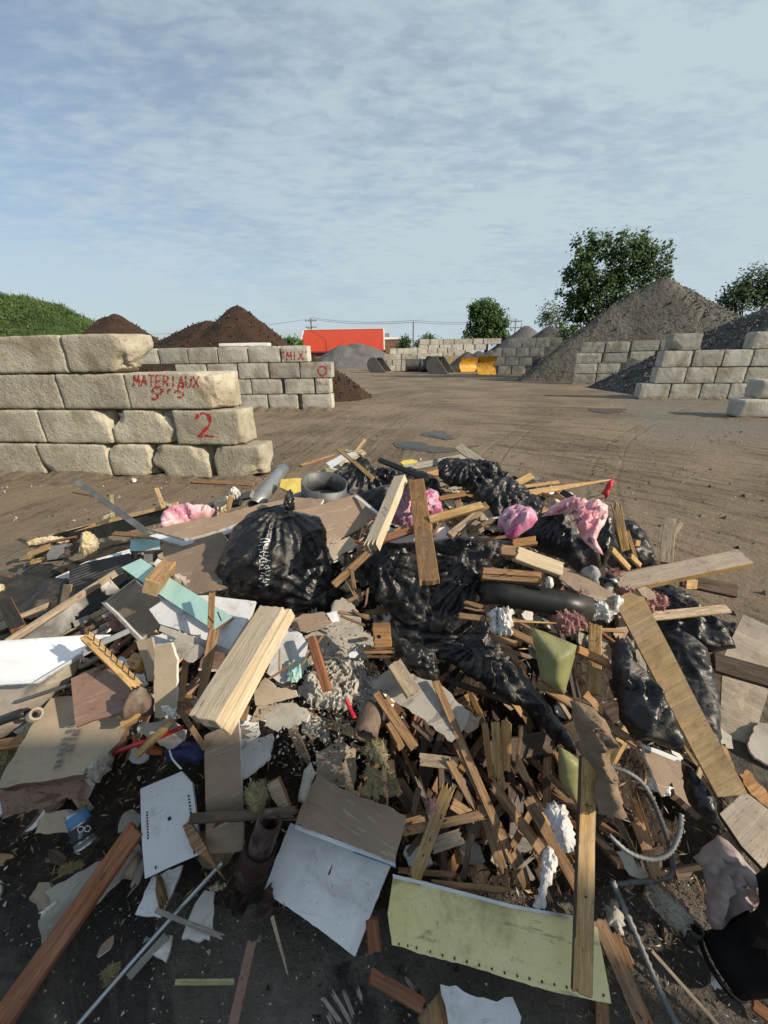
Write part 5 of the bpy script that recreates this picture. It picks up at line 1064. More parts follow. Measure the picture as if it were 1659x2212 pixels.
puff('cardboard_scrap','bent tan flap under the red plank top','cardboard','paper_tan',zG([(775,380),(850,250),(900,190),(925,240),(900,330),(850,385)]),.03,None,T=.03,jag=.004,fold=.012)
pk('greenish stick lying in the bottom foreground','w_green',(377,2122,.012),(508,2121,.012),9,.012)
pk('flat peeling red-brown board at the bottom edge','flaky_brown',(545,2032,.02),(500,2230,.02),21,.014)
# can and wedge
can=root('paint_can','small metal can with a black and blue label','can',P(182,1826,0))
pipe('body',None,None,'can_steel',(163,1752,.13),(186,1824,.085),20,hollow=False,parent=can,n=32); pipe('label',None,None,'ink',(173,1782,.115),(182,1812,.095),20.8,hollow=True,wall=.001,parent=can,n=32)
pipe('label_band',None,None,'blue_ink',(166,1760,.127),(173,1781,.116),20.6,hollow=True,wall=.001,parent=can,n=32); pipe('rim',None,None,'can_steel',(185,1821,.087),(186.5,1825,.083),21.5,hollow=True,wall=.004,parent=can,n=32)
lb=[o for o in can.children if o.name.startswith('label')][0]
painted(lb,'OO',168,1797,12,12,1,'ink_white',lb,.14); 
for k in range(3): printed(lb,['IIIII II','III IIII','IIIIIII'][k],170,1803+k*5,4.6,'ink_white',lb,(1,-.45))
dw('torn layered drywall wedge leaning on the metal can','paper_tan',[(80,1800),(88,1772),(105,1755),(150,1750),(162,1760),(158,1790),(150,1798),(110,1801)],.09,(0,-.6,.8),th=.03,jag=.004)
dw('white curled paper strip left of the drywall wedge','gypsum',[(52,1797),(78,1772),(95,1748),(97,1770),(105,1778),(98,1788),(86,1778),(70,1792)],.06,(0,-.5,1),th=.004,jag=.002)
# cast pipe
cpp=root('cast_iron_pipe','rusty cast iron pipe with hub and broken end','pipe',P(525,1980,0))
pipe('shaft',None,None,'rust',(583,1772,.26),(560,1838,.17),27,wall=.012,parent=cpp,n=36); pipe('hub',None,None,'rust',(562,1832,.175),(548,1868,.125),35,wall=.014,parent=cpp,n=36); pipe('hub_ring',None,None,'rust',(551,1862,.133),(546,1873,.118),38,wall=.01,parent=cpp,n=36)
pipe('spigot',None,None,'rust',(547,1868,.12),(536,1905,.08),27,wall=.01,rough=.012,parent=cpp,n=36)
puff('broken_shell',None,None,'rust',[(510,1892),(525,1900),(550,1898),(545,1930),(532,1965),(520,1985),(500,1978),(498,1940)],.06,(0,-.5,1),T=-.05,back=.7,jag=.004,fold=.01,parent=cpp,film_=True)
puff('tar_lump','dark crusty lump next to the broken iron pipe','debris lump','rust',[(556,1950),(575,1920),(590,1905),(592,1945),(585,1975),(560,1985),(545,1975)],.05,None,T=.05,jag=.008,fold=.03,ff=16)
# white panel + brown flap
WP=(-.12,-.42,1)
o=dw('large white melamine panel lying in the foreground','white_board',[(630,1778),(740,1826),(846,1868),(806,1965),(768,2066),(668,1990),(572,1925),(600,1850)],.05,WP,th=.018,side='paper_tan',jag=.0015,name='melamine_panel',cat='panel')
dw('brown-faced flap folded onto the large white panel','paper_brown',[(686,1673),(730,1700),(780,1722),(830,1738),(877,1762),(866,1812),(853,1864),(745,1820),(640,1780),(660,1725)],.10,(-.12,-.55,1),th=.016,jag=.004)
sp_=dw('printed white and blue edge tape between panel and brown flap','white_board',[(640,1780),(745,1820),(853,1862),(855,1872),(744,1831),(638,1790)],.115,(-.12,-.55,1),th=.012,side='blue_ink',name='edge_tape',cat='edge tape')
plate('blue_stripe',None,None,'blue_ink',[(765,1837),(855,1868),(855,1875),(763,1842)],.124,(-.12,-.55,1),th=.004,parent=sp_,side='blue_ink')
for (u,v,L_) in [(650,1787,20),(688,1800,26),(765,1830,26)]:
    printed(sp_,'III-IIII-II-III',u,v,4.2,'ink_grey',sp_,(1,.38))
puff('drywall_shard','blue-grey shard standing behind the brown flap','drywall','paper_grey',zE([(310,960),(355,905),(390,980),(360,1040),(320,1180),(270,1160)]),.16,(0,-.9,.5),T=0.01,jag=.003,fold=.006)
dw('pale wood block offcut left of the brown flap','w_weather',zE([(75,1045),(150,1005),(190,1100),(225,1200),(165,1205),(110,1130)]),.16,(0,-.8,.6),th=.03,side='w_lath',cat='wood offcut',name='wood_offcut',group=PK)
puff('insulation_tuft','yellow-white insulation lump right of the tall brown board','insulation','fibre_yellow',[(532,1710),(545,1695),(570,1690),(585,1705),(580,1725),(562,1745),(552,1765),(540,1750)],.16,None,T=.05,jag=.01,fold=.03,ff=16,group='yellow insulation tufts')
puff('insulation_tuft','yellow and white insulation tuft above the brown flap','insulation','fibre_yellow',zE([(640,1090),(710,1060),(720,930),(790,960),(835,1040),(800,1145),(720,1125)]),.16,None,T=.05,jag=.01,fold=.03,ff=16,group='yellow insulation tufts')
puff('insulation_tuft','small yellow insulation tuft on a stem','insulation','fibre_yellow',zE([(850,1040),(900,1015),(918,1070),(895,1110),(860,1085)]),.16,None,T=.03,jag=.01,fold=.02,ff=16,group='yellow insulation tufts')
puff('insulation_tuft','long mossy insulation strip below the clay pipe','insulation','fibre_yellow',zE([(700,830),(760,760),(830,790),(850,880),(880,975),(820,920),(740,900)]),.12,None,T=.04,jag=.01,fold=.03,ff=14,group='yellow insulation tufts')
# yellow siding
ys=root('vinyl_siding','curled yellow-green vinyl siding panel in the foreground','siding',P(1080,2100,0))
sid=plate('panel',None,None,'yellow_vinyl',[(850,1890),(925,1908),(1106,1955),(1234,1979),(1287,2002),(1300,2080),(1313,2161),(1210,2139),(1106,2113),(1000,2085),(905,2066),(847,2040),(838,1970)],.11,(-.05,-.62,1),th=.003,jag=.001,side='yellow_vinyl',parent=ys,bend=lambda x,y:.012*np.sin(x*9+1)*(1+y*5)+.85*np.maximum(-.29-x,0)-.45*np.maximum(.06-np.hypot(x+.2,(y+.02)*.7),0)+.03*np.sin(x*3)-.25*np.maximum(.03-np.abs(x-.02-y*.6),0),sp=.016,warp=.008)
plate('top_lip',None,None,'alu',[(848,1888),(925,1906),(1106,1953),(1240,1978),(1241,1985),(1106,1961),(925,1914),(849,1896)],.155,(-.05,-.62,1),th=.006,parent=ys,side='alu')
dots(sid,(862,2036),(900,2052),3,.0035,'nail_slot'); dots(sid,(930,2060),(1296,2142),15,.0035,'nail_slot')
# wood wedge etc bottom
pk('thick reddish wood wedge at the bottom centre','w_red',(798,2105,.05),(915,2175,.04),24,.035,broken=(.01,.01))
dw('brown board corner at the bottom centre','w_lath',[(953,2138),(960,2180),(978,2240),(920,2240),(902,2200)],.03,(0,0,1),side='w_lath',name='board',cat='board',group=PK)
dw('cracked white drywall at the bottom edge','white_board',[(951,2128),(985,2130),(1030,2155),(1073,2166),(1090,2156),(1106,2155),(1125,2200),(1120,2260),(985,2260),(965,2190)],.05,(0,-.1,1),jag=.005)
pk('small brown block between white panel and siding','w_red',(803,1984,.08),(810,2055,.04),28,.03)
pk('thin pale stick left of the white panel corner','w_weather',(587,1978,.03),(622,2106,.02),8,.008,taper=.4)
for i,(a,b) in enumerate([((715,2140),(762,2215)),((740,2135),(765,2200)),((700,2160),(740,2215)),((705,2185),(720,2215)),((770,2130),(785,2170)),((875,2110),(900,2150))]):
    pk(f"{['longest','inner','outer','lowest','upper','isolated'][i]} dark splinter in the bottom splinter cluster",'w_grey',a+(.02,),b+(.015,),8,.008,broken=(.02,.03))
# ---- centre debris, lit
dw('dusty grey board sloping under the big black bag','paper_grey',zB([(500,1110),(560,1080),(640,1130),(680,1230),(700,1317),(540,1317),(430,1290),(330,1250),(470,1230)]),.04,(0,-.6,1),jag=.008,th=.02)
dw('plaster-dusted grey board in the sunlit centre','paper_grey',[(640,1385),(690,1362),(745,1350),(800,1372),(815,1400),(790,1425),(740,1430),(690,1440),(650,1440)],.03,(0,-.6,1),jag=.006)
dw('pale blue-white sheet under the beam edge','white_board',zE([(70,330),(120,160),(200,35),(300,80),(335,135),(300,260),(265,392),(170,398)]),.12,(0,-.6,1),jag=.006)
dw('light blue tissue corner on the pale sheet','blue_ink',zE([(200,390),(215,260),(330,215),(345,250),(300,350),(265,392)]),.15,(0,-.6,1),th=.003,side='blue_ink') if False else None
puff('paper_scrap','light blue crumpled paper on the pale sheet','paper scrap','mint',zE([(200,385),(212,262),(330,215),(340,255),(300,345),(262,392)]),.15,(0,-.6,1),T=.01,fold=.008,ff=12,jag=.004)
dw('white paper corner right of the red-brown stick','white_board',zE([(600,205),(640,175),(665,205),(640,232),(605,228)]),.18,(0,-.7,.8),th=.004,side='white_board')
puff('plaster_rubble','sunlit heap of crushed white plaster in the centre','plaster','plaster',[(643,1504),(655,1460),(686,1444),(740,1427),(786,1424),(790,1460),(783,1494),(753,1534),(725,1528),(703,1531),(670,1520)],.06,(0,-.6,1),T=.03,jag=.012,fold=.03,ff=18)
pk('red-brown stick lying on the sunlit plaster heap','w_red',(672,1376,.24),(708,1494,.22),19,.022,n=(-.4,-.7,.8))
wire('red_tube','short cut red tube beside the clay pipe',[(748,1510,.2),(756,1530,.2),(766,1551,.22)],.009,'red_plastic','tube')
pipe('clay_pipe','dusty clay pipe with its open mouth facing the viewer','pipe','clay_pipe',(806,1528,.08),(789,1590,.16),25,wall=.010,rough=.004)
pk('wood slat with mortar specks right of the clay pipe','w_lath',(812,1494,.16),(896,1616,.16),20,.018)
pk('short slat behind the mortar-specked slat','w_lath',(838,1560,.06),(868,1618,.05),17,.015)
dw('long dusty grey board running under the torn black plastic','paper_grey',[(828,1455),(850,1440),(900,1462),(950,1480),(1015,1538),(1010,1560),(976,1604),(900,1545),(800,1480)],.14,(-.1,-.7,1),jag=.006,th=.016)
dw('stained end piece of the long dusty board','paper_brown',zE([(1240,500),(1390,580),(1420,620),(1470,600),(1440,680),(1370,720),(1320,640)]),.16,(0,-.7,1),jag=.008)
pk('dirty concrete-caked beam end on the dusty board','w_weather',(850,1432,.24),(893,1500,.24),32,.05)
pk('sawn wood block with a drilled hole below the torn bag','w_orange',(806,1372,.3),(845,1370,.3),44,.06,n=(0,-1,.3),name='wood_block',cat='wood block')
dots(bpy.data.objects['wood_block'],(818,1369),(819,1369.5),2,.009,'drilled_hole')
for i,(a,b,w_) in enumerate([((785,1402,.2),(850,1398,.24),8),((785,1410,.2),(852,1408,.22),6),((790,1418,.16),(848,1420,.2),5),((728,1322,.22),(800,1332,.22),7),((735,1330,.22),(790,1352,.22),5),((760,1318,.24),(798,1340,.24),5),((742,1240,.3),(775,1300,.3),8),((722,1262,.3),(760,1215,.32),9),((750,1300,.3),(800,1275,.3),8),((795,1270,.35),(790,1310,.3),4),((720,1265,.32),(800,1190,.36),16),((760,1230,.34),(766,1275,.3),8),((700,1370,.2),(650,1440,.2),4),((575,1470,.26),(640,1430,.26),4),((603,1450,.28),(604,1400,.28),4)]):
    pk(f"{ORD[i%9] if i<9 else 'lath '+ORD[i-9]} thin lath among the splinters between the two big bags" if i<12 else f"{['long','slanted','upright'][i-12]} sliver on the sunlit pale sheet",'w_lath',a,b,w_,.01,broken=(.015,.03))
dw('white paper scrap at the lower corner of the big bag','white_board',[(705,1325),(727,1320),(734,1342),(718,1345)],.34,(0,-.6,.8),th=.004,side='white_board')
dw('jagged brown cardboard piece under the big bag','paper_brown',zB([(215,1210),(330,1180),(440,1170),(500,1240),(430,1270),(330,1300),(240,1270)]),.16,(0,-.6,1),jag=.006)
dw('brown torn cardboard between big bag and fresh stud','paper_tan',[(706,1180),(755,1160),(775,1178),(740,1195),(720,1210),(712,1195)],.40,(0,-.6,1),jag=.006)
# ---- dark front laths
for i,(a,b,w_,mt,lb) in enumerate([
 ((940,1470,.20),(1073,1783,.14),17,'w_lath','long weathered lath running from black plastic into the hollow'),
 ((985,1600,.16),(1138,1916,.05),20,'w_lath','longest lath crossing the front hollow towards the siding'),
 ((955,1500,.10),(1060,1760,.08),10,'w_red','dark narrow lath beside the long weathered lath'),
 ((1061,1690,.16),(1176,1846,.12),22,'w_lath','pointed lath slanting right in the front hollow'),
 ((1040,1735,.12),(1087,1886,.06),22,'w_lath','broad lath ending in a bright sunlit tip'),
 ((971,1693,.20),(894,1902,.10),27,'w_gold','bright orange-tan lath with a broken pointed top'),
 ((868,1796,.12),(1063,1756,.12),17,'w_lath','horizontal splintered lath behind the bright pointed one'),
 ((966,1637,.14),(1029,1752,.1),15,'w_lath','short bowed lath left of the long laths'),
 ((1138,1722,.14),(1250,1922,.08),24,'w_lath','brown lath beside the crumpled tissue'),
 ((930,1828,.12),(1000,1805,.12),27,'w_weather','short dusty board right of the bright pointed lath'),
 ((1046,1560,.22),(1062,1684,.12),13,'w_orange','upright sunlit lath, left of three under the plastic'),
 ((1070,1560,.22),(1080,1700,.12),19,'w_gold','upright sunlit lath, middle of three under the plastic'),
 ((1094,1560,.22),(1092,1664,.14),21,'w_orange','upright sunlit lath, right of three under the plastic'),
 ((1127,1570,.22),(1113,1674,.14),7,'w_lath','hanging sliver right of the upright laths'),
 ((974,1735,.10),(1028,1768,.1),22,'w_lath','stub end pointing left in the hollow'),
 ((1122,1877,.1),(1160,1843,.12),6,'w_weather','pale splinter left of the lower tissue'),
 ((1155,1870,.1),(1190,1950,.08),10,'w_dark','thin dark lath near the lower tissue'),
 ((860,1880,.08),(985,1890,.08),10,'w_lath','flat lath along the top of the siding'),
 ((930,1908,.08),(1110,1925,.08),12,'w_lath','long splinter bundle over the siding lip'),
 ((905,1700,.08),(893,1760,.08),13,'w_dark','dark upright stub left of the bright lath'),
 ((842,1640,.10),(850,1720,.06),18,'w_dark','dark board end below the clay pipe'),
 ((890,1560,.1),(935,1600,.1),12,'w_dark','dark slat under the dusty board'),
 ((880,1845,.1),(960,1740,.1),12,'w_dark','shadowed slat behind the bright pointed lath'),
 ((1020,1800,.08),(1000,1900,.06),12,'w_dark','shadowed slat right of the short dusty board'),
 ((905,1640,.1),(990,1650,.12),24,'w_weather','dusty block across the top of the hollow'),
 ((1090,1800,.06),(1150,1900,.04),12,'w_grey','grey slat between two long laths'),
 ]): pk(lb,mt,a,b,w_,.012,broken=(.03 if i in(3,5,7,12,13,15) else .008,.05 if i in(4,6,7,11,13,15,18) else .012))
pk('long pale plank leaning vertically over the siding','w_gold',(1270,1636,.42),(1256,2146,.22),38,.02,n=(0,-1,.75),side='w_dark')
pk('long thin bright plank right of the siding','w_orange',(1290,1985,.05),(1400,2230,.03),34,.02,n=(-.2,0,1),side='w_lath')
pk('short orange-red plank behind the conduit loop','w_orange',(1375,1773,.14),(1422,1902,.08),24,.02,broken=(.01,.03))
pk('brown board end under the siding corner','w_lath',(1300,2158,.02),(1302,2230,.02),26,.02)
pk('long thin reed-like stick in the bottom right','w_weather',(1406,2052,.03),(1560,2225,.02),7,.008)
pk('reddish offcut at the lower right corner','w_red',(1625,2168,.03),(1672,2205,.03),22,.02)
pk('grey board flake beside the bright thin plank','w_lath',(1330,2010,.02),(1362,2095,.02),22,.01,broken=(.01,.04))
# tissue
puff('paper_towel','upper crumpled white paper towel in the front hollow','paper towel','tissue',[(1170,1745),(1195,1728),(1222,1740),(1238,1785),(1244,1825),(1228,1843),(1210,1830),(1190,1790)],.22,None,T=.02,jag=.008,fold=.02,ff=12,group='crumpled paper towels',sp=.01)
puff('paper_towel','lower twisted white paper towel hanging near the siding','paper towel','tissue',[(1172,1840),(1186,1822),(1196,1835),(1205,1862),(1194,1895),(1182,1930),(1176,1964),(1150,1957),(1166,1915),(1168,1870)],.16,None,T=.015,jag=.006,fold=.016,ff=12,group='crumpled paper towels',sp=.01)
puff('insulation_tuft','small pink lump in the wood splinters','insulation','fibre_pink',[(925,1735),(940,1728),(952,1740),(948,1758),(932,1760)],.14,None,T=.03,jag=.005,fold=.015,ff=18,group='pink insulation tufts')
# cloth
puff('brown_cloth','brown dirty cloth draped over the leaning plank','cloth','cloth_brown',zF([(368,505),(450,520),(530,560),(595,625),(615,720),(610,860),(660,950),(695,1010),(698,1120),(670,1210),(560,1242),(545,1150),(540,960),(490,900),(440,830),(410,700)]),.50,(0,-.9,.6),T=.05,fold=.045,knots=((1235,1515,9,.05),(1330,1700,6,.02)),jag=.006,sp=.012,ff=5,film_=True)
o=bpy.data.objects['brown_cloth']
# conduits
conduit('flexible_conduit','ribbed metal conduit looping right from the cloth',[(1318,1655,.30),(1362,1672,.32),(1399,1707,.30),(1432,1783,.24),(1450,1845,.16),(1452,1886,.10),(1425,1900,.08),(1330,1910,.06)],5.5)
conduit('flexible_conduit','bright ribbed conduit arc hanging like a handle',[(1472,1758,.26),(1468,1800,.24),(1448,1840,.22),(1412,1856,.2),(1360,1842,.18),(1315,1803,.16)],5.5,'galv')
conduit('flexible_conduit','long dark conduit running down the right foreground',[(1322,1902,.09),(1346,1955,.07),(1389,2056,.05),(1425,2140,.04),(1468,2225,.03)],7.5)
# right foreground
puff('insulation_tuft','dirty white foam chunk near the right conduit','insulation','fibre_white',zI([(872,425),(960,420),(1010,500),(1100,560),(1172,635),(1140,700),(1118,745),(1040,690),(950,600),(910,520)]),.06,None,T=.05,jag=.008,fold=.02,ff=14,group='dirty white chunks')
puff('drywall_shard','white speckled shard touching the long dark conduit','drywall','plaster',zI([(600,570),(670,490),(720,600),(725,745),(690,740),(610,650)]),.05,None,T=.02,jag=.008,fold=.015,ff=14,group='dirty white chunks')
puff('metal_sheet','large crumpled mauve-grey sheet with stains at lower right','crumpled sheet','mauve_sheet',zI([(1160,230),(1230,170),(1330,90),(1400,130),(1500,250),(1600,380),(1605,530),(1560,560),(1500,615),(1450,785),(1340,765),(1245,600),(1270,420),(1230,310)]),.16,(-.2,-.7,1),T=.06,fold=.045,knots=((1570,1850,7,.07),),jag=.004,sp=.015,ff=4,film_=True)
pipe('black_pipe_stub','short black plastic pipe stub near the right corner','pipe','black_plastic',(1488,2032,.03),(1502,2003,.09),17,wall=.006)
bk=root('black_bucket','crushed black bucket lying in the lower right corner','bucket',P(1570,2100,0)); pipe('body',None,None,'black_matte',(1562,2085,.06),(1680,2050,.20),50,r1=62,wall=.006,parent=bk,n=36); pipe('rim',None,None,'black_matte',(1558,2086,.055),(1564,2084,.065),52,wall=.012,parent=bk,n=36)
puff('black_bag','black bag slumped at the right edge above the bucket','plastic bag','black_matte',[(1632,1890),(1660,1860),(1720,1880),(1740,2000),(1720,2060),(1640,2050),(1600,2040),(1612,1985),(1640,1950)],.30,None,T=.08,fold=.024,group=BG)
puff('paper_ball','small dirty paper ball on the lower right ground','paper scrap','tissue',[(1536,2110),(1548,2106),(1562,2120),(1558,2138),(1545,2140),(1537,2125)],.03,None,T=.02,jag=.004,fold=.01,ff=20)
dw('pale rough board lying at the right edge, lower one','w_plypale',[(1553,1760),(1606,1712),(1720,1800),(1720,1950),(1640,1872),(1600,1830)],.06,(0,-.1,1),th=.02,side='w_dark',name='plywood_board',cat='plywood',group=PK)
dw('pale stained plywood board standing behind the right bags','w_plypale',[(1603,1330),(1730,1385),(1720,1420),(1660,1490),(1600,1680),(1567,1762),(1545,1742),(1550,1600),(1562,1420)],.06,(-.2,-.4,1),th=.018,side='w_dark',name='plywood_board',cat='plywood',group=PK)
pk('dark thick beam crossing the pale plywood at right','w_dark',(1538,1430,.22),(1720,1482,.30),40,.05)
dw('grey torn drywall at the right edge','paper_grey',zF([(1530,810),(1545,740),(1590,650),(1720,690),(1720,960),(1640,915),(1575,880)]),.03,(0,-.2,1),jag=.006)
dw('orange-brown board scrap by the right plywood','w_orange',zF([(1470,990),(1520,960),(1720,1180),(1720,1260),(1640,1200),(1540,1120)]),.04,(0,-.2,1),jag=.006,th=.014,side='w_lath',name='board',cat='board',group=PK)
dw('large golden plywood board slanting down the right side','w_ply',[(1325,1298),(1352,1283),(1383,1276),(1416,1344),(1510,1527),(1613,1716),(1580,1719),(1549,1722),(1480,1590),(1400,1440)],.34,(-.35,-.55,1),th=.02,side='w_gold',name='plywood_board',cat='plywood',group=PK)
# bags right
puff('black_bag','large black bag behind the golden plywood','plastic bag','film_black2',[(1418,1372),(1450,1366),(1480,1368),(1528,1400),(1545,1460),(1558,1540),(1560,1625),(1500,1600),(1450,1520)],.20,None,T=.07,fold=.024,group=BG,knots=((1470,1400,6,.02),))
puff('black_bag','shiny black bag in front of the golden plywood','plastic bag','film_black',[(1323,1390),(1346,1377),(1369,1427),(1395,1450),(1423,1487),(1450,1550),(1473,1600),(1474,1630),(1440,1615),(1406,1600),(1372,1600),(1339,1557),(1330,1494),(1319,1437)],.42,(-.1,-.8,.8),T=.05,fold=.03,group=BG,knots=((1340,1400,8,.03),))
puff('black_bag','torn black bag end below the golden plywood','plastic bag','film_black',[(1465,1645),(1506,1676),(1535,1705),(1549,1737),(1563,1783),(1530,1775),(1500,1750),(1476,1700)],.22,None,T=.06,fold=.025,group=BG,jag=.008)
puff('black_bag','black bag slumped under the big right beam','plastic bag','film_black',[(1409,1268),(1445,1262),(1483,1279),(1506,1300),(1533,1325),(1573,1359),(1590,1400),(1540,1410),(1480,1400),(1420,1390),(1405,1330)],.24,None,T=.06,fold=.03,group=BG,knots=((1440,1290,8,.03),))
puff('black_bag','flat torn black plastic reaching furthest right','plastic bag','film_black2',[(1530,1335),(1560,1340),(1600,1350),(1612,1372),(1590,1385),(1550,1375)],.08,None,T=.04,fold=.02,group=BG,jag=.01)
dw('tan board scrap with a printed white edge, below shiny bag','paper_brown',zF([(845,800),(1090,900),(1105,1000),(1040,1030),(1000,1090),(970,1130),(940,1080),(900,960),(860,880)]),.30,(0,-.8,.7),jag=.005)
dw('white printed edge of the tan board scrap','white_board',zF([(838,788),(960,830),(1095,885),(1092,915),(960,862),(845,812)]),.325,(0,-.8,.7),th=.012,side='white_board')
puff('plaster_rubble','white broken plaster bits below the tan scrap','plaster','gypsum',zF([(870,990),(930,1010),(970,1080),(1020,1060),(1060,1070),(1030,1110),(985,1130),(930,1095),(880,1085)]),.26,None,T=.02,jag=.008,fold=.015,ff=16)
# ---- right middle
pk('big weathered beam pointing right over the bags','w_plypale',(1326,1264,2.30),(1606,1206,2.42),40,.05,n=(.05,-.35,1),side='w_gold')
pk('dark charred beam sticking out right below the big beam','w_dark',(1470,1252,.24),(1590,1278,.20),28,.05)
pk('thin pale plank pointing right, lower','w_weather',(1385,1334,2.12),(1573,1315,2.25),20,.018,side='w_gold')
pk('short yellow board end behind the lower bags','w_gold',(1480,1262,.3),(1504,1262,.3),20,.02,n=(0,-1,.4))
pk('upright weathered board at the right rear','w_weather',(1448,1120,.55),(1438,1218,.25),23,.03)
pk('small slanted stick behind the upright board','w_weather',(1473,1128,.42),(1450,1165,.3),8,.015)
pk('tall splintered upright behind the right bags','w_gold',(1330,1088,.66),(1350,1188,.44),17,.02,broken=(.05,0))
pk('thin leaning sliver right of the tall upright','w_gold',(1354,1145,.52),(1378,1222,.36),7,.012,broken=(.03,0))
pk('tiny wood block standing among the right bags','w_orange',(1370,1173,.42),(1380,1173,.42),13,.02,n=(0,-1,.3))
pk('slanted tan stick left of the right rear bag','w_gold',(1320,1186,.48),(1358,1228,.4),13,.02)
pk('wood chip wedged below the tall upright','w_gold',(1360,1200,.42),(1382,1222,.38),12,.02,broken=(.02,.02))
cp_=root('drain_fitting','pale pipe with a black rubber coupling','pipe fitting',pnt((1316,1270,.4))); pipe('pipe',None,None,'tub_under',(1308,1284,.42),(1319,1258,.46),9,parent=cp_); pipe('coupling',None,None,'black_plastic',(1317,1262,.46),(1323,1247,.48),14,parent=cp_); pipe('clamp',None,None,'galv',(1319,1258,.465),(1320.5,1254,.47),14.6,parent=cp_)
dw('long brown drywall strip above the black duct','paper_brown',[(1213,1226),(1222,1228),(1290,1262),(1345,1296),(1336,1324),(1290,1302),(1240,1275),(1208,1252)],.46,(-.1,-.7,.8),th=.014,jag=.003)
puff('foil_scrap','crumpled silver foil at the end of the drywall strip','foil','foil',zC([(660,1050),(700,1060),(725,1095),(700,1130),(690,1170),(665,1140)]),.5,None,T=.02,jag=.004,fold=.02,ff=16)
puff('foil_scrap','crumpled whitish foil below the drywall strip','foil','foil',zC([(500,1120),(560,1090),(620,1120),(650,1180),(630,1240),(580,1200),(540,1230),(505,1200)]),.42,None,T=.04,jag=.01,fold=.03,ff=12)
pk('light plank with a cut end left of the drywall strip','w_fresh',(1112,1196,.50),(1213,1232,.48),30,.04)
pk('grooved plank stack end above the black duct','w_lath',(1040,1240,.42),(1168,1250,.44),26,.035)
pk('dark groove slat on the plank stack','w_orange',(1042,1236,.44),(1167,1244,.46),8,.02)
pk('brown offcut at the left end of the light plank','w_lath',(1080,1188,.5),(1132,1195,.5),22,.03)
pk('flat orange board stub under the right black bag','w_orange',(1106,1176,.46),(1158,1168,.48),19,.03)
puff('foam_scrap','white foam bit at the end of the plank stack','foam','gypsum',zC([(215,950),(250,945),(272,985),(250,1015),(215,1010)]),.46,None,T=.03,jag=.006,fold=.02,ff=18)
pipe('black_duct','thick black plastic pipe lying across the right centre','pipe','black_plastic',(1046,1272,.34),(1272,1315,.40),29,wall=.008,n=40)
puff('insulation_tuft','pink insulation under the black pipe','insulation','fibre_pink',[(1183,1330),(1210,1325),(1262,1335),(1270,1355),(1250,1365),(1218,1370),(1192,1352)],.34,None,T=.06,jag=.01,fold=.03,ff=14,group='pink insulation tufts')
puff('insulation_tuft','pink insulation spread below the big right beam','insulation','fibre_pink',[(1330,1280),(1345,1268),(1390,1275),(1443,1290),(1438,1318),(1400,1324),(1360,1312)],.36,None,T=.05,jag=.01,fold=.03,ff=14,group='pink insulation tufts')
puff('insulation_tuft','small pink insulation bit above the black pipe','insulation','fibre_pink',[(1225,1275),(1260,1275),(1280,1295),(1250,1300)],.40,None,T=.04,jag=.01,fold=.02,ff=14,group='pink insulation tufts')
puff('insulation_tuft','pink insulation scrap left of the pipe coupling','insulation','fibre_pink',[(1310,1240),(1335,1233),(1340,1245),(1320,1250)],.40,None,T=.03,jag=.008,fold=.015,ff=14,group='pink insulation tufts')
puff('clear_plastic','clear plastic film scrap above the drywall strip','plastic film','clearish',zC([(440,915),(510,865),(550,880),(578,930),(570,990),(500,950)]),.48,None,T=.03,jag=.012,fold=.045,ff=10,film_=True)
dw('brown cardboard flake on the pink insulation','paper_brown',zC([(810,1020),(860,1005),(920,1040),(935,1075),(890,1090),(840,1060)]),.44,(0,-.6,.8),jag=.005,th=.005)
puff('white_bag','crumpled white plastic near the black duct','plastic bag','foil',zB([(1480,1200),(1530,1150),(1600,1130),(1665,1150),(1665,1310),(1600,1317),(1520,1290),(1500,1230)]),.36,None,T=.04,jag=.01,fold=.03,ff=12)
pk('thin stick with pointed tip under the black duct','w_gold',(1050,1338,.38),(1202,1347,.38),8,.012,taper=.3)
pk('brown lath under the white crumpled plastic','w_lath',(990,1330,.36),(1110,1345,.36),13,.016)
pk('grooved slat left of the olive vinyl piece','w_lath',(1100,1362,.3),(1152,1388,.3),15,.02)
for i,(a,b,w_) in enumerate([((1000,1300,.32),(1045,1312,.32),9),((1000,1310,.3),(1048,1322,.3),7),((1060,1375,.28),(1120,1392,.28),12),((1080,1400,.26),(1145,1420,.24),9),((1240,1440,.28),(1262,1480,.24),8)]): pk(f'{ORD[i]} loose splinter below the black duct','w_lath',a,b,w_,.01,broken=(.02,.02))
o=puff('vinyl_scrap','curved olive vinyl siding piece standing on end','siding','olive_vinyl',[(1146,1354),(1180,1366),(1246,1394),(1240,1425),(1228,1470),(1219,1502),(1195,1488),(1168,1470),(1155,1400)],.38,(-.3,-.9,.5),T=.10,R=.16,back=0,jag=.001,fold=.004,film_=True)
puff('vinyl_scrap','shadowed dark olive siding piece behind the leaning plank','siding','olive_vinyl',[(1206,1612),(1230,1625),(1254,1644),(1252,1700),(1249,1742),(1225,1715),(1208,1680)],.16,(-.2,-.9,.5),T=.03,back=0,jag=.002,fold=0,film_=True)
pk('mud-splashed upright board below the foil','w_gold',(1286,1350,.34),(1283,1502,.28),26,.025)
pk('orange board end right of the olive siding','w_orange',(1245,1402,.36),(1314,1434,.36),17,.03)
pk('grooved lath running under the brown cloth','w_lath',(1160,1476,.32),(1374,1606,.34),17,.02)
pk('tan stick under the grooved lath end','w_gold',(1335,1600,.28),(1312,1650,.22),20,.018)
dw('torn orange cardboard above the brown cloth','w_orange',zF([(455,480),(490,440),(540,500),(585,560),(580,600),(530,560),(500,520)]),.34,(0,-.8,.6),jag=.006,th=.004,name='cardboard_scrap',cat='cardboard',side='w_orange')
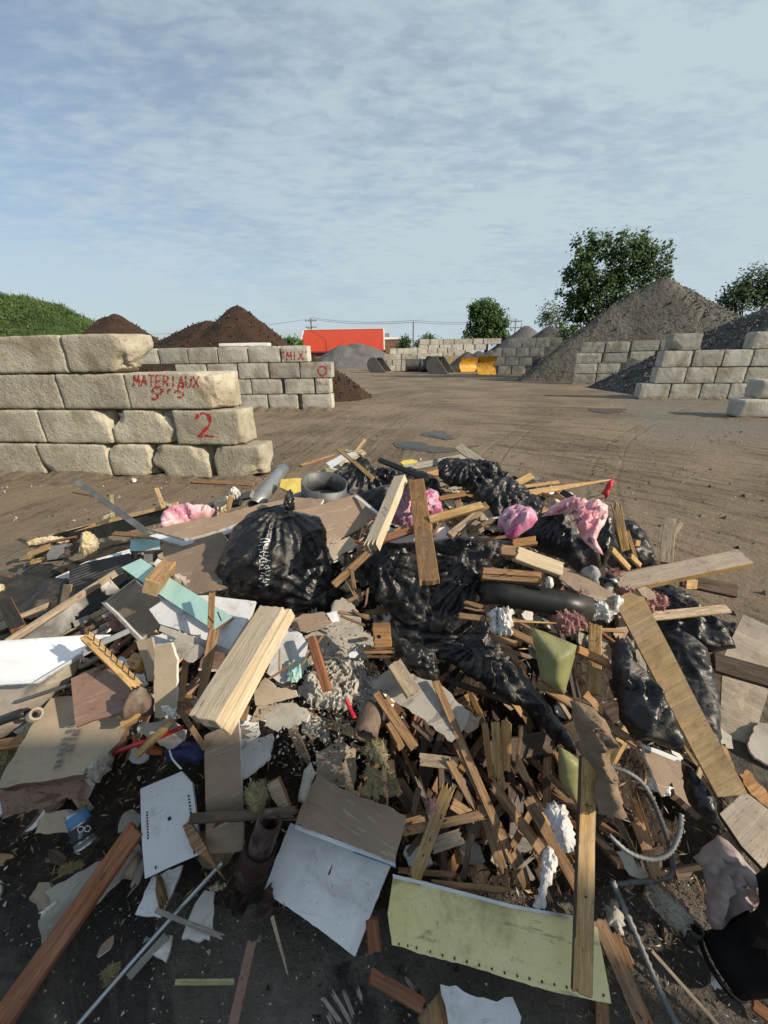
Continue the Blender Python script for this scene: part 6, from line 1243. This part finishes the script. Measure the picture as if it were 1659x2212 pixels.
# ---- back right laths and flag
pk('long broken lath carrying a red flag','w_gold',(1136,1066,3.15),(1319,1037,3.35),15,.014,taper=.25,broken=(.03,.01))
puff('red_flag','torn red plastic ribbon at the tip of the long lath','ribbon','red_film',zC([(575,400),(600,370),(620,320),(660,305),(655,345),(635,380),(625,420),(605,438),(598,412)]),3.32,(-.3,-1,.3),T=.02,jag=.004,fold=.015,ff=14,film_=True)
pk('thin lath crossing behind the flag lath','w_gold',(1120,1053,3.2),(1208,1041,3.4),8,.012)
pk('upright board corner at the back ridge','w_gold',(1110,1047,3.1),(1150,1027,3.2),15,.02)
pk('small lath under the flag lath','w_lath',(1170,1066,3.1),(1222,1078,3.0),6,.012)
pk('short black-faced block behind the right pink bag','w_tar',(1213,1062,3.1),(1240,1078,3.0),12,.02)
pk('thin wooden skewer standing left of pink bag','w_weather',(1115,1064,2.9),(1115,1092,2.85),2.5,.004)
puff('white_bag','beige foam scrap beside the right pink bag','plastic bag','foam_cream',zC([(240,450),(270,430),(320,460),(300,485),(260,475)]),2.95,None,T=.03,jag=.006)
# bags back right
puff('black_bag','black bag filling the right rear behind the uprights','plastic bag','film_black2',[(1306,1122),(1340,1122),(1373,1129),(1396,1153),(1412,1190),(1426,1219),(1390,1226),(1330,1233),(1293,1200),(1290,1150)],.30,None,T=.08,fold=.024,group=BG,knots=((1330,1140,6,.02),))
puff('black_bag','black bag under the right pink bag','plastic bag','film_black',[(1119,1165),(1140,1135),(1169,1115),(1200,1106),(1223,1109),(1246,1139),(1250,1166),(1293,1193),(1300,1226),(1250,1238),(1216,1209),(1160,1190)],.40,None,T=.11,fold=.022,group=BG,knots=((1232,1115,11,.045),))
puff('black_bag','torn black plastic with a knot right of the pink bag','plastic bag','film_black',[(1295,1115),(1318,1112),(1328,1140),(1326,1185),(1310,1215),(1296,1225),(1288,1180)],.38,None,T=.08,fold=.03,group=BG)
pr_=puff('pink_bag','large pink shopping bag draped over the black bag','shopping bag','film_pink2',[(1169,1117),(1190,1095),(1220,1078),(1245,1076),(1270,1082),(1282,1079),(1300,1084),(1313,1092),(1314,1112),(1306,1133),(1294,1150),(1288,1166),(1298,1185),(1304,1199),(1286,1190),(1262,1170),(1249,1146),(1238,1112),(1215,1108)],.62,None,T=.03,fold=.026,ff=9,group=PB,knots=((1285,1083,9,.055),(1180,1112,5,.03)),jag=.003)
printed(pr_,'ISOLANT',1206,1108,8,'ink',pr_,(1,-.55)); printed(pr_,'F',1231,1107,19,'ink',pr_,(.55,.85)); printed(pr_,'R',1241,1122,19,'ink',pr_,(.55,.85)) 
bc=[]; bf=[]
for i in range(11):
    k=len(bc); x=i*1.25; w_=[.5,.9,.4,.7,.4,1.0,.4,.6,.9,.4,.6][i]; bc+=[(x,0),(x+w_,0),(x+w_,11),(x,11)]; bf.append((k,k+1,k+2,k+3))
project(pr_,bc,bf,1268,1170,1,(1,.35),'ink',pr_,'barcode')
puff('pink_bag','small pink bag left of the right black bag','shopping bag','film_mauve',[(1076,1122),(1090,1100),(1112,1093),(1140,1094),(1158,1108),(1162,1122),(1150,1138),(1128,1152),(1105,1166),(1092,1160),(1086,1140),(1074,1138)],.56,None,T=.05,fold=.04,ff=8,group=PB,knots=((1150,1112,6,.03),))
pl_=puff('pink_bag','pink shopping bag on the tarred board at the left','shopping bag','film_pink',zA([(1040,320),(1055,280),(1080,255),(1130,228),(1210,232),(1300,230),(1370,245),(1425,285),(1390,305),(1280,330),(1180,355),(1080,380),(1040,378)]),.52,None,T=.05,fold=.045,ff=7,group=PB,knots=((433,1108,7,.04),))
printed(pl_,'IBLEVIN',350,1112,6,'ink',pl_,(.3,1))  if False else None
puff('pink_bag','pink bag squeezed behind the two crossed planks','shopping bag','film_mauve',[(826,1100),(845,1080),(870,1065),(900,1062),(930,1058),(946,1062),(953,1085),(957,1104),(935,1112),(920,1118),(900,1140),(873,1147),(852,1130),(846,1132)],.36,None,T=.06,fold=.04,ff=8,group=PB,knots=((905,1085,7,.035),))
# ---- back centre black plastic
puff('black_bag','torn black plastic heap behind the metal collar','plastic bag','film_black',[(713,1035),(726,1018),(745,1003),(783,989),(800,1000),(806,1016),(850,1012),(886,1009),(920,1022),(950,1043),(955,1070),(905,1078),(853,1066),(840,1106),(813,1099),(800,1073),(753,1085),(730,1060)],3.25,(0,-.7,.8),T=.06,fold=.03,group=BG,knots=((790,1020,8,.04),(860,1050,7,.02)))
puff('black_bag','dark plastic under the pink bag and fresh stud','plastic bag','film_black2',[(770,1070),(830,1050),(900,1050),(935,1060),(900,1090),(850,1120),(810,1130),(790,1110)],.34,None,T=.06,fold=.03,group=BG)
pk('dark rolled plastic strip lying on the back ridge','black_plastic',(819,993,3.3),(925,1036,2.9),11,.03,name='plastic_strip',cat='plastic strip',group=None)
puff('black_bag','broad black plastic sheet over the back right ridge','plastic bag','film_black',[(944,1002),(955,992),(990,990),(1030,994),(1076,1003),(1082,1018),(1120,1045),(1145,1065),(1175,1090),(1168,1115),(1140,1150),(1110,1175),(1085,1165),(1072,1130),(1058,1100),(1030,1090),(1022,1068),(1003,1052),(970,1050),(948,1030)],3.0,(0,-.75,.8),T=.08,fold=.03,group=BG,knots=((1000,1005,9,.04),(1080,1060,8,.03)),jag=.006)
# ---- back centre planks
pk('pale fresh stud leaning steeply, left of the brown board','w_fresh',(866,1034,2.25),(802,1186,1.78),28,.05,broken=(0,.05),n=(-.5,-1,.3),side='w_fresh')
pk('brown weathered board standing over the central torn bag','w_brown',(899,1040,2.20),(928,1260,1.64),38,.035,broken=(0,.012),n=(-.1,-1,.6),side='w_orange')
pk('fresh cream board sticking up at the back right ridge','w_fresh',(990,965,3.7),(1050,1008,3.3),18,.03)
pk('grey board lying along the back ridge','w_grey',(872,1013,3.6),(1012,986,4.0),15,.03)
pk('orange block under the grey board','w_orange',(915,1030,3.3),(945,1022,3.4),14,.05)
pk('thin gold stick leaning over the back black plastic','w_gold',(731,970,3.7),(806,1034,3.05),9,.02)
pk('short gold stick behind the white folded board','w_gold',(789,950,4.1),(766,980,3.9),6,.02)
pk('brown plank beside the white folded board','w_weather',(735,1010,3.7),(786,976,4.0),15,.03)
pk('small cream stick on the white folded board','w_fresh',(746,973,4.0),(783,981,3.9),6,.02)
dw('white folded board pointing up at the back','white_board',[(705,1001),(740,982),(766,976),(772,982),(750,996),(733,1005),(715,1012)],3.8,(-.2,-.6,1),side='white_board',th=.01)
dw('white lower edge of the folded board','white_board',[(709,1005),(722,1012),(744,1019),(740,1024),(715,1014)],3.7,(-.2,-.6,1),side='white_board',th=.01)
dw('olive vinyl panel behind the metal collar','olive_vinyl',zB([(345,292),(400,255),(460,232),(520,245),(560,262),(510,285),(400,325)]),3.5,(0,-.5,1),th=.004,side='olive_vinyl',name='siding',cat='siding',group=None)
dw('bright yellow foam board left of the metal collar','yellow_foam',zB([(155,365),(165,315),(260,305),(392,310),(360,365),(300,385),(240,405)]),3.25,(0,-.5,1),th=.02,side='yellow_foam',name='foam_board',cat='foam board',group=None)
dw('yellow foam scrap behind the black plastic','yellow_foam',zB([(935,205),(960,190),(1010,185),(1045,195),(1030,215),(960,222)]),3.9,(0,-.5,1),th=.03,side='yellow_foam',name='foam_board',cat='foam board',group=None)
pipe('metal_duct','grey galvanised duct tube pointing to the back','duct','galv',(548,1096,3.05),(612,1014,3.75),15,wall=.004,n=32)
pk('grey board under the galvanised duct','w_grey',(440,1098,.34),(545,1068,.36),16,.03); pk('dark board under the grey board at back left','w_tar',(400,1110,.34),(520,1085,.36),14,.03)
pk('small pale stick beside the cream foam','w_gold',(500,1070,.52),(492,1100,.44),10,.02)
puff('foam_lump','rust-stained foam lump left of the galvanised duct','foam','foam_cream',[(462,1085),(478,1073),(498,1076),(500,1095),(480,1106),(464,1102)],.44,None,T=.05,jag=.008,fold=.025,ff=14,group='cream foam lumps')
puff('foam_lump','white foam lump near the galvanised duct','foam','gypsum',[(488,1062),(505,1053),(520,1065),(512,1078),(495,1078)],.5,None,T=.04,jag=.008,fold=.025,ff=14,group='cream foam lumps')
pk('flat dark plank on the ground at the wall foot','w_lath',(418,1040,.02),(548,1046,.02),9,.04); pk('weathered board on the ground behind the duct','w_lath',(650,1006,.02),(722,983,.02),6,.03)
tag(puff('can_disc','small white disc lying on the ground below the near left wall','disc','white_trim',zA([(848,62),(868,55),(888,63),(880,78),(858,80)]),.01,(0,0,1),T=.02,jag=.001,fold=0),None)
pk('thin twig on the ground left of the stakes','w_lath',(157,1062,.01),(215,1073,.01),3,.006)
# metal collar
cl=root('duct_collar','dented grey metal duct collar on a flange','duct collar',pnt((700,1085,.5)))
def collar():
    c=D(700,1062,2.75); ax=Vector((.12,-.15,1)).normalized(); Mt=frame(c,Vector((0,-1,0)),ax); r=.165; A=Acc(); n=48; h_=.075
    v=[];f=[]
    for (rr,zz) in ((r,-h_),(r*1.02,h_),(r*.97,h_),(r*.965,-h_)):
        for k in range(n): a=2*math.pi*k/n; e=1+.05*math.sin(2*a+.6)+.01*math.sin(7*a); v.append((rr*e*math.cos(a),rr*e*math.sin(a),zz+.004*math.sin(5*a)))
    for i in range(4):
        for k in range(n): f.append((i*n+k,i*n+(k+1)%n,((i+1)%4)*n+(k+1)%n,((i+1)%4)*n+k))
    A.add(v,f); A.ob('collar',['galv_dark'],Mt,cl,True)
    A=Acc(); v=[];f=[]
    for (r0,zz) in ((r*.97,0),(r*1.45,0),(r*1.45,-.005),(r*.97,-.005)):
        for k in range(n): a=2*math.pi*k/n; v.append((r0*math.cos(a),r0*math.sin(a),zz+.012*math.sin(3*a)))
    for i in range(4):
        for k in range(n): f.append((i*n+k,((i+1)%4)*n+k,((i+1)%4)*n+(k+1)%n,i*n+(k+1)%n))
    A.add(v,f); A.ob('flange',['galv_dark'],Mt@Matrix.Translation((.03,0,-h_-.004)),cl,True)
collar()
dw('curved brown drywall board right of the big bag','paper_brown',[(633,1109),(700,1090),(770,1071),(798,1092),(820,1113),(770,1145),(706,1180),(706,1149),(690,1118)],.42,(.1,-.55,1),th=.012,bend=lambda x,y:.25*x*x,jag=.002)
pk('blue-white taped edge on the curved brown board','white_board',(768,1072,.47),(820,1112,.46),6,.01,name='edge_tape',cat='edge tape',group=None)
dw('mint scrap between the fresh stud and the curved board','mint',zB([(750,600),(830,605),(945,655),(890,665),(820,662),(730,630)]),.42,(0,-.6,1),side='gypsum')
dw('white panel behind the central torn bag','white_board',zB([(820,700),(1000,670),(1130,640),(1222,620),(1252,690),(1140,705),(900,715)]),.42,(0,-.6,1),side='white_board')
pk('light yellow stud end right of the brown board','w_gold',(925,1124,.52),(1042,1092,.54),17,.03)
pk('reddish stud crossing behind the fresh stud','w_red',(818,1168,.46),(900,1142,.48),15,.03)
pk('orange lath poking out left of the gap under the back plastic','w_orange',(948,1078,.56),(1006,1068,.58),10,.02)
pk('slanted stud below the light yellow stud','w_weather',(970,1158,.46),(1036,1106,.5),15,.03)
pk('second slanted stud next to the black sheet','w_lath',(1000,1120,.48),(1052,1092,.52),17,.03,broken=(.03,0))
pk('lath lying under the white panel corner','w_lath',(770,1188,.4),(830,1170,.42),10,.015)
for i,(a,b,w_) in enumerate([((960,1100,.46),(1010,1140,.44),7),((990,1080,.5),(1000,1130,.44),10),((1010,1150,.42),(1070,1120,.46),8),((1030,1168,.42),(1105,1158,.46),7),((935,1160,.44),(960,1110,.46),6),((1080,1185,.42),(1110,1175,.44),8),((850,1150,.46),(880,1135,.46),9)]): pk(f'{ORD[i]} splinter in the gap left of the black sheet','w_lath',a,b,w_,.012,broken=(.02,.03))
dw('brown leaf-shaped cardboard in the gap behind torn bag','w_orange',zB([(1270,590),(1290,450),(1340,460),(1345,520),(1420,560),(1380,600),(1330,640)]),.44,(0,-.7,.8),th=.004,jag=.006,side='w_orange',name='cardboard_scrap',cat='cardboard',group=None)
dw('brown cardboard sheet behind the central torn bag','paper_brown',zB([(1360,640),(1400,560),(1470,590),(1480,640),(1420,680),(1370,690)]),.42,(0,-.7,.8),th=.004,jag=.006)
# ---- the two big bags
b1=puff('garbage_bag','big full black garbage bag with a knotted top','garbage bag','film_black',[(612,1088),(600,1091),(570,1098),(545,1108),(520,1128),(502,1158),(495,1178),(482,1204),(474,1236),(484,1268),(500,1290),(512,1309),(530,1300),(560,1303),(600,1316),(632,1324),(680,1326),(719,1326),(721,1300),(714,1270),(717,1235),(707,1195),(703,1160),(701,1142),(680,1125),(655,1108),(640,1098)],2.28,(-.05,-1,.55),T=.22,back=.7,fold=.016,sp=.011,ff=6,group=BG,jag=.002,knots=((624,1092,13,.03),(714,1300,11,.022),(500,1300,8,.012)),seed=5)
puff('bag_knot',None,None,'film_black',[(612,1096),(616,1078),(621,1062),(628,1056),(634,1064),(636,1090),(634,1106),(620,1106)],2.16,(-.05,-1,.4),T=.04,fold=.02,sp=.008,ff=14,parent=b1)
A=None; vv=[];ff_=[]; rr=random.Random(4)
for i in range(15):
    y=i*7.2; L_=rr.uniform(12,24)
    for seg in range(2):
        k=len(vv); x0=rr.uniform(-2,6) if seg==0 else rr.uniform(10,14); x1=x0+L_*.5; yy=y+rr.uniform(-1,1); sl=rr.uniform(-4,5); n_=5
        for j in range(n_+1): x=x0+(x1-x0)*j/n_; yj=yy+sl*j/n_+rr.uniform(-.7,.7); vv+=[(x,yj),(x,yj+rr.uniform(1.2,2.6))]
        for j in range(n_): ff_.append((k+2*j,k+2*j+2,k+2*j+3,k+2*j+1))
    if i%2: k=len(vv); x=rr.choice((0,9,20)); vv+=[(x,y),(x+1.6,y),(x+1.8,y+7),(x+.2,y+7)]; ff_.append((k,k+1,k+2,k+3))
project(b1,vv,ff_,560,1266,1,(1,0),'ink_white',b1,'faded_print',.002)
b2=puff('torn_bag','wide torn black bag under the brown board, centre','garbage bag','film_black',[(779,1200),(786,1180),(800,1188),(812,1176),(840,1166),(862,1175),(890,1170),(940,1168),(985,1158),(1015,1162),(1045,1158),(1080,1166),(1112,1172),(1108,1190),(1090,1205),(1062,1220),(1058,1238),(1045,1245),(1040,1275),(1028,1300),(1035,1322),(1020,1350),(1005,1362),(985,1378),(950,1368),(920,1374),(880,1362),(855,1340),(830,1312),(810,1300),(800,1268),(785,1235)],2.02,(-.05,-1,.75),T=.09,back=.6,fold=.026,sp=.012,ff=5,group=BG,jag=.006,knots=((1030,1225,14,.03),(822,1200,9,.03),(940,1360,8,.02)),seed=9)
puff('torn_plastic','torn black plastic sweeping down right over the laths','plastic sheet','film_black',[(1030,1240),(1052,1240),(1046,1310),(1058,1365),(1080,1390),(1110,1430),(1150,1480),(1195,1540),(1240,1600),(1245,1632),(1215,1610),(1180,1585),(1140,1540),(1080,1505),(1020,1465),(985,1440),(950,1425),(905,1412),(870,1385),(855,1350),(910,1362),(985,1372),(1022,1350),(1034,1310)],1.80,(0,-.9,.9),T=.03,fold=.034,sp=.013,ff=5,group=BG,jag=.01,knots=((1045,1380,10,.04),),film_=True,seed=4)
puff('torn_plastic','ragged black plastic tongue hanging over the dusty board','plastic sheet','film_black2',[(845,1375),(880,1382),(915,1395),(940,1412),(950,1450),(945,1482),(938,1500),(925,1505),(910,1470),(885,1445),(860,1420)],1.74,(0,-.9,.8),T=.05,fold=.035,sp=.011,ff=7,group=BG,jag=.012,film_=True)
puff('torn_plastic','small black plastic tatter left of the torn bag','plastic sheet','film_black2',[(752,1222),(775,1215),(790,1235),(798,1262),(780,1268),(765,1250)],2.0,(0,-.9,.8),T=.03,fold=.02,ff=9,group=BG,jag=.01,film_=True)

# ================================================================== LOOSE DEBRIS
def normal(x,y):
    e=.05; return Vector((-(HP(x+e,y)-HP(x-e,y))/(2*e),-(HP(x,y+e)-HP(x,y-e))/(2*e),1)).normalized()
def scatter(n,xr,yr,fn,seed,minh=.05,accept=None):
    rr=random.Random(seed); c=0
    while c<n:
        x=rr.uniform(*xr); y=rr.uniform(*yr)
        if HP(x,y)<minh or (accept and not accept(x,y,rr)): continue
        fn(x,y,rr,c); c+=1
def proto_lath(i):
    rr=random.Random(100+i); L=rr.uniform(.10,.42); w_=rr.choice((.012,.02,.03,.038,.05)); th=rr.choice((.006,.008,.012,.018)); k=5; poly=[]
    for j in range(k): poly.append(Vector((L/2+rr.uniform(-.05,.02)*(1 if j%2 else .3),-w_/2+w_*j/(k-1))))
    for j in range(k): poly.append(Vector((-L/2-rr.uniform(-.05,.02)*(1 if j%2 else .3),w_/2-w_*j/(k-1))))
    v,f=extrude(poly,th); me=bpy.data.meshes.new('wood_splinter'); me.from_pydata(v,[],f); me.materials.append(M[['w_lath','w_weather','w_gold','w_dark','w_red','w_grey','w_lath','w_orange'][i%8]]); return me
PL=[proto_lath(i) for i in range(32)]
def HH(x,y): return HP(x,y)-min(HP(x,y)*.75,math.exp(-((x-.42)/.42)**2-((y-1.28)/.26)**2)*.42)
def put(me,name,label,cat,group,x,y,z,n,rr,tilt=.5):
    o=bpy.data.objects.new(name,me); C.objects.link(o); d=Vector((rr.gauss(0,1),rr.gauss(0,1),rr.gauss(0,tilt))).normalized(); nn=(n+Vector((rr.gauss(0,tilt),rr.gauss(0,tilt),0))).normalized()
    if abs(d.dot(nn))>.95: d=Vector((1,0,0))
    place(o,frame(Vector((x,y,z)),d,nn)); tag(o,label,cat,group)
scatter(285,(-2.2,2.3),(.8,4.6),lambda x,y,rr,c:put(rr.choice(PL),'wood_splinter','loose broken wood splinter lying in the rubble of the waste pile','splinter','loose wood splinters in the rubble',x,y,HH(x,y)-.07+rr.uniform(0,.07),normal(x,y),rr,.45),21,accept=lambda x,y,rr:rr.random()<(1 if -.5<x<1.2 and y<1.7 else .45))
def proto_shard(i):
    rr=random.Random(300+i); n=rr.randint(5,8); r=rr.uniform(.025,.10); st=rr.uniform(.6,1); poly=[Vector((r*rr.uniform(.6,1.2)*math.cos(2*math.pi*k/n),st*r*rr.uniform(.6,1.2)*math.sin(2*math.pi*k/n))) for k in range(n)]; o=[]
    for k in range(n):
        a,b=poly[k],poly[(k+1)%n]; o+= [a,a.lerp(b,.5)+Vector((rr.uniform(-1,1),rr.uniform(-1,1)))*.008]
    v,f=extrude(o,rr.choice((.004,.01,.013,.02))); me=bpy.data.meshes.new('drywall_shard'); me.from_pydata(v,[],f); me.materials.append(M[['plaster','paper_brown','paper_grey','gypsum','paper_tan','white_board','flaky_brown','paper_grey','paper_grey','w_dark'][i%10]]); return me
PS=[proto_shard(i) for i in range(30)]
scatter(250,(-2.6,2.2),(.8,4.4),lambda x,y,rr,c:put(rr.choice(PS),'drywall_shard','small broken piece of drywall or plaster lying in the rubble','drywall shard','small drywall shards in the rubble',x,y,HH(x,y)-.07+rr.uniform(0,.06),normal(x,y),rr,.4),22)
def proto_crump(i):
    rr=random.Random(500+i); bm=bmesh.new(); bmesh.ops.create_icosphere(bm,subdivisions=3,radius=rr.uniform(.03,.07)); vs_=np.array([v.co[:] for v in bm.verts]); L=np.linalg.norm(vs_,axis=1)[:,None]; d=vs_/L; k=1+.45*ridge(d,1.8,3,500+i)[:,None]; vs_=d*L*k*np.array([[rr.uniform(.8,1.6),rr.uniform(.6,1.2),rr.uniform(.3,.7)]])
    for v,q in zip(bm.verts,vs_): v.co=q
    me=bpy.data.meshes.new('rubbish_lump'); bm.to_mesh(me); bm.free(); me.materials.append(M[['fibre_yellow','rubble_mat','fibre_white','film_black','cloth_brown','clay_pipe','fibre_pink','foam_cream'][i%8]]); return me
PCR=[proto_crump(i) for i in range(16)]
scatter(90,(-2.2,2.2),(.85,4.4),lambda x,y,rr,c:put(rr.choice(PCR),'rubbish_lump','small crumpled lump of insulation, plastic or mortar in the rubble','rubbish lump','small rubbish lumps in the rubble',x,y,HP(x,y)-.08+rr.uniform(0,.04),normal(x,y),rr,.4),23)
# a tangle of larger boards and long laths sunk into the heap
def proto_board(i,lo,hi,w0,w1):
    rr=random.Random(700+i); L=rr.uniform(lo,hi); w_=rr.uniform(w0,w1); th=rr.choice((.010,.014,.02,.03)); k=6; poly=[]
    for j in range(k): poly.append(Vector((L/2+rr.uniform(-.035,.01)*(1 if j%2 else .3),-w_/2+w_*j/(k-1))))
    for j in range(k): poly.append(Vector((-L/2-rr.uniform(-.01,.01),w_/2-w_*j/(k-1))))
    v,f=extrude(poly,th); me=bpy.data.meshes.new('board'); me.from_pydata(v,[],f); return me
PBd=[]
for i in range(24):
    me=proto_board(i,.18,.5,.05,.15); me.materials.append(M[['w_weather','w_dark','paper_brown','w_lath','paper_grey','w_brown','flaky_brown','w_grey'][i%8]]); PBd.append(me)
scatter(105,(-2.0,1.9),(1.0,3.9),lambda x,y,rr,c:put(rr.choice(PBd),'broken_board','broken board piece stuck at an angle in the tangle of the pile','broken board','broken boards sunk in the tangle',x,y,HP(x,y)-.10+rr.uniform(0,.04),normal(x,y),rr,.55),31)
PSh=[]
for i in range(20):
    rr=random.Random(900+i); n=rr.randint(4,6); r=rr.uniform(.07,.19); st=rr.uniform(.5,.95); poly=[Vector((r*rr.uniform(.75,1.15)*math.cos(2*math.pi*(k+rr.uniform(-.2,.2))/n),st*r*rr.uniform(.75,1.15)*math.sin(2*math.pi*k/n))) for k in range(n)]; pp=[]
    for k in range(n): pp+=jagline(poly[k],poly[(k+1)%n],.016,.005)
    v,f=extrude(pp,.013); me=bpy.data.meshes.new('drywall'); me.from_pydata(v,[],f); me.materials.append(M[['paper_brown','paper_grey','white_board','paper_tan','flaky_brown'][i%5]]); me.materials.append(M['gypsum']); me.polygons.foreach_set('material_index',np.array([0,0]+[1]*(len(f)-2),dtype=np.int32)); PSh.append(me)
scatter(85,(-2.0,.9),(1.0,3.2),lambda x,y,rr,c:put(rr.choice(PSh),'broken_drywall','broken drywall sheet wedged at an angle among the rubble','drywall','broken drywall sheets wedged in the rubble',x,y,HH(x,y)-.07+rr.uniform(0,.05),normal(x,y),rr,.6),35,accept=lambda x,y,rr:not(x>0 and y<1.5))
PLl=[]
for i in range(16):
    me=proto_board(50+i,.25,.6,.012,.04); me.materials.append(M[['w_lath','w_dark','w_dark','w_lath','w_brown','w_lath','w_dark','w_red'][i%8]]); PLl.append(me)  # mostly dark woods: shade the torn plastic does not cast is put into colour
def lay(x,y,rr,c):
    me=rr.choice(PLl); o=bpy.data.objects.new('broken_lath',me); C.objects.link(o); d=Vector((rr.gauss(.1,.7),-1,rr.uniform(-1.1,.5))).normalized()
    place(o,framex(Vector((x,y,HH(x,y)+rr.uniform(-.12,.05))),d,Vector((rr.gauss(0,.4),-.5,1)))); tag(o,'long broken lath lying deep in the dark hollow of the pile','broken lath','broken laths in the dark front hollow')
scatter(80,(-.05,.95),(1.0,1.55),lay,32)
# crumbs and chips: uncountable
PHX=S(715,1478,.08)
def crumbs():
    rr=random.Random(9); mats=['plaster','rubble_mat','w_lath','gypsum','paper_grey','w_gold','pebble_mat','w_dark']; A=Acc()
    def chip(x,y,z,s,mi):
        d=[Vector((rr.gauss(0,1),rr.gauss(0,1),rr.gauss(0,.6))).normalized()*s*rr.uniform(.6,1.3) for _ in range(4)]
        if mi in (2,5,7): d=[d[0]*2.4,d[0]*-2.2+d[1]*.5,d[1]*.5,d[2]*.5]
        else: d=[d[0],Vector((-d[0].y,d[0].x,d[1].z*.3))*.9,-d[0]*.8,d[3]*.5]
        A.add([Vector((x,y,z))+q for q in d],[(0,1,2),(0,2,3),(0,3,1),(1,3,2)],mi)
    for _ in range(9000):
        x=rr.uniform(-2.4,2.2); y=rr.uniform(.7,3.0) if rr.random()<.75 else rr.uniform(2,4.5); h_=HH(x,y)
        if HP(x,y)<.03: continue
        chip(x,y,h_-.09+rr.uniform(0,.05),rr.uniform(.003,.014),rr.choices(range(8),[1.5,5,4,.8,2,2,3,4])[0])
    for _ in range(5200):   # slivers
        x=rr.uniform(-1.9,1.9); y=rr.uniform(.8,2.2) if rr.random()<.7 else rr.uniform(2,4.2); h_=HH(x,y)
        if HP(x,y)<.06: continue
        L_=rr.uniform(.01,.032); d=Vector((rr.gauss(0,1),rr.gauss(0,1),rr.gauss(0,.5))).normalized()*L_; q=Vector((-d.y,d.x,0)).normalized()*rr.uniform(.0015,.004); o_=Vector((x,y,h_-.10+rr.uniform(0,.06)))
        A.add([o_-d-q*.3,o_+q,o_+d,o_-q+Vector((0,0,.004))],[(0,1,2),(0,2,3),(0,3,1),(1,3,2)],rr.choice((2,5,7,2,4,1,2)))
    for _ in range(2600):   # bright crumbs on the sunlit plaster
        x=rr.gauss(PHX.x,.13); y=rr.gauss(PHX.y,.12); chip(x,y,HP(x,y)+rr.uniform(-.04,.12),rr.uniform(.002,.011),rr.choices(range(8),[4,2,1.5,1.6,4,1,3,.6])[0])
    tag(A.ob('debris_crumbs',mats),'tiny chips of plaster, wood and stone scattered through the pile','debris crumbs',kind='stuff')
    A=Acc()
    def ch2(*a):
        chip(*a)
    for _ in range(5200):
        near=rr.random()<.62
        if near: x=rr.uniform(-1.6,1.6); y=rr.uniform(.45,1.5)
        else: x=rr.uniform(-5,4.5); y=rr.uniform(1,7)
        if HP(x,y)>.1 or vnoise([[x*1.7,y*1.7,3.]],4)[0]<rr.uniform(-.9,.5): continue
        z=.0; s=rr.uniform(.002,.007)*(1 if rr.random()<.93 else 2.4)
        d=[Vector((rr.gauss(0,1),rr.gauss(0,1),rr.gauss(0,.3))).normalized()*s for _ in range(3)]
        A.add([Vector((x,y,.002))+d[0],Vector((x,y,.002))+Vector((-d[0].y,d[0].x,0)),Vector((x,y,.002))-d[0]*.8,Vector((x,y,s*.9))],[(0,1,3),(1,2,3),(2,0,3)],rr.choices(range(8),[3,3,1.2,2,2,1,5,1])[0])
    for _ in range(1600):   # sawdust-like wood bits at the lower right
        x=rr.uniform(.5,1.35); y=rr.uniform(.45,1.0); s=rr.uniform(.0015,.006)
        d=Vector((rr.gauss(0,1),rr.gauss(0,1),0)).normalized()*s*2; q=Vector((-d.y,d.x,0))*.3; o_=Vector((x,y,.004)); A.add([o_-d,o_+q,o_+d,o_+Vector((0,0,s))],[(0,1,3),(1,2,3),(2,0,3)],rr.choice((5,2,0,5,7)))
    tag(A.ob('ground_crumbs',mats),'fine white and brown crumbs strewn on the ground around the pile','debris crumbs',kind='stuff')
crumbs()
